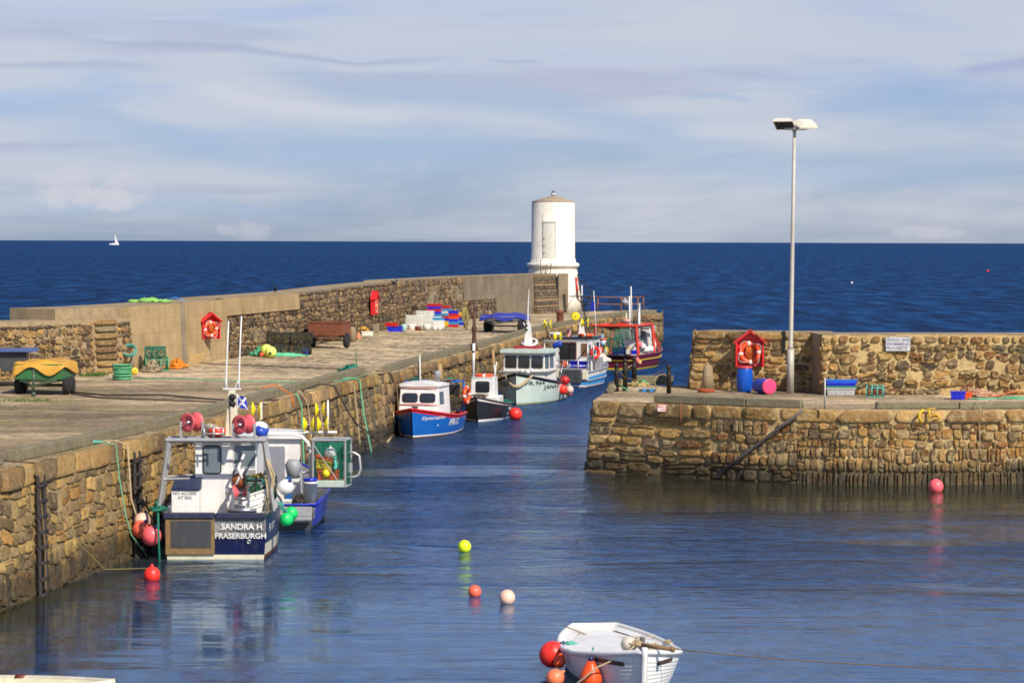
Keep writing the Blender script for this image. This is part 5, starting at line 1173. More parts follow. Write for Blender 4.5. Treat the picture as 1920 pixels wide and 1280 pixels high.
# ---------------------------------------------------------------- E: pale green boat
E = Boat('fishing_boat', 'pale green boat JANATI with cream wheelhouse and white mast, bow towards us', 'fishing boat', bow=(.19, 124.0, 0), ang=R(-102), L=6.9, B=3.0, sheer=(.78, .92, 1.46), rake=.12, sr=.88, p=2.7, kb=.86, kf=.72, deck=.5)
E.hull([('z', -.4, 2), ('z', .03, 2), ('z', .08, 0), ('f', .4, 0), ('f', .65, 0), ('t', -.10, 1), ('t', 0, 1)], [MINT, BLACK, gloss('boot_green', (.25, .27, .13), .6)], top=3 if False else 0)
E.rail(BLACK, .055)
E.text('FR.964', .27, 1, .86, .98, BLACK, .003, 0, 1.5); E.text('JANATI', .25, 1, .66, .76, BLACK, .003, 0, 2.0); E.text('FR.964', .36, -1, .84, .92, gloss('ltr_dk', (.05, .08, .06)), .004)
b4, t4 = house(E, -.4, 1.7, 2.35, 2.05, .5, 2.36, CREAM if False else gloss('cabin_cream', (.74, .71, .62), .35, dirt=.15, dirtc=(.45, .36, .22)), .10, .0, roofm=MINT, over=.20, crown=.07, inw=.05, rt_=.10)
for f in (.18, .50, .82): face_win(E, b4, t4, .5, 2.36, 3, 2, f, 1.93, .50, .54, .06, GLASS, DGREY)
for f in (.2, .62): face_win(E, b4, t4, .5, 2.36, 3, 0, f, 1.93, .55, .56, .05, GLASSL, DGREY)
face_win(E, b4, t4, .5, 2.36, 1, 2, .6, 1.93, .6, .5, .05, GLASSL, DGREY)
m = MB(); m.box(-.45, 1.77, -1.19, 1.19, 1.44, 1.50); E.part('rubbing_strip', m, [GREYP], .01)
m = MB(); m.box(-.1, 1.2, -.62, .62, 2.50, 2.66, 0, None, .12); E.part('roof_hatch', m, [REDP if False else gloss('roof_red', s(150, 30, 36), .5)], .03)
m = MB(); m.add([(.45, -.2, 2.62), (.8, -.2, 2.62), (.8, .2, 2.62), (.45, .2, 2.62), (.55, -.09, 3.72), (.7, -.09, 3.72), (.7, .09, 3.72), (.55, .09, 3.72)], [(0, 1, 5, 4), (1, 2, 6, 5), (2, 3, 7, 6), (3, 0, 4, 7), (4, 5, 6, 7)]); m.tube([(.62, -.02, 3.7), (.62, -.03, 4.3), (.62, .02, 5.35)], [.045, .03, .014], 8); m.tube([(.75, -.1, 3.55), (.75, -.22, 3.75)], .03, 6); E.part('mast', m, [WHITE], .01)
for z in (3.62, 3.42): m = MB(); m.sphere((.82, -.06, z), .07, 12); E.part('mast_lamp', m, [BLKR])
lifering(E.o, (.55, .05, 2.82), .34, .06, (.5, 0, 1), m_=WHITE)
m = MB(); m.tube([(1.78, .4, 1.45), (1.78, .4, 1.62)], .08, 10); m.tube([(1.9, -.05, 1.45), (1.9, -.05, 1.6)], .07, 10); m.sphere((2.2, .3, 1.5), .12, 12); E.part('deck_fitting', m, [WHITE])
m = MB(); pt_ = []
for i in range(15):
    f = -1+2*i/14; t = 1-.10*abs(f)**1.3; q_ = E.pt(1 if f > 0 else -1, t, 1.38-.52*(1-f*f), .06); pt_.append(q_+Vector((.06*(1-f*f), 0, 0)))
m.tube(pt_, [.04+.05*(1-(-1+2*i/14)**2) for i in range(15)], 8); E.part('bow_fender_rope', m, [BEIGER])
m = MB()
for (a, c) in (((-1.0, 1.2, 1.0), (-1.6, 1.3, 1.9)), ((-1.3, 1.25, .9), (-.7, 1.2, 2.2)), ((-2.0, 1.1, .8), (-1.2, 1.25, 1.5)), ((-.6, 1.2, 1.5), (-2.6, 1.2, .9))): m.tube([a, c], .025, 6)
E.part('side_rails', m, [ALU])
m = MB(); m.box(-3.0, -2.2, -.8, .6, .5, .95); m.box(-2.0, -1.5, .2, .9, .5, 1.1); E.part('deck_locker', m, [GREYP], .03)
ball(Q(1059, 713, 127.6), .235, B_DRED, 'dark red float on top of three hanging on the pale green boat', tilt=(0, -.6))
ball(Q(1055, 730, 127.2), .235, B_RED, 'bright orange red float, left and middle of three on the pale green boat', tilt=(0, -.4))
ball(Q(1068, 730, 127.8), .19, B_PALE, 'faded peach float at the right of the three on the pale green boat', tilt=(0, -.4))
ball(Q(1066, 736, 128.2), .17, B_CORAL, 'coral float half hidden under the peach float of the pale green boat', tilt=(0, -.4))
# ---------------------------------------------------------------- F: sky blue boat, stern on
Fb = Boat('fishing_boat', 'sky blue and white boat with grey stern rails and yellow rollers', 'fishing boat', stern=(2.72, 139.2, 0), ang=R(77), L=8.0, B=3.0, sheer=(.80, .88, 1.35), rake=.5, sr=.88, kb=.9, kf=.55, deck=.45)
Fb.hull([('z', -.4, 2), ('z', .04, 1), ('z', .13, 0), ('f', .3, 0), ('f', .52, 0), ('t', -.26, 1), ('t', 0, 1)], [SKYB, WHITE, BROWNR, DGREY], top=1)
Fb.rail(GREYP, .05); Fb.rail(GREYP, .04, name='rubbing_strake', transom=True, fz=lambda t: Fb.zs(t)*.45, off=.02)
m = MB(); m.box(-4.25, -4.0, -.95, .15, .22, .95); Fb.part('stern_tank', m, [DGREY], .04)
m = MB(); m.box(-4.15, -4.0, .2, 1.2, .5, 1.0); Fb.part('transom_box', m, [CREAM], .03)
m = MB(); m.box(-4.12, -3.98, -1.28, -.98, .42, .86); Fb.part('transom_box', m, [CREAM], .03)
m = MB()
for y in (1.05, .42, -.18, -.75, -1.25):
    m.tube([(-4.0, y, .85), (-4.0, y, 1.42 if abs(y) < 1 else 2.42)], .03, 6)
for z in (1.42, 1.14): m.tube([(-4.0, .42, z), (-4.0, -1.25, z)], .025, 6)
for y in (1.05, -1.25): m.tube([(-2.4, y, .9), (-2.4, y, 2.42)], .035, 6); m.tube([(-4.0, y, 2.42), (-2.4, y, 2.44)], .04, 6); m.tube([(-4, y, 1.6), (-2.4, y, 1.6)], .02, 6)
m.box(-4.06, -3.98, -1.27, 1.08, 2.38, 2.48); m.box(-4.1, -3.95, -1.3, .5, .96, 1.02)
Fb.part('stern_frame', m, [ALU])
b4, t4 = house(Fb, -2.2, .9, 2.1, 1.9, .45, 2.48, WHITE, .3, .0, roofm=BLACK, over=.10, crown=.04, inw=.06, y0=-.1)
window(Fb.o, (-2.21, .18, 1.75), (0, -1, 0), (0, 0, 1), .9, 1.05, .04, GLASS, WOODR); window(Fb.o, (-2.21, -.72, 1.9), (0, -1, 0), (0, 0, 1), .35, .7, .04, M('interior_brown', s(120, 84, 56), .6), WHITE)
for f in (.3, .7): face_win(Fb, b4, t4, .45, 2.48, 1, 2, f, 1.95, .75, .55, .05, GLASS, DGREY)
lifering(Fb.o, (-2.1, -1.28, 1.75), .27, .085, (-.6, -1, 0), False, m_=B_RED)
lifering(Fb.o, (-1.5, -.65, 2.66), .33, .08, (0, 0, 1), True)
m = MB(); m.add([(-1.4, -.55, 2.55), (-1.1, -.55, 2.55), (-1.1, -.2, 2.55), (-1.4, -.2, 2.55), (-1.3, -.45, 3.35), (-1.2, -.45, 3.35), (-1.2, -.3, 3.35), (-1.3, -.3, 3.35)], [(0, 1, 5, 4), (1, 2, 6, 5), (2, 3, 7, 6), (3, 0, 4, 7), (4, 5, 6, 7)]); m.tube([(-1.25, -.38, 3.3), (-1.25, -.38, 5.3)], .035, 6); Fb.part('mast', m, [WHITE])
m = MB(); m.tube([(-1.3, -.2, 2.55), (-1.3, -.6, 3.5), (-1.3, -.35, 4.7), (-1.3, -.15, 5.9)], .035, 6); m.tube([(-1.3, .3, 4.7), (-1.3, -.75, 4.72)], .03, 6); m.tube([(-1.3, -.4, 4.0), (-1.3, -.95, 4.9), (-1.3, -.3, 5.6)], .03, 6); m.tube([(-1.3, -.75, 4.72), (-1.3, -1.1, 4.0)], .02, 5); Fb.part('rigging', m, [DKR])
m = MB(); m.box(-1.36, -1.32, -1.08, -.88, 3.95, 4.4); Fb.part('flag', m, [ROYAL])
m = MB()
for a_, b_ in (((-1.3, -.3, 5.2), (-4.0, 1.05, 2.45)), ((-1.3, -.3, 5.2), (3.9, 0, 1.5)), ((-1.3, -.3, 4.7), (-4.0, -1.25, 2.45)), ((-1.3, -.9, 4.7), (-3.2, -1.0, 3.3))): m.tube([a_, b_], .014, 5)
Fb.part('stays', m, [DKR])
m = MB(); m.tube([(-.4, -1.0, 2.5), (-.4, -.85, 5.0)], [.03, .018], 6); Fb.part('aerial', m, [WHITE])
m = MB(); m.tube([(-3.2, .95, 2.44), (-3.2, 1.22, 3.35)], .03, 6); m.tube([(-3.2, .95, 2.44), (-3.2, .8, 2.8)], .03, 6); Fb.part('roller_post', m, [DKR])
m = MB(); m.tube([(-3.2, -1.0, 2.44), (-3.2, -1.05, 3.4)], .03, 6); Fb.part('roller_post', m, [DKR])
for (px, py) in ((1027, 608), (1046, 631), (1097, 605)):
    p = Fb.Mx.inverted() @ Q(px, py, 140.5); m = MB(); roller(m, tuple(p), (0, 1, 0), .25, .16); Fb.part('rope_roller', m, [YELR, STEEL])
p = Fb.Mx.inverted() @ Q(1079, 593, 140.5); m = MB(); roller(m, tuple(p), (1, .4, 0), .22, .05); Fb.part('rope_roller', m, [YELR, STEEL])
m = MB(); T = Matrix.Translation(Fb.Mx.inverted() @ Q(1045, 646, 139.2)) @ Matrix.Rotation(R(-20), 4, 'X') @ ring_T((0, 1, 0)); m.lathe([(.001, -.26), (.12, -.24), (.15, -.15), (.15, .15), (.12, .24), (.001, .26)], 16, 0, T); o = m.build('drum_float', [gloss('float_blue', s(34, 92, 200), .4)]); o.matrix_world = Fb.Mx.copy(); tag(o, 'blue cylindrical float hanging at the left of the grey stern rails', 'float')
for i, (y, sz) in enumerate(((-.52, .42), (-.98, .42))):
    crate(Fb.W(-3.7, y, 1.06), (.4, .44, .30), BOXB, ('blue fish box beside the orange heap on the sky blue boat', 'blue fish box nearest the right rail on the sky blue boat')[i], Fb.ang, group='blue boxes on the sky blue boat', fillm=BOXW)
m = MB(); tangle(m, (0, 0, 0), (.22, .32, .32), 12, .035, 0, 61); o = m.build('net_heap', [BOXO]); o.location = Fb.W(-3.7, .05, 1.08); tag(o, 'orange net heap behind the stern rails of the sky blue boat', 'net')
m = MB(); m.box(-3.9, -3.4, -1.2, 1.2, .96, 1.05); Fb.part('deck_sill', m, [ROYAL])
m = MB(); m.box(-1.9, -1.2, -1.55, -1.2, .8, 1.5); Fb.part('side_bin', m, [GREYP], .05)
m = MB(); tangle(m, (0, 0, 0), (.6, .35, .55), 16, .04, 0, 62); o = m.build('net_heap', [gloss('net_white', (.62, .6, .52), .7)]); o.location = Fb.W(.6, -1.0, 1.15); tag(o, 'pale net and rope piled on the foredeck of the sky blue boat', 'net')
m = MB(); m.lathe([(.09, -.3), (.10, -.29), (.10, .29), (.09, .3)], 12, 0, Matrix.Translation((-2.0, .9, 2.72)) @ ring_T((0, 1, 0))); Fb.part('life_canister', m, [WHITE])
m = MB(); m.lathe([(.12, 2.5), (.16, 2.6), (.1, 2.7), (.15, 2.82), (.06, 3.0)], 12, 0, Matrix.Translation((-1.9, .2, 0))); Fb.part('search_light', m, [PINKT])
m = MB(); tangle(m, (-.9, -.6, 2.55), (.4, .4, .15), 7, .03, 0, 63); Fb.part('roof_net', m, [NETG])
# ---------------------------------------------------------------- G: maroon boat
G = Boat('fishing_boat', 'maroon boat with orange red gantries and green creels moored last at the pier end', 'fishing boat', stern=(6.0, 158.3, 0), ang=R(72), L=8.6, B=3.3, sheer=(.86, .92, 1.35), rake=.4, sr=.88, p=2.6, kb=.9, kf=.62, deck=.5)
G.hull([('z', -.4, 2), ('z', .04, 2), ('z', .12, 0), ('f', .35, 0), ('f', .55, 0), ('t', -.12, 0), ('t', 0, 0)], [MAROON, YELP, gloss('boot_yellow', s(196, 170, 40), .5, dirt=.5)], top=0)
G.rail(gloss('rail_maroon', s(130, 40, 50)), .05); G.rail(YELP, .035, name='yellow_strake', fz=lambda t: G.zs(t)*.66, off=.03)
m = MB()
for x in (-3.9, -.2):
    m.tube([(x, 1.35, .8), (x, 1.2, 2.6)], .09, 4, smooth=False); m.tube([(x, -1.45, .8), (x, -1.3, 2.6)], .09, 4, smooth=False); m.tube([(x, 1.25, 2.6), (x, -1.35, 2.6)], .09, 4, smooth=False)
m.tube([(-3.9, -1.3, 2.62), (-.2, -1.3, 2.62)], .07, 4, smooth=False); m.tube([(-3.9, 1.2, 2.62), (-.2, 1.2, 2.62)], .06, 4, smooth=False)
m.tube([(-3.9, 1.2, 2.62), (-4.3, 1.4, 2.66)], .06, 4, smooth=False); m.tube([(-.2, -1.3, 2.55), (.9, -1.45, 1.0)], .07, 4, smooth=False)
G.part('gantry', m, [ORANGEP])
b4, t4 = house(G, .2, 2.2, 2.0, 1.7, .5, 2.40, WHITE, .2, 0, over=.08, crown=.04, inw=.06, y0=-.1)
window(G.o, (.19, -.45, 1.9), (0, -1, 0), (0, 0, 1), .7, .62, .04, GLASSL, WHITE); face_win(G, b4, t4, .5, 2.4, 1, 2, .5, 1.9, .9, .5, .05, GLASSL, WHITE)
m = MB(); m.tube([(-.5, -.55, .5), (-.5, -.55, 3.9)], .10, 8); G.part('mast', m, [ALU])
for (px, py0, py1, r_) in ((1181, 645, 555, .05), (1184, 610, 537, .035), (1175, 612, 587, .03)):
    a, c = G.Mx.inverted() @ Q(px+1, py0, 160.5), G.Mx.inverted() @ Q(px-1, py1, 160.5); m = MB(); m.tube([a, c], r_, 6); G.part('aerial', m, [WHITE])
m = MB(); m.lathe([(.02, -.35), (.28, -.02), (.28, .02), (.02, .3)], 4, 0, Matrix.Translation(G.Mx.inverted() @ Q(1172, 567, 162))); G.part('radar_reflector', m, [GREYP])
m = MB()
for a_, b_ in (((-.5, -.55, 3.8), (-3.9, 1.2, 2.6)), ((-.5, -.55, 3.8), (3.9, 0, 1.5)), ((-.5, -.55, 3.8), (-3.9, -1.3, 2.6)), ((-.5, -.55, 3.3), (2.0, -.8, 2.5))): m.tube([a_, b_], .014, 5)
G.part('stays', m, [DKR])
m = MB(); m.lathe([(.001, -.3), (.10, -.28), (.14, 0), (.10, .28), (.001, .3)], 12, 0, Matrix.Translation((-2.2, -.2, 2.85)) @ ring_T((.3, 1, 0))); G.part('life_canister', m, [PINKT])
m = MB(); tangle(m, (-3.4, .2, 2.35), (.4, .6, .6), 16, .03, 0, 71); G.part('net_bundle', m, [BROWNRP])
m = MB(); tangle(m, (-.3, -.5, 2.45), (.4, .7, .35), 12, .03, 0, 72); G.part('deck_rope', m, [BEIGER])
creel(G.W(-4.0, -.05, 1.12), 1.1, .75, .75, 'green netted creel tilted up in the middle of the maroon stern', G.ang+R(75), NETG, NETG, None, BEIGER).rotation_euler = (0, -.25, G.ang-R(80))
creel(G.W(-3.7, -.35, 1.80), 1.15, .7, .6, 'green creel lying on top of the other creel under the orange gantry', G.ang+R(80), gloss('pale_net', (.35, .42, .3), .7), NETG, None, TEAL)
m = MB(); m.box(-4.5, -4.1, -1.1, 1.1, .82, .90); G.part('stern_shelf', m, [BLKR], .02)
crate(G.W(-4.1, -.45, .92), (.4, .9, .42), gloss('tub_navy', s(20, 50, 110), .4), 'dark blue tub below the creels on the maroon stern', G.ang, name='bait_tub', cat='tub')
for i, (y, mt, lb) in enumerate(((.75, BOXO, 'orange drum at the left on the maroon stern'), (.42, BOXY, 'yellow drum beside the orange drum on the maroon stern'), (-.95, gloss('drum_tan', s(170, 132, 70)), 'tan drum at the right on the maroon stern'))):
    m = MB(); m.lathe([(.14, 0), (.16, .04), (.16, .40), (.10, .46), (.05, .5)], 16, 0); m.box(-.17, -.15, -.09, .09, .08, .34, 1); o = m.build('drum', [mt, WHITE]); o.location = G.W(-4.3, y, .90); o.rotation_euler = (0, 0, G.ang); tag(o, lb, 'drum')
o = empty('bucket', G.W(-4.25, .62, 1.42), 'pale blue tub with orange rim standing on the orange drum of the maroon boat', 'bucket'); m = MB(); m.lathe([(.17, 0), (.20, .34)], 18); m.build('bucket_body', [gloss('tub_paleblue', s(190, 214, 224))], o); m = MB(); m.lathe([(.21, .34), (.22, .40), (.20, .44), (.001, .43)], 18); m.build('bucket_lid', [BOXO], o)
crate(G.W(-4.2, -1.25, .95), (.3, .3, .24), BOXB, 'small blue box at the right corner of the maroon stern', G.ang)
m = MB(); tangle(m, (0, 0, 0), (.1, .1, .9), 5, .03, 0, 73); o = m.build('rope_coil', [gloss('ltblue_rope', s(130, 180, 220), .8)]); o.location = G.W(-3.7, .85, 1.5); tag(o, 'light blue rope hanging inside the orange gantry', 'rope')
ball(Q(1197, 646, 159.5), .20, B_PINK, 'pink float hanging beside the wheelhouse of the maroon boat')
ball(Q(1194, 675, 157.6), .17, B_PINK, 'pink float hanging low on the side of the maroon stern', tilt=(0, -.3))
ball(Q(1199, 679, 157.6), .13, ballmat('amber', s(240, 170, 90)), 'small amber float hanging next to the low pink float of the maroon boat', tilt=(0, -.3))
m = MB(); m.sphere((0, 0, 0), .3, 16, 0, Matrix.Diagonal((1.3, .8, .7, 1))); m.sphere((.35, .1, .05), .22, 14); m.sphere((-.1, -.25, .2), .2, 14); o = m.build('sack', [gloss('sack_white', (.72, .71, .64), .8)]); o.location = G.W(-1.6, -1.2, 1.12); tag(o, 'white sacks slumped on the side deck of the maroon boat', 'sack')
m = MB(); m.lathe([(.2, 0), (.2, .5), (.12, .6)], 14); o = m.build('drum', [gloss('cyl_white', (.7, .68, .6))]); o.location = G.W(.4, -1.2, .95); tag(o, 'white canister at the rail of the maroon boat', 'canister')
m = MB(); tangle(m, (0, 0, 0), (.4, .3, .6), 12, .04, 0, 74); o = m.build('net_heap', [gloss('net_rust', s(150, 70, 50), .8)]); o.location = G.W(2.6, -.7, 1.2); tag(o, 'rust coloured net piled on the foredeck of the maroon boat', 'net')
# ---------------------------------------------------------------- H: white clinker dinghy in the foreground
Hb = Boat('rowing_boat', 'white clinker rowing boat with orange fenders, bow on, in the foreground', 'rowing boat', bow=(2.20, 44.3, 0), ang=R(-82.5), L=5.0, B=1.95, sheer=(.50, .46, .78), rake=.12, tm=.5, sr=.42, p=3.2, kb=.80, kf=.62, deck=.40, clinker=9)
Hb.hull([('z', -.35, 1), ('z', .0, 0), ('f', .12, 0), ('f', .25, 0), ('f', .37, 0), ('f', .5, 0), ('f', .62, 0), ('f', .75, 0), ('t', -.07, 0), ('t', 0, 0)], [gloss('dinghy_white', (.74, .72, .66), .45, dirt=.22, dirtc=(.4, .34, .24)), BLACK], top=0)
Hb.rail(WHITE, .05)
m = MB(); m.tube([Hb.pt(1, 1, z)+Vector((.03, -.02, 0)) for z in (-.2, .1, .4, .7, .86)], .055, 6); Hb.part('stem_post', m, [WHITE])
m = MB()
for x in (-1.7, 1.15):
    t = (x+2.5)/5; w = Hb.hb(t)*.86; m.box(x-.02, x+.02, -w*.9, w*.9, .402, .425)
Hb.part('cover_battens', m, [WHITE], .006)
m = MB(); nA = 14; vs = []     # side decks
for sd_ in (1, -1):
    o0 = len(vs)
    for i in range(nA+1):
        t = .04+.88*i/nA; p = Hb.pt(sd_, t, Hb.zs(t)); vs += [(p.x, p.y*.97, p.z-.012), (p.x-(.12 if i == nA else 0), p.y-sd_*min(.26, abs(p.y)*.6), p.z-.03)]
m.add(vs, [(h_*(2*nA+2)+2*i, h_*(2*nA+2)+2*i+1, h_*(2*nA+2)+2*i+3, h_*(2*nA+2)+2*i+2) for h_ in (0, 1) for i in range(nA)], 0, True); Hb.part('side_deck', m, [WHITE])
m = MB(); vs = []
for i in range(15):
    t = .05+.84*i/14; y = max(Hb.hb(t)*.93-.2, .05)
    for j in range(5): g_ = -1+j/2; vs.append((-2.5+5*t, y*g_, .425+.03*(1-g_*g_)))
m.add(vs, [(i*5+j, (i+1)*5+j, (i+1)*5+j+1, i*5+j+1) for i in range(14) for j in range(4)], 0, True); Hb.part('canvas_cover', m, [WHITE])
for sd_, t0, t1 in ((-1, .84, .95), (1, .86, .95)):
    vs = []
    for i in range(7):
        t = t0+(t1-t0)*i/6
        for z in (.50, .575): q_ = Hb.pt(sd_, t, z, .028); vs.append(tuple(q_))
    m = MB(); m.add(vs, [(2*i, 2*i+1, 2*i+3, 2*i+2) for i in range(6)], 0, True); Hb.part('name_plate', m, [gloss('plate_dark', (.06, .035, .02), .5, dirt=.4, dirtc=(.4, .3, .2))])
m = MB(); m.tube([(1.95, .18, .72), (2.2, .05, .84), (2.62, .48, .82)], .035, 8); m.sphere((2.62, .48, .82), .05, 10); Hb.part('bow_spar', m, [WOOD])
m = MB(); m.lathe([(.045, .6), (.045, .92), (.06, .93), (.001, .95)], 10, 0, Matrix.Translation((1.9, .1, 0))); Hb.part('samson_post', m, [GREYP])
for i, (p, r_, lb) in enumerate((((1.45, -.05, .74), .14, 'cream float lying inside the bow of the white rowing boat'), ((1.72, .10, .80), .10, 'small grey white float against the post in the white rowing boat'))):
    ball(Hb.W(*p), r_, gloss('float_cream', (.62, .56, .45), .5), lb, tilt=(R(-100), .4), neck=BEIGER)
m = MB(); tangle(m, (1.9, .30, .70), (.30, .22, .12), 10, .016, 0, 81); tangle(m, (1.95, 0, .80), (.12, .12, .12), 6, .016, 0, 82); Hb.part('bow_rope', m, [BEIGER])
m = MB(); tangle(m, (1.75, .45, .66), (.3, .2, .08), 8, .016, 0, 83); Hb.part('net', m, [gloss('net_grey', s(90, 130, 116), .8)])
m = MB(); m.tube([Hb.W(*q_) - Hb.o.location for q_ in ((-2.0, -.6, .56), (-1.0, -.2, .5), (-.2, .7, .5))], .012, 5)
m = MB(); m.tube([(-2.1, -.62, .55), (-1.7, -.2, .42), (-1.2, .45, .45), (-.9, .85, .52)], .014, 5); tangle(m, (-.2, .95, .50), (.14, .08, .06), 4, .014, 0, 84); Hb.part('inner_rope', m, [BEIGER])
rope([Hb.W(2.0, .0, .84), Hb.W(2.12, -.25, .66), Q(1120, 1250, 44.6), Q(1070, 1290, 44.4)], .016, BEIGER, 'rope slanting from the bow of the white rowing boat down to the left')
rope([Hb.W(2.5, .40, .83)]+sag(Hb.W(2.62, .48, .82), (12, 44, .55), .15)[1:], .010, BROWNRP, 'brown mooring rope running right from the white rowing boat')
rope([Hb.W(2.22, .08, .82), Hb.W(2.34, .12, .5), Hb.W(2.33, .14, .0)], .018, BEIGER, 'pale rope hanging down beside the stem of the white rowing boat')
def atb(px, py, Y, r, mat, lb, **k): return ball(Q(px, py, Y), r, mat, lb, **k)
atb(1036, 1226, 46.9, .235, B_RED, 'large red float on the left side of the white rowing boat', tilt=(-.2, .75))
drop(Q(1049, 1240, 46.2), .105, B_ORG, 'narrow orange fender between the large red float and the white rowing boat', tilt=(0, .25))
atb(1041, 1270, 45.6, .155, B_SAL, 'salmon float below the large red float, low beside the white rowing boat', tilt=(0, .9), neck=B_SAL)
drop(Q(1108, 1270, 44.9), .195, B_ORG, 'big pear shaped orange fender hanging on the near side of the white rowing boat', rope=[Q(1112, 1214, 45.4), Q(1110, 1224, 45.0), Q(1108, 1238, 44.9)], ropem=TEAL)
m = MB(); tangle(m, (0, 0, 0), (.10, .06, .08), 5, .014, 0, 85); o = m.build('rope_coil', [TEAL]); o.location = Hb.W(.8, -.96, .66); tag(o, 'turquoise rope hitched on the rail above the pear shaped orange fender', 'rope')
# another boat's gunwale peeping in at the lower left
K = Boat('rowing_boat', 'pale boat gunwale just showing at the bottom left corner of the photo', 'rowing boat', stern=(-12.0, 42.35, 0), ang=R(-2), L=5.6, B=1.7, sheer=(.5, .5, .6), rake=.1, tm=.5, sr=.8, p=2.4, deck=.2, clinker=6)
K.hull([('z', -.3, 0), ('z', .0, 0), ('f', .5, 0), ('t', -.06, 0), ('t', 0, 0)], [CREAM], top=0); K.rail(gloss('gunwale_cream', (.62, .56, .42)), .045)
m = MB(); p_ = K.pt(1, .72, K.zs(.72)); m.tube([p_+Vector((-.10, 0, 0)), p_+Vector((.08, 0, 0))], .056, 10); K.part('rope_lashing', m, [BROWNR])
# ---------------------------------------------------------------- loose floats on the water
def fl(px, py, rpx, mat, lb, neck=NECK, tilt=(.3, .3), sink=.15):
    p = P(px, py+rpx*.8, 0); r = rpx*p.y/F; return ball((p.x, p.y, r*(1-2*sink)), r, mat, lb, neck=neck, tilt=tilt)
fl(871, 1023, 12.5, B_LIME, 'lime yellow float on open harbour water', tilt=(2.9, 0))
fl(890, 1107, 12.5, B_CORAL, 'orange float with dark foot, left of the pale one, on the near water', tilt=(2.5, .2))
fl(951, 1118, 15, B_PALE, 'pale peach float, right one of the pair on the near water', tilt=(2.7, -.2))
fl(1755, 910, 14, B_PINK, 'pink float on the water below the right quay wall', tilt=(2.8, 0))
fl(1852, 508, 2.4, B_RED, 'tiny red float far out at sea on the right')
fl(1597, 530, 2.2, gloss('float_sea_white', (.8, .8, .8)), 'tiny white float far out at sea right of the lamp post')
# ---------------------------------------------------------------- sailing yacht near the horizon
yd = 4200.0; yp = Q(214, 457, yd); yp.z = 0; k = yd/F
Y_ = empty('sailing_yacht', yp, 'white yacht with raised sail on the left of the horizon', 'yacht')
m = MB(); n = 12; vs = []
for i in range(n+1):
    t = i/n; x = (-9+18*t)*k; w = max(2.4*k*(1-(2*t-1)**2)**.6, .02); zz = (2.6+.8*abs(2*t-1)**2)*k
    vs += [(x, -w, zz), (x, -w*.6, -.3*k), (x, w*.6, -.3*k), (x, w, zz)]
m.add(vs, [(4*i+j, 4*i+j+1, 4*i+j+5, 4*i+j+4) for i in range(n) for j in range(3)]+[(4*i+3, 4*i, 4*i+4, 4*i+7) for i in range(n)], 0, True); m.build('hull', [WHITE], Y_)
m = MB(); m.box(-4*k, 3*k, -1.2*k, 1.2*k, 2.6*k, 3.6*k, 0, None, .2); m.build('cabin', [WHITE], Y_)
m = MB(); m.tube([(2.2*k, 0, 2*k), (1.4*k, 0, 21*k)], .25*k, 6); m.tube([(2.2*k, 0, 3.8*k), (8*k, 0, 3.6*k)], .2*k, 5); m.build('mast', [WHITE], Y_)
def sail(a, b, c, bulge):
    a, b, c = map(Vector, (a, b, c)); vs = []; fs = []; N = 8
    for i in range(N+1):
        for j in range(N+1):
            u, v = i/N, j/N; p = a.lerp(b, u).lerp(c, v); p.y += bulge*math.sin(math.pi*min(u, .99))*(1-v)*math.sin(math.pi*(.2+.6*v)); vs.append(tuple(p))
    for i in range(N):
        for j in range(N): fs.append((i*(N+1)+j, i*(N+1)+j+1, (i+1)*(N+1)+j+1, (i+1)*(N+1)+j))
    return vs, fs
m = MB(); m.add(*sail((2.3*k, 0, 4*k), (8*k, .5*k, 4*k), (1.4*k, 0, 20.5*k), 1.0*k), 0, True); m.build('mainsail', [gloss('sail', (.8, .78, .72))], Y_)
# ================================================================ things on the left quay
def PT(px, py): return PQ(px, py)
def housing(name_p, loc, rz, label, s_=1.0, sag_line=True):
    """open-fronted red board with gabled roof holding a ring; front faces local -y, origin at the bottom centre of the back"""
    o = empty('lifebuoy_housing', loc, label, 'lifebuoy housing', rz, None, s_)
    m = MB(); m.prism([(-.44, 0), (.44, 0), (.44, .82), (0, 1.16), (-.44, .82)], -.03, 0, 0, Matrix(((1, 0, 0, 0), (0, 0, 1, 0), (0, 1, 0, 0), (0, 0, 0, 1)))); m.build('backboard', [REDH], o)
    m = MB()
    for sx in (-1, 1): m = MB(); m.box(sx*.44-.03, sx*.44+.03, -.26, .0, -.02, .80); m.build('side_board', [REDH], o, bevel=.01)
    m = MB()
    for sx in (-1, 1):
        T = plate_T((sx*.25, -.15, 1.0), (sx*.53, 0, -.39), (0, 1, 0)); m.box(-.36, .36, -.19, .17, -.02, .03, 0, T)
    m.build('roof', [REDH], o)
    lifering(o, (0, -.16, .45), .30, .085, (0, -1, 0))
    m = MB(); T = Matrix.Translation((0, -.16, .45)) @ ring_T((0, -1, 0)); pts = [T@Vector(((.37+.06*math.cos(4*a))*math.cos(a+.6), (.37+.06*math.cos(4*a))*math.sin(a+.6), .09)) for a in [2*math.pi*i/40 for i in range(40)]]; m.tube(pts, .008, 5, closed=True); m.build('grab_line', [WHITE], o)
    m = MB()
    for q in range(5): m.tube([(-.1+q*.04, -.2, .66), (-.13+q*.05, -.24, .45), (-.08+q*.045, -.22, .22), (.02+q*.03, -.2, .3), (-.1+q*.05, -.22, .62)], .014, 5)
    m.build('throw_line', [ORR], o); return o
REDH = gloss('housing_red', s(214, 34, 36), .45, dirt=.15)
u = ua(fb, 381); pL = Vector(fb.at(np.array([u]), np.array([.9]), np.array([.22]))[0]); pL2 = Vector(fb.at(np.array([u+.5]), np.array([.9]), np.array([.22]))[0])
angb = math.atan2((pL2-pL).y, (pL2-pL).x)
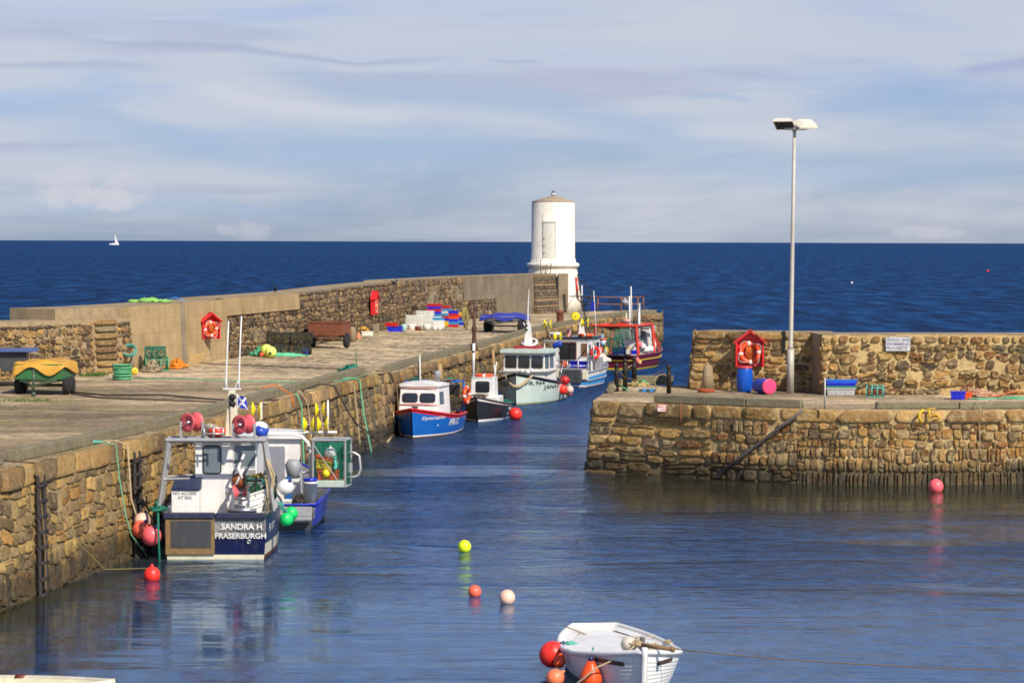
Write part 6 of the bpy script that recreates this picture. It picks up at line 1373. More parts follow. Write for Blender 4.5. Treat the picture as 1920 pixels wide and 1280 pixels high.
pz = Q(381, 634, pL.y); housing('l', (pL.x+.08, pL.y-.22, pz.z), angb*.45, 'red lifebuoy housing on the tan concrete of the left sea wall', .88)
u = ua(fd, 694); pL = Vector(fd.at(np.array([u]), np.array([1.0]), np.array([.14]))[0]); pL2 = Vector(fd.at(np.array([u+.5]), np.array([1.0]), np.array([.14]))[0])
ang2 = math.atan2((pL2-pL).y, (pL2-pL).x); pz = Q(694, 589, pL.y); housing('l', (pL.x, pL.y, pz.z), ang2, 'red lifebuoy housing seen almost edge-on beyond the rusty trailer', 1.05)
TYRE = M('tyre', (.018, .017, .016), .85, var=.3, bump=.4)
def wheel(parent, c, r, w, hubm):
    m = MB(); T = Matrix.Translation(c) @ ring_T((1, 0, 0)); m.lathe([(r*.55, -w/2), (r*.9, -w/2), (r, -w*.3), (r, w*.3), (r*.9, w/2), (r*.55, w/2)], 24, 0, T); o = m.build('wheel', [TYRE], parent)
    m = MB(); m.lathe([(.001, -w*.35), (r*.2, -w*.4), (r*.3, -w*.2), (r*.56, -w*.3), (r*.56, w*.3), (r*.3, w*.2), (r*.2, w*.45), (.001, w*.4)], 20, 0, T); m.build('rim', [hubm], o)
def trailer(loc, rz, label, L, Wd, z0, z1, bodym, framem, wheels, cover=None, coverm=None, r=.3, jack=False, bar_=1.0, drape=.15):
    """front faces local -y"""
    o = empty('trailer', loc, label, 'trailer', rz)
    m = MB(); t = .04; h = z1-z0
    m.box(-Wd/2, Wd/2, 0, L, z0, z0+t); 
    for (a, b, c, d) in ((-Wd/2, Wd/2, 0, t), (-Wd/2, Wd/2, L-t, L), (-Wd/2, -Wd/2+t, t+.002, L-t-.002), (Wd/2-t, Wd/2, t+.002, L-t-.002)): m.box(a, b, c, d, z0+t+.002, z1)
    for x in (-Wd/2-.012, Wd/2+.012): m.box(x-.02, x+.02, -.02, L+.02, z1-.05, z1+.01)
    m.box(-Wd/2, Wd/2, -.025, .0, z1-.05, z1+.01)
    m.build('body', [bodym], o)
    m = MB(); bar(m, (-Wd*.35, 0, z0-.05), (0, -bar_, z0-.15), .07); bar(m, (Wd*.35, 0, z0-.05), (0, -bar_, z0-.15), .07); bar(m, (-Wd*.4, .05, z0-.05), (Wd*.4, .05, z0-.05), .07); bar(m, (-Wd*.38, 0, z0-.05), (-Wd*.38, L, z0-.05), .07); bar(m, (Wd*.38, 0, z0-.05), (Wd*.38, L, z0-.05), .07); m.box(-.06, .06, -bar_-.15, -bar_+.05, z0-.22, z0-.10)
    if jack: m.tube([(-.0, -bar_+.1, z0+.35), (0, -bar_+.1, .06)], .035, 8); m.tube([(-.06, -bar_+.1, .06), (.06, -bar_+.1, .06)], .08, 12)
    for ya in wheels: m.tube([(-Wd/2-.02, ya, r), (Wd/2+.02, ya, r)], .035, 8)
    m.build('frame', [framem], o)
    for ya in wheels:
        for sx in (-1, 1): wheel(o, (sx*(Wd/2+.02), ya, r), r, .2, gloss('hub_'+bodym.name, (.4, .38, .34)))
    if cover:
        m = MB(); N1, N2 = 14, 16; vs = []; rg = np.random.default_rng(int(L*100))
        for i in range(N1+1):
            for j in range(N2+1):
                u, v = -1.14+2.28*i/N1, -.12+1.24*j/N2
                x = max(min(u, 1), -1)*(Wd/2+.05); y = max(min(v, 1), 0)*(L+.08)-.04; z = z1+cover*(1-abs(u)**4)*(1 if 0 < v < 1 else .3)+.03+.03*math.sin(u*5+v*7)
                ou = max(abs(u)-1, 0)/.14; ov = max(-v, v-1, 0)/.12; dr_ = max(ou, ov)
                if dr_ > 0: z = z1+.02-dr_*(drape*(1+.6*math.sin(u*4.3+v*3.1))); x += (.03*ou*(1 if u > 0 else -1)); y += -.05*ov if v < 0 else .05*ov
                vs.append((x, y, z))
        n = N2+1; m.add(vs, [(i*n+j, (i+1)*n+j, (i+1)*n+j+1, i*n+j+1) for i in range(N1) for j in range(N2)], 0, True); m.build('cover', [coverm], o)
    return o
TARPY = M('tarp_yellow', s(206, 152, 50), .6, var=.25, scale=2.5, bump=.3, dirt=.2); TARPB = M('tarp_blue', s(48, 56, 150), .5, var=.2, scale=2.5, bump=.3)
GRNT = gloss('trailer_green', s(52, 110, 60), .5, dirt=.4, dirtc=(.08, .06, .03)); RUSTT = M('trailer_rust', s(126, 72, 48), .85, var=.35, scale=4, bump=.4, dirt=.3, dirtc=s(80, 40, 26))
p = PT(64, 743); trailer(p+Vector((0, .8, 0)), R(-3), 'green trailer under a yellow tarpaulin near the left edge of the quay', 2.1, 1.52, .50, .98, GRNT, gloss('frame_green', (.05, .08, .05)), (.6, 1.22), .08, TARPY, .27, True, .8, .24)
p = PT(3, 728); o = empty('cart', p+Vector((-.4, 1.2, 0)), 'dark box cart with flat blue lid behind the green trailer', 'cart', R(8))
m = MB(); m.box(-1.0, 1.0, 0, 2.0, .5, 1.15); m.build('body', [DGREY], o, bevel=.02); m = MB(); m.box(-1.15, 1.35, -.2, 2.1, 1.17, 1.23); m.build('lid', [gloss('lid_blue', s(70, 92, 140), .4)], o)
for sx in (-1, 1): wheel(o, (sx*.95, 1.0, .3), .3, .2, GREYP)
m = MB(); N = 10; vs = [(-.9+1.0*i/N+.05*math.sin(j), -.3+.06*math.sin(i*2+j), .75-.62*j/6+.04*math.sin(i*3)) for i in range(N+1) for j in range(7)]
m.add(vs, [(i*7+j, (i+1)*7+j, (i+1)*7+j+1, i*7+j+1) for i in range(N) for j in range(6)], 0, True); m.build('hanging_tarp', [TARPY], o)
p = PT(608, 654); trailer(p+Vector((0, .5, 0)), R(-10), 'empty rusty brown box trailer parked near the sea wall', 1.8, 1.62, .62, 1.24, RUSTT, M('rust_frame', (.12, .05, .025), .85, var=.4), (.9,), None, None, .36, False, .9)
p = PT(932, 625); trailer(p+Vector((0, .6, 0)), R(-16), 'trailer with blue tarpaulin cover on black wheels far along the left quay', 3.2, 2.0, .72, .96, GREYP, DGREY, (1.3, 2.0), .10, TARPB, .36, True, .8, .20)
# coils, nets, floats by the wall
p = PT(236, 697); o = empty('stone_bollard', p+Vector((0, .4, 0)), 'short stone bollard behind the green hose coil on the left quay', 'bollard'); m = MB(); m.lathe([(.26, 0), (.25, .5), (.22, .58), (.12, .62), (.001, .63)], 18); m.build('shaft', [COPE], o)
def coil_thing(p, R0, h, n, r, mat, label, T=None, wob=.06, seed=1, name='rope_coil', cat='rope coil'):
    m = MB(); coilrope(m, (0, 0, 0), R0, h, n, r, T, wob, seed); o = m.build(name, [mat]); o.location = p; return tag(o, label, cat)
coil_thing(PT(229, 712), .29, .55, 16, .03, M('hose_green', s(96, 172, 122), .6, var=.2), 'thick pale green hose coiled on the left quay below the stone bollard', None, .2, 3)
coil_thing(Q(243, 659, PT(236, 697).y), .25, .14, 8, .016, TEAL, 'turquoise rope coil on top of the stone bollard', Matrix.Rotation(.9, 4, 'X'), .1, 4)
m = MB(); m.tube([PT(256, 690)+Vector((0, .3, 0)), PT(256, 690)+Vector((-.06, .5, .78))], .10, 10); o = m.build('post', [BLKR]); tag(o, 'black tube leaning by the stone bollard', 'tube')
m = MB(); m.tube([PT(261, 690)+Vector((0, .4, 0)), PT(258, 690)+Vector((-.10, .5, .75)), PT(252, 690)+Vector((-.2, .5, 1.02))], [.04, .05, .13], 8); o = m.build('plastic_sheet', [gloss('sheet_white', (.7, .66, .6))]); tag(o, 'crumpled white plastic standing beside the black tube', 'plastic sheet')
p = PT(252, 702); ball(p+Vector((0, 0, .13)), .135, gloss('float_yel2', s(240, 208, 60), .4), 'yellow float on the ground beside the green hose coil', neck=YELP, tilt=(1.3, .4))
creel(PT(291, 695)+Vector((0, .3, 0)), .85, .6, .5, 'lower green netted creel standing against the tan concrete wall', R(15), NETG, GRNR, None, BEIGER)
creel(PT(289, 695)+Vector((0, .3, .52)), .75, .5, .36, 'upper green creel stacked on the other by the tan concrete wall', R(5), NETG, NETG, None, BEIGER)
m = MB(); tangle(m, (0, 0, 0), (.42, .35, .55), 14, .016, 0, 91); o = m.build('rope_coil', [BEIGER]); o.location = PT(284, 697); tag(o, 'beige rope thrown over the two green creels', 'rope coil')
m = MB(); tangle(m, (0, 0, 0), (.38, .3, .45), 30, .022, 0, 92); tangle(m, (-.25, 0, 0), (.28, .25, .22), 14, .022, 0, 93); o = m.build('net_heap', [M('net_orange', s(214, 128, 30), .85, var=.3, scale=10)]); o.location = PT(332, 691); tag(o, 'heap of orange net by the tan concrete wall', 'net')
m = MB()
for k in range(7): r_ = .10+.06*k; m.torus((0, -.01*k, 0), r_, .018, Matrix.Rotation(R(90), 4, 'X'), 14, 6, 0, R(-115), R(8))
for a_ in (-100, -70, -40, -15): m.tube([(0, 0, 0), (.47*math.cos(R(a_)), -.06, .47*math.sin(R(a_)))], .016, 5)
o = m.build('basket', [gloss('basket_straw', s(196, 164, 104), .8)]); o.location = PT(364, 686)+Vector((-.1, .0, .46)); tag(o, 'broken wicker basket leaning under the lifebuoy housing', 'basket')
p = PT(530, 666)
creel(p+Vector((-.25, .2, .02)), 1.0, .62, .48, 'left dark creel at the bottom of the creel stack on the left quay', R(3), M('net_dark', s(70, 66, 40), .8, var=.5, scale=10), BLKR, 'dark creels stacked by the sea wall')
creel(p+Vector((.72, .3, .02)), .95, .62, .48, 'right dark creel at the bottom of the creel stack on the left quay', R(-5), MATS['net_dark'], BLKR, 'dark creels stacked by the sea wall')
creel(p+Vector((-.20, .4, .50)), 1.0, .6, .46, 'upper left dark creel of the stack by the sea wall', R(-2), MATS['net_dark'], BLKR, 'dark creels stacked by the sea wall', BROWNRP)
creel(p+Vector((.80, .45, .50)), .95, .6, .46, 'upper right dark creel of the stack by the sea wall', R(6), MATS['net_dark'], BLKR, 'dark creels stacked by the sea wall', BROWNRP)
m = MB(); tangle(m, (0, 0, 0), (.45, .35, .48), 40, .022, 0, 94); tangle(m, (.9, -.1, 0), (1.1, .3, .16), 34, .022, 0, 95); o = m.build('net_heap', [M('net_teal', s(106, 196, 150), .85, var=.3, scale=9)]); o.location = PT(489, 667); tag(o, 'sea green net spread in front of the dark creel stack', 'net')
ball(PT(500, 668)+Vector((0, -.1, .27)), .27, B_PLIME, 'large pale lime float left of its twin on the sea green net', tilt=(1.8, .3))
ball(PT(509, 670)+Vector((0, -.35, .25)), .25, B_PLIME, 'pale lime float with dark end nearest us on the sea green net', tilt=(1.75, 0))
ball(PT(491, 668)+Vector((0, -.2, .09)), .09, B_ORG, 'tiny orange float beside the pale lime floats')
crate(PT(575, 663), (.38, .32, .28), BOXB, 'small blue box between the creel stack and the rusty trailer', R(5))
m = MB(); m.lathe([(.22, 0), (.19, .6), (.17, .72), (.001, .75)], 14); o = m.build('stone_bollard', [COPE]); o.location = PT(660, 640); tag(o, 'weathered stone bollard right of the rusty trailer', 'bollard')
m = MB(); m.sphere((0, 0, .2), .26, 14, 0, Matrix.Diagonal((1.2, .8, .8, 1))); o = m.build('sack', [TARPY]); o.location = PT(681, 626); tag(o, 'yellow bag slumped against the sea wall', 'bag')
crate(PT(689, 629), (.62, .35, .22), BOXW, 'single white box on the ground beside the yellow bag', R(3))
m = MB(); m.box(-.18, .18, -.15, .15, 0, .42); o = m.build('stone_block', [CONCP], bevel=.03); o.location = PT(705, 622); tag(o, 'small upright stone block by the sea wall right of the white box', 'stone block')
m = MB(); m.lathe([(.07, 0), (.08, .2), (.03, .3), (.03, .34)], 10); o = m.build('bottle', [WHITE]); o.location = PT(697, 614); tag(o, 'white bottle standing between the yellow bag and the stone block', 'bottle')
m = MB(); tangle(m, (0, 0, 0), (.12, .1, .4), 6, .03, 0, 96); o = m.build('rope_coil', [gloss('rope_pinkor', s(230, 140, 100), .8)]); o.location = PT(672, 636); tag(o, 'orange and pink rope scrap right of the weathered stone bollard', 'rope')
crate(PT(741, 622), (.85, .45, .30), BOXB, 'blue fish box lying below the red one by the sea wall', R(-4), fillm=BOXW)
crate(PT(737, 622)+Vector((-.08, .18, .31)), (.72, .42, .20), BOXR, 'red fish box resting on the blue one by the sea wall', R(-10), fillm=BOXW)
m = MB(); m.lathe([(.13, 0), (.15, .35), (.13, .4), (.13, .44)], 14); o = m.build('bucket', [gloss('mint_tub', s(170, 220, 200))]); o.location = PT(757, 622); tag(o, 'mint tub right of the blue fish box', 'tub')
# fish box stacks
WG = 'white fish boxes stacked by the sea wall'; CG = 'coloured fish boxes stacked by the sea wall'
def stack(px, py, dy, mats, l, w, h, rz, lab, grp, z0=0.0, n0=0):
    base = PT(px, py)+Vector((0, dy, z0)); n = len(mats); names = ['lowest', 'second', 'third', 'fourth', 'fifth', 'sixth', 'seventh', 'eighth', 'ninth']
    for i, mt in enumerate(mats):
        w_ = names[i] if i < n-1 else 'topmost'
        crate(base+Vector((random.uniform(-.015, .015), random.uniform(-.015, .015), i*h)), (l, w, h*1.04), mt, lab % w_, rz+random.uniform(-.02, .02), group=grp, ribs=3)
stack(779, 615, .2, [BOXW]*6, 1.12, .6, .125, R(-5), '%s white fish box in the front left white stack by the sea wall', WG)
stack(796, 615, .95, [BOXW]*8, 1.05, .6, .125, R(-3), '%s white fish box in the tall rear white stack by the sea wall', WG)
stack(812, 615, 2.2, [BOXW, BOXW, BOXW, BOXW, BOXC, BOXB, BOXR, BOXB, BOXR], .85, .5, .155, R(-5), '%s fish box in the stack with blue and red on top, behind the white ones', CG)
stack(834, 613, 1.7, [BOXY, BOXY, BOXB, BOXR, BOXC, BOXW, BOXC, BOXR], .68, .5, .155, R(-8), '%s fish box in the striped stack with yellow at its foot', CG)
stack(822, 616, .3, [BOXW, BOXW, BOXW, BOXC], .7, .45, .16, R(4), '%s fish box in the low pale stack with cyan top', CG)
stack(850, 614, .6, [BOXR, BOXC, BOXB, BOXO, BOXR, BOXB], .60, .45, .165, R(-6), '%s fish box in the right-hand stack with blue on top and red foot', CG)
stack(862, 611, 1.8, [BOXB, BOXC, BOXB, BOXR, BOXY], .5, .4, .15, R(-8), '%s fish box in the small stack at the far right with yellow top', CG)
m = MB(); m.lathe([(.18, 0), (.2, .25), (.18, .27)], 14); o = m.build('pot', [BROWNR]); o.location = PT(784, 620); tag(o, 'brown pot in front of the front left white stack', 'pot')
for i, (px, lb) in enumerate(((772, 'white tub at the left foot of the white fish boxes'), (800, 'white tub at the foot of the tall white stack'), (815, 'small white can left of the two in front of the pale stack'), (824, 'small white can right of the two in front of the pale stack'))):
    m = MB(); m.lathe([(.16, 0), (.18, .22), (.16, .26), (.05, .28)], 14); o = m.build('tub', [BOXW]); o.location = PT(px, 619); o.scale = (1.3 if i < 2 else .7,)*3; tag(o, lb, 'tub')
# davit crane
p = PT(889, 657); o = empty('davit_crane', p, 'rusty hand crane post with hooked arm at the edge of the left quay', 'crane')
DAV = M('davit_rust', (.10, .045, .022), .8, var=.4, scale=9)
m = MB(); m.lathe([(.22, 0), (.20, .1), (.12, .25), (.09, .9), (.13, 1.0), (.13, 1.1), (.08, 1.2), (.07, 1.9)], 14); m.build('post', [DAV], o)
m = MB(); m.tube([(0, 0, 1.5), (-.12, 0, 1.75), (-.28, 0, 2.1), (-.30, 0, 2.22), (-.2, 0, 2.32), (.02, 0, 2.34)], [.06, .06, .05, .05, .05, .06], 8); m.tube([(0, 0, 1.9), (0, 0, 2.32)], .04, 8); m.build('arm', [DAV], o)
m = MB()
for k in range(6): m.tube([(-.42-.02*k, 0, 2.1), (-.46-.03*k, .02, 1.6), (-.42+.02*k, 0, 1.0), (-.36+.02*k, 0, 1.5), (-.38, 0, 2.1)], .022, 5)
m.build('hanging_rope', [M('rope_olive', s(140, 126, 70), .85)], o)
m = MB(); m.tube([(-.46, .05, 1.1), (-.47, .05, 2.12)], .05, 8); m.build('brace', [DAV], o)
o = empty('mooring_bollard', PT(1050, 608), 'rusty iron bollard near the foot of the white tower', 'bollard'); m = MB(); m.lathe([(.24, 0), (.22, .1), (.22, .68), (.27, .74), (.27, .84), (.18, .88), (.001, .9)], 18); m.build('shaft', [RUSTT], o)
# pier end railing
o = empty('railing', PT(1090, 585), 'rusty two-bar railing round the end of the left pier', 'railing')
RL = M('rail_rust', s(150, 96, 60), .8, var=.35, scale=8); b0 = PT(1090, 585)
pts_ = [PT(1092, 583.5), PT(1120, 584), PT(1164, 585), PT(1197, 584), PT(1207, 583)]
m = MB()
for z in (1.10, .58): m.tube([p_-b0+Vector((0, 0, z)) for p_ in pts_], .035, 6)
m.build('rails', [RL], o)
for i, p_ in enumerate(pts_[1:]): m = MB(); m.tube([p_-b0, p_-b0+Vector((.06 if i < 2 else -.04, 0, 1.14))], .045, 6); m.build('post', [RL], o)
m = MB(); m.tube([Q(1083, 560, 196.8), Q(1080, 520, 196.8)], .09, 8); o = m.build('pole', [REDP]); tag(o, 'red pole leaning on the right of the white tower', 'pole')
m = MB(); m.tube([Q(1081, 545, 196), Q(1084, 562, 196), Q(1095, 572, 196)], .06, 6); o = m.build('hose', [DKR]); tag(o, 'dark hose hanging beside the red pole at the tower', 'hose')
# net and rod at the kerb
m = MB(); tangle(m, (0, 0, 0), (.5, .35, .38), 22, .022, 0, 97); o = m.build('net_heap', [M('net_darkteal', s(40, 128, 108), .85, var=.4, scale=9)]); o.location = PT(658, 698); tag(o, 'dark teal net heap by the kerb of the left quay', 'net')
m = MB(); m.tube([PT(668, 692), PT(668, 692)+Vector((0, 0, .82))], .025, 6); o = m.build('pole', [M('rod_green', s(90, 110, 80))]); tag(o, 'thin upright green rod beside the dark teal net', 'rod')
# rope on top of the parapet
m = MB(); b0 = P(278, 566, 5.12)
tangle(m, (0, 0, 0), (.55, .3, .22), 24, .028, 0, 98); tangle(m, (.6, 0, 0), (.35, .25, .14), 10, .028, 0, 99); tangle(m, (-.55, 0, 0), (.3, .2, .12), 8, .028, 0, 100); o = m.build('rope_coil', [M('net_yg', s(140, 190, 96), .85, var=.4, scale=7)]); o.location = b0; tag(o, 'yellow green net lying on top of the left sea wall', 'net')
rope([b0+Vector((.7, 0, .1)), b0+Vector((1.1, 0, .18)), b0+Vector((1.5, -.1, .05))], .022, gloss('rope_blue', s(70, 150, 210), .7), 'blue rope trailing from the net on top of the sea wall')
def bird(p, rz, label):
    o = empty('bird', p, label, 'bird', rz); m = MB(); T = Matrix.Translation((0, 0, .17)) @ Matrix.Rotation(.55, 4, 'Y')
    pr = [(.001, -.20), (.03, -.17), (.07, -.08), (.085, .0), (.075, .08), (.045, .14), (.035, .17)]
    m.lathe(pr, 12, 0, T @ Matrix.Rotation(math.pi/2, 4, 'Y')); m.sphere((.16, 0, .30), .045, 12); m.tube([(.12, 0, .24), (.155, 0, .29)], .04, 8); m.tube([(.19, 0, .30), (.25, 0, .29)], [.015, .004], 6); m.tube([(-.12, 0, .10), (-.26, 0, .03)], [.04, .02], 6)
    for s_ in (-1, 1): m.tube([(0, s_*.03, .12), (.01, s_*.03, 0), (.05, s_*.03, 0)], .008, 5)
    m.build('body', [M('feather_black', (.012, .012, .015), .6)], o); return o
bird(P(515, 549, 5.19)+Vector((0, .3, 0)), R(100), 'black bird perched on the sea wall, left one of two'); bird(P(738, 536, 5.20)+Vector((0, .3, 0)), R(20), 'black bird perched on the sea wall, right one of two')
# ---------------------------------------------------------------- ladders and hanging lines on the left wall
def ladder(face, px, py_top, v0, v1, label, wd=.42, m_=None):
    p = PQ(px, py_top); u = face.u_at_px(p.x, p.y); o = empty('wall_ladder', tuple(face.at(np.array([u]), np.array([v1]), np.array([.1]))[0]), label, 'ladder'); b = Vector(o.location)
    fn = lambda uu, vv, dd: Vector(face.at(np.array([uu]), np.array([vv]), np.array([dd]))[0])-b
    m = MB()
    for du in (-wd/2, wd/2): m.tube([fn(u+du, v0+(v1-v0)*i/8, .16) for i in range(9)]+[fn(u+du, v1+.05, -.1)], .045, 6)
    m.build('stiles', [m_ or RUSTK], o)
    z = v0+.1
    while z < v1: m = MB(); m.tube([fn(u-wd/2-.07, z, .17), fn(u+wd/2+.07, z, .17)], .055, 8); m.build('rung', [m_ or RUSTK], o); z += .30
    return o
RUSTK = M('iron_black', (.03, .022, .018), .75, var=.4, scale=12)
ladder(f1, 9, 876, .2, f1.H-.3, 'black iron ladder on the quay wall at the left edge'); ladder(f1, 232, 832, .2, f1.H-.3, 'dark ladder on the quay wall behind the navy boat stern')
def hang(face, px, top, pts, r, mat, label):
    """rope from the kerb over the coping and down the wall; pts = (du, v, d)"""
    p = PQ(px, top); u = face.u_at_px(p.x, p.y); fn = lambda uu, vv, dd: Vector(face.at(np.array([uu]), np.array([vv]), np.array([dd]))[0])
    return rope([fn(u+a, v if v >= 0 else face.H+v, d) for a, v, d in pts], r, mat, label)
Hf = f1.H
hang(f1, 150, 842, [(-.6, Hf+.05, -.5), (0, Hf+.06, -.1), (.15, Hf-.02, .18), (.35, Hf*.75, .18), (.7, Hf*.5, .2), (1.1, Hf*.36, .2), (2.0, .62, .3)], .015, GRNR, 'pale green rope slanting down the near quay wall to the water')
hang(f1, 148, 842, [(-.5, Hf+.1, -.45), (-.1, Hf+.08, -.1), (-.3, Hf+.08, -.35)], .026, TEAL, 'turquoise rope knot at the kerb on the near quay')
hang(f1, 205, 838, [(-.4, Hf+.05, -.5), (.0, Hf+.04, .0), (.2, Hf-.1, .2), (.4, Hf*.6, .2), (1.0, Hf*.4, .2), (1.6, .9, .3)], .022, BEIGER, 'frayed beige rope over the coping beside the second ladder')
hang(f1, 60, 866, [(.2, Hf*.62, .2), (.8, 1.4, .2), (1.8, .75, .5), (3.8, .58, 1.2)], .012, M('rope_olive2', s(130, 120, 70), .9), 'thin olive line looping from the near wall into the water')
hang(f1, 0, 878, [(-.3, Hf+.04, -.3), (0, Hf, .15), (.2, Hf*.7, .2), (.35, Hf*.45, .2), (.3, .7, .2)], .02, BROWNRP, 'brown line hanging beside the ladder at the left edge')
hang(f1, 515, 750, [(-.8, Hf+.35, -.6), (-.2, Hf+.4, -.3), (.1, Hf+.1, .15), (.3, Hf-.3, .2)], .024, ORR, 'orange rope over the kerb above the yellow rollers')
hang(f1, 530, 747, [(0, Hf+.1, .15), (.5, Hf-.3, .22), (.6, Hf*.6, .2), (.6, 1.0, .2)], .028, GRNR, 'green rope hanging down the quay wall beyond the navy boat')
hang(f1, 545, 745, [(0, Hf+.1, .15), (.9, Hf-.3, .22), (1.3, Hf*.6, .2), (1.3, 1.0, .2)], .022, BEIGER, 'tan rope hanging next to the green one beyond the navy boat')
hang(f1, 570, 737, [(-1, Hf+.02, -.3), (0, Hf+.04, .1), (.5, Hf-.6, .22), (.6, 1.2, .22)], .022, BEIGER, 'pale rope down the quay wall behind the yellow rollers')
hang(f1, 602, 728, [(-4, Hf+.06, -.1), (-1, Hf+.12, -.1), (.2, Hf+.02, .2), (1.8, Hf*.6, .5), (4.2, .9, 1.1), (6.2, .55, 1.6)], .03, DKR, 'dark rope slanting from the kerb down towards the corner')
hang(f1, 656, 714, [(-1.5, Hf+.05, -.5), (-.3, Hf+.05, 0), (0, Hf-.05, .2), (.1, Hf*.6, .2), (.3, .55, .3)], .035, GRNR, 'bright green rope hanging straight down near the quay corner')
hang(f1, 640, 717, [(-.3, Hf+.02, 0), (0, Hf-.2, .2), (.05, Hf*.5, .2), (0, 1.0, .2)], .018, BEIGER, 'thin pale rope left of the bright green one near the corner')
hang(fc, 725, 700, [(-.6, fc.H+.08, -.3), (.1, fc.H+.02, .1), (.35, fc.H-.5, .25), (.35, fc.H*.45, .25), (.1, .6, .3)], .03, BROWNRP, 'brown rope down the short return wall behind the blue boat')
for (px, v0, lb) in ((470, .9, 'rusty iron post on the quay wall left of the yellow rollers'), (500, 1.2, 'dark timber fender post on the quay wall')):
    hang(f1, px, 766, [(0, v0, .2), (0, Hf-.5, .2)], .05, BROWNRP, lb)
hang(f2, 812, 676, [(0, f2.H-.15, .22), (0, f2.H*.3, .26)], .11, M('timber_pale', s(170, 140, 96), .85, var=.3), 'pale timber fender post on the quay wall behind the blue boat').name = 'fender_post'
hang(f2, 916, 650, [(0, f2.H-.15, .22), (0, f2.H*.3, .26)], .08, MATS['timber_pale'], 'pale timber fender post between the black and the green boat').name = 'fender_post'
hang(f2, 1018, 619, [(0, f2.H-.1, .22), (0, f2.H*.4, .26)], .10, MATS['timber_pale'], 'pale timber fender post behind the mast of the green boat').name = 'fender_post'
# lines lying across the quay
def ground_line(pts, r, mat, label): return rope([PT(*p)+Vector((0, 0, .04)) for p in pts], r, mat, label)
ground_line(((134, 737), (200, 743), (300, 742), (420, 752), (520, 752)), .03, DKR, 'dark rope across the paving from the green trailer')
ground_line(((134, 740), (190, 748), (300, 752), (410, 756), (500, 760)), .025, DKR, 'second dark rope lying nearer us across the paving')
ground_line(((250, 711), (340, 712), (430, 716), (560, 718), (640, 716), (690, 704)), .022, GRNR, 'thin green rope running along the paving to the kerb')
ground_line(((370, 682), (450, 686), (560, 690), (650, 694)), .02, DKR, 'thin dark rope along the paving below the creel stack')
m = MB(); rg = np.random.default_rng(5)
for cx, cy, n, sp in ((168, 705, 90, .5), (184, 703, 60, .4), (30, 752, 120, 1.2)):
    c_ = PT(cx, cy)
    for i in range(n):
        a = rg.uniform(0, 6.28); q_ = c_+Vector((rg.normal(0, sp*.5), rg.normal(0, sp*.25), 0)); h = rg.uniform(.06, .18)*(1 if n < 100 else .6); d_ = Vector((math.cos(a), math.sin(a), 0))*.03
        m.add([tuple(q_-d_), tuple(q_+d_), tuple(q_+d_*2+Vector((0, 0, h)))], [(0, 1, 2)])
o = m.build('weeds', [M('weed_green', (.07, .13, .02), .8)]); tag(o, 'green weeds growing at the foot of the sea wall', 'weeds', None, 'stuff')
# ================================================================ things on the right pier
def PR(px, py): return P(px, py, ZR)
# lamp post
p = PR(1482, 738); sL = F/p.y; LP = empty('lamp_post', p, 'tall grey lamp post with two tilted floodlights on the right quay', 'lamp post')
GALV = M('galvanised', (.50, .46, .38), .55, .15, .12, 3, dirt=.15)
hh = (738-241)/sL
m = MB(); m.lathe([(.125, 0), (.12, 1.0), (.12, 1.55)], 16); m.build('base', [GALV], LP)
m = MB(); m.lathe([(.12, 1.55), (.078, 1.68), (.068, hh*.6), (.058, hh-.05)], 14); 
for v in m.v: v[:, 0] += (v[:, 2]-1.55)*.010
m.build('shaft', [GALV], LP)
m = MB(); xt = (hh-1.55)*.010; m.tube([(xt-.35, 0, hh-.02), (xt+.4, 0, hh-.02)], .045, 8); m.tube([(xt, 0, hh-.1), (xt, 0, hh+.06)], .09, 10); m.build('crossarm', [GALV], LP)
LH = M('lamp_head', (.72, .66, .52), .5, .0, .1, 3, dirt=.15); LGL = M('lamp_glass', (.05, .055, .035), .15, 0, .4, 3)
def flood(T, name='floodlight'):
    # shallow tapered box, glass on the underside (-z)
    m = MB(); a, b = .36, .27; vs = [(-a, -b, -.05), (a, -b, -.05), (a, b, -.05), (-a, b, -.05), (-a, -b, .0), (a, -b, .0), (a, b, .0), (-a, b, .0), (-a*.55, -b*.8, .12), (a*.8, -b*.8, .12), (a*.8, b*.8, .12), (-a*.55, b*.8, .12)]
    m.add([tuple(T@Vector(v)) for v in vs], [(0, 1, 5, 4), (1, 2, 6, 5), (2, 3, 7, 6), (3, 0, 4, 7), (4, 5, 9, 8), (5, 6, 10, 9), (6, 7, 11, 10), (7, 4, 8, 11), (8, 9, 10, 11), (3, 2, 1, 0)]); f = m.build(name, [LH], LP)
    m = MB(); m.add([tuple(T@Vector(v)) for v in ((-a+.04, -b+.04, -.056), (a-.04, -b+.04, -.056), (a-.04, b-.04, -.056), (-a+.04, b-.04, -.056))], [(3, 2, 1, 0)]); m.build('glass', [LGL], f)
    m = MB(); m.tube([T@Vector((a*.2, 0, .0)), T@Vector((a*.3, 0, -.16))], .04, 6); m.build('bracket', [DGREY], f)
flood(Matrix.Translation((xt-.34, -.02, hh+.13)) @ Matrix.Rotation(R(-22), 4, 'Z') @ Matrix.Rotation(R(-30), 4, 'X') @ Matrix.Rotation(R(180), 4, 'Z'))
flood(Matrix.Translation((xt+.38, .0, hh+.12)) @ Matrix.Rotation(R(22), 4, 'Z') @ Matrix.Rotation(R(24), 4, 'X'))
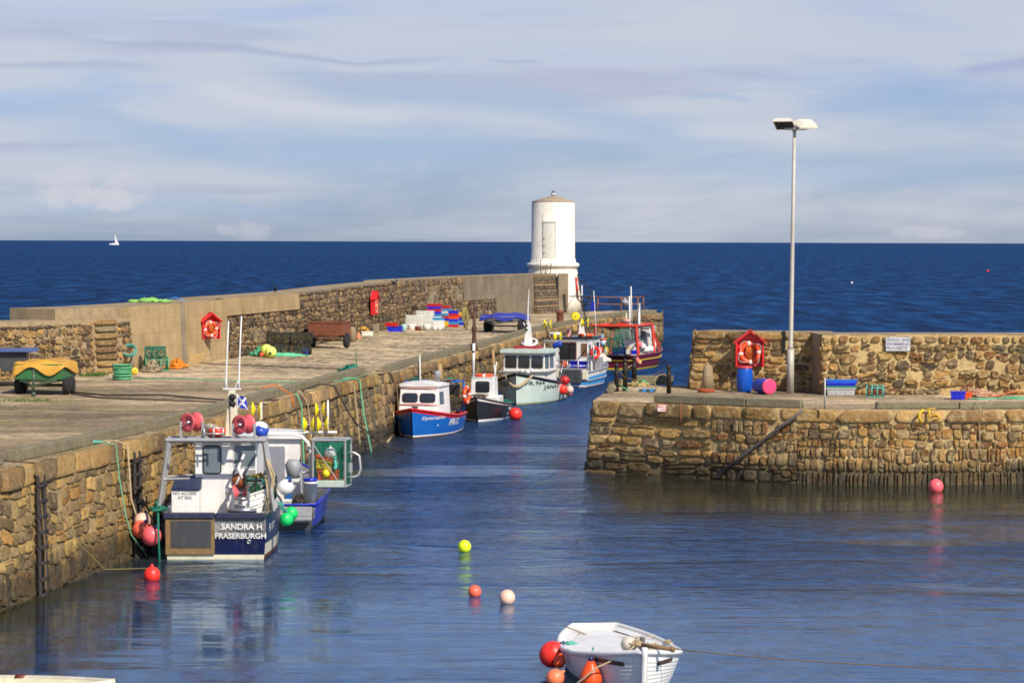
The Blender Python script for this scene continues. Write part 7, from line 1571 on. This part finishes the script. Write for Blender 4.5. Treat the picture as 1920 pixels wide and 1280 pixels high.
# red housing on the back wall
u = h1.u_at_px(PR(1403, 733).x, PR(1403, 733).y); pw_ = Vector(h1.at(np.array([u]), np.array([.8]), np.array([.14]))[0]); zz_ = Q(1403, 686, pw_.y).z
housing('r', (pw_.x, pw_.y, zz_), R(0), 'large red lifebuoy housing on the back wall above the standing blue barrel', 1.06)
BAR = M('barrel_blue', s(14, 84, 186), .35, 0, .1, 3, .1, dirt=.1)
o = empty('barrel', PR(1395, 734)+Vector((0, -.25, 0)), 'blue plastic barrel standing under the large red lifebuoy housing', 'barrel')
prf = [(.22, 0), (.25, .03), (.285, .25), (.292, .45), (.285, .62), (.262, .80), (.25, .86)]
m = MB(); m.lathe(prf, 28); m.build('barrel_body', [BAR], o); m = MB(); m.lathe([(.265, .84), (.27, .90), (.25, .91), (.001, .90)], 28); m.build('lid', [REDP if False else gloss('lid_pinkred', s(222, 70, 80))], o)
q_ = PR(1430, 737); o = empty('barrel', q_+Vector((0, -.3, .27)), 'blue barrel with pink lid lying on its side right of the standing barrel', 'barrel'); T = ring_T((.42, -1, 0)); T = T @ Matrix.Translation((0, 0, -.45))
m = MB(); m.lathe([(r_*.92, z) for r_, z in prf], 28, 0, T); m.build('barrel_body', [gloss('barrel_violet', s(40, 70, 170), .4)], o)
m = MB(); m.lathe([(.245, .80), (.265, .82), (.265, .9), (.235, .905)], 28, 0, T); m.build('lid_ring', [gloss('ring_pink', s(236, 70, 120), .4)], o); m = MB(); m.lathe([(.238, .87), (.20, .885), (.001, .887)], 28, 0, T); m.build('lid', [gloss('lid_pink', s(226, 160, 190), .4, dirt=.3)], o)
# iron mooring posts at the pier end
IRON = M('iron_bollard', (.035, .028, .024), .55, .3, .4, 8, .3, dirt=.4, dirtc=(.10, .045, .02))
MG = 'iron mooring posts at the end of the right pier'
protoM = None
for i, (px, py, hgt, lb, rsc) in enumerate(((1156, 734, .98, 'leftmost iron mooring post, first of four at the pier end', 1), (1172, 732, 1.06, 'second iron mooring post, just right of the leftmost', 1.1), (1189, 722, .98, 'rusty iron mooring post standing furthest back beside the timber beam', 1.1), (1254, 738, .98, 'iron mooring post standing apart on the right of the four', 1))):
    base = PR(px, py); top_ = {0: 680, 1: 672, 2: 668, 3: 684}[i]; hgt = (py-top_)/(F/base.y)
    if i == 0:
        protoM = empty('mooring_post', base, lb, 'mooring post', 0, MG)
        m = MB(); m.lathe([(.082, 0), (.080, .62), (.088, .64), (.088, .68), (.078, .70), (.072, .90), (.085, .915), (.085, .935), (.06, .97), (.035, .985), (.03, 1.0), (.001, 1.01)], 18); m.build('shaft', [IRON], protoM)
        o = protoM
    else: o = copy_tree(protoM); o.location = base; o['label'] = lb
    o.scale = (rsc, rsc, hgt)
rope([Vector(PR(1156, 734))+Vector((0, -.08, .8)), PR(1172, 732)+Vector((0, -.1, .45)), PR(1200, 728)+Vector((0, 0, .28)), Q(1240, 696, 150), Q(1246, 690, 160)], .02, BROWNRP, 'sagging rope from the leftmost mooring post out over the water')
rope([PR(1172, 732)+Vector((0, -.1, .95)), Q(1178, 689, 96), Q(1186, 684, 100), Q(1193, 672, 120), Q(1196, 668, 157)], .022, BEIGER, 'pale rope from the second mooring post to the maroon boat')
o = empty('stone_bollard', PR(1327, 732), 'tapered stone bollard with orange rope round its foot on the right quay', 'bollard'); m = MB(); m.lathe([(.23, 0), (.20, .45), (.17, .80), (.12, .88), (.001, .90)], 18); m.build('shaft', [COPE], o)
coil_thing(PR(1324, 735), .26, .10, 5, .022, gloss('rope_orbr', s(186, 92, 50), .8), 'orange brown rope coiled round the foot of the stone bollard', None, .15, 9)
m = MB(); tangle(m, (0, 0, 0), (.45, .35, .20), 12, .022, 0, 110); tangle(m, (-.7, -.3, 0), (.4, .3, .35), 8, .02, 0, 111); o = m.build('rope_coil', [M('rope_straw', s(176, 158, 100), .85)]); o.location = PR(1196, 723); tag(o, 'straw coloured rope heaped between the mooring posts', 'rope coil')
m = MB(); tangle(m, (0, 0, 0), (.28, .22, .26), 14, .018, 0, 112); o = m.build('net_heap', [GRNR]); o.location = PR(1203, 722); tag(o, 'pale green net bunch in front of the timber beam', 'net')
m = MB(); N = 8; vs = [(-.3+.6*i/N, -.2+.4*j/N, .05+.07*math.sin(i*1.9+j*1.1)*math.cos(j*1.7)) for i in range(N+1) for j in range(N+1)]
m.add(vs, [(i*(N+1)+j, (i+1)*(N+1)+j, (i+1)*(N+1)+j+1, i*(N+1)+j+1) for i in range(N) for j in range(N)], 0, True); o = m.build('cloth', [gloss('cloth_blue', s(20, 130, 200), .7)]); o.location = PR(1214, 734); tag(o, 'crumpled bright blue cloth on the ground between the mooring posts', 'cloth')
rope([PR(1140, 737)+Vector((0, 0, .12)), PR(1150, 728)+Vector((0, 0, .2)), PR(1160, 730)+Vector((0, 0, .18)), PR(1178, 735)+Vector((0, 0, .05))], .03, GRNR, 'green rope draped over the pier end kerb')
coil_thing(PR(1242, 727)+Vector((0, 0, .2)), .28, .05, 2, .014, M('rope_straw', (1, 1, 1)), 'straw rope loop left of the separate mooring post', Matrix.Rotation(1.3, 4, 'X'), .08, 12)
# boxes on the right quay
bp_ = PR(1577, 741)+Vector((0, .25, 0))
crate(bp_, (.98, .5, .26), gloss('box_grey', (.45, .45, .44)), 'grey fish box lowest of the stack by the thin pole on the right quay', 0)
crate(bp_+Vector((.02, 0, .25)), (1.02, .52, .07), BOXG, 'shallow green tray between the grey box and the blue boxes', 0, name='tray', cat='tray')
crate(bp_+Vector((0, 0, .30)), (1.0, .52, .14), BOXB, 'darker blue fish box above the green tray on the right quay', R(1))
crate(bp_+Vector((.02, .02, .42)), (1.05, .54, .13), gloss('fishbox_sky', s(40, 120, 220)), 'light blue fish box topmost of the stack on the right quay', 0)
m = MB(); m.tube([PR(1547, 768)+Vector((0, .05, .02)), PR(1547, 768)+Vector((0, .1, 1.0))], .028, 8); tag(m.build('pole', [GALV]), 'thin grey upright pole in front of the blue fish boxes', 'pole')
creel(PR(1641, 744), .55, .42, .36, 'small green hooped creel on the ground right of the stacked boxes', R(-15), M('net_brown', s(96, 60, 40), .8), TEAL, None, BOXO)
crate(PR(1796, 748), (.48, .36, .26), BOXB, 'deep blue box near the kerb on the right of the quay', R(-8))
crate(PR(1812, 747)+Vector((0, .1, 0)), (.34, .3, .22), BOXO, 'orange box behind the deep blue box on the right quay', R(10), fillm=BOXO)
m = MB(); tangle(m, (0, 0, 0), (.45, .3, .34), 26, .02, 0, 120); tangle(m, (.3, .1, 0), (.5, .3, .22), 14, .02, 0, 121); o = m.build('net_heap', [gloss('net_rosy', s(196, 150, 120), .85)]); o.location = PR(1834, 744); tag(o, 'pinkish net heap right of the deep blue box', 'net')
m = MB(); m.tube([PR(1800, 742)+Vector((0, 0, .2)), PR(1824, 740)+Vector((0, .2, .48))], .02, 6); m.tube([PR(1810, 742)+Vector((0, 0, .2)), PR(1826, 740)+Vector((0, .2, .5))], .02, 6); tag(m.build('poles', [BROWNR]), 'two thin brown sticks leaning on the pinkish net', 'sticks')
m = MB(); tangle(m, (0, 0, 0), (.8, .25, .10), 16, .022, 0, 122); tangle(m, (-1.2, -.1, 0), (.5, .2, .06), 8, .022, 0, 123); o = m.build('rope_coil', [GRNR]); o.location = PR(1908, 748); tag(o, 'green rope spread by the kerb at the right edge', 'rope coil')
rope([PR(1840, 747)+Vector((0, 0, .05)), PR(1868, 746)+Vector((0, 0, .06)), PR(1895, 742)+Vector((0, .1, .12)), PR(1935, 738)+Vector((0, .2, .1))], .03, gloss('rope_rustyor', s(176, 96, 60), .85), 'rusty orange rope along the ground on the right quay')
# signs
SG = gloss('sign_white', (.60, .60, .62), .4, dirt=.2); SR = gloss('sign_red_text', s(214, 60, 50), .5); SGR = gloss('sign_grey_text', (.22, .23, .26), .5)
u = h2.u_at_px(PR(1682, 740).x, PR(1682, 740).y); a = Vector(h2.at(np.array([u]), np.array([1.6]), np.array([.16]))[0]); zc = Q(1682, 645, a.y).z
sg = empty('warning_sign', (a.x, a.y, zc), 'white DIVING AND SWIMMING PROHIBITED sign high on the right back wall', 'sign', 0)
m = MB(); m.box(-.42, .42, -.03, .02, -.235, .235); m.build('panel', [SG], sg, bevel=.006); m = MB()
for i, tx in enumerate(('DIVING AND', 'SWIMMING', 'PROHIBITE')): text_on(m, tx, .155, lambda uu, vv, i=i: (uu-(.05 if i == 2 else 0), -.036, .145-.145*i+vv), 0, 'CENTER', .004)
m.build('lettering', [SGR], sg)
u = ug(1179); a = Vector(g1.at(np.array([u]), np.array([HR-.26]), np.array([.155]))[0]); zc = Q(1179, 764.5, a.y).z
sg = empty('speed_sign', (a.x, a.y, zc), 'small white sign with red MAX. SPEED 2 KNOTS on the pier end coping', 'sign', 0)
m = MB(); T = Matrix.Rotation(R(90), 4, 'X'); m.prism(rrect(.50, .235, .03), 0, .02, 0, T); m.build('border', [SR], sg); m = MB(); m.prism(rrect(.475, .21, .025), .021, .026, 0, T); m.build('panel', [gloss('sign_pale', (.74, .66, .60), .5)], sg)
m = MB()
for i, tx in enumerate(('MAX. SPEED', '2 KNOTS')): text_on(m, tx, .085, lambda uu, vv, i=i: (uu, -.030, .045-.092*i+vv), 0, 'CENTER', .002)
m.build('lettering', [SR], sg)
for o in (sg,): o.location.y -= .02
# iron on the wall face
def wp(px, py, dep=.17):   # point on the right wall face under a pixel
    p_ = PR(px, 762); u_ = g1.u_at_px(p_.x, p_.y); a_ = Vector(g1.at(np.array([u_]), np.array([1.5]), np.array([dep]))[0]); return Q(px, py, a_.y)
m = MB(); m.tube([wp(1505, 769, .34), wp(1465, 799, .34), wp(1400, 848, .34), wp(1342, 892, .34)], .05, 8); tag(m.build('pole', [M('pole_diag', (.13, .12, .11), .6, .2, .5, 3, dirt=.6, dirtc=(.10, .04, .02))]), 'long pole slanting down the face of the right quay wall', 'pole')
m = MB(); m.tube([wp(1276, 756), wp(1275, 797)], .04, 8); tag(m.build('pipe', [RUST]), 'short rusty pipe on the right quay wall below the kerb', 'pipe')
rope([wp(1835, 748, -.3)+Vector((0, .1, .05)), wp(1832, 758, .05), wp(1838, 765, .2), wp(1836, 790), wp(1838, 850), wp(1836, 890), wp(1841, 916, .25)], .016, BEIGER, 'thin pale line hanging down the right quay wall')
YM = M('paint_yellow', s(216, 176, 20), .7, var=.25, scale=9)
def strokes(mb, pts, w): 
    mb.tube(pts, w, 6)
m = MB(); m.tube([wp(1731, 768, .16), wp(1724, 774, .22), wp(1723, 782, .22), wp(1727, 792, .22)], .045, 6); tag(m.build('painted_mark', [YM]), 'curved yellow mark on the coping of the right quay wall', 'painted mark')
m = MB(); m.tube([wp(1742, 768, .16), wp(1743, 785, .22)], .035, 6); m.tube([wp(1736, 766, .16), wp(1754, 766, .22)], .02, 6); m.tube([wp(1747, 780, .16), wp(1755, 776, .16), wp(1762, 783, .16), wp(1750, 786, .22)], .022, 6); tag(m.build('painted_mark', [YM]), 'broken yellow letters right of the curved yellow mark', 'painted mark')
m = MB()
for px in range(1118, 1160, 9): m.box(PR(px, 749).x, PR(px+5, 749).x, PR(px, 749).y+.0, PR(px, 749).y+.35, ZR+.012, ZR+.02)
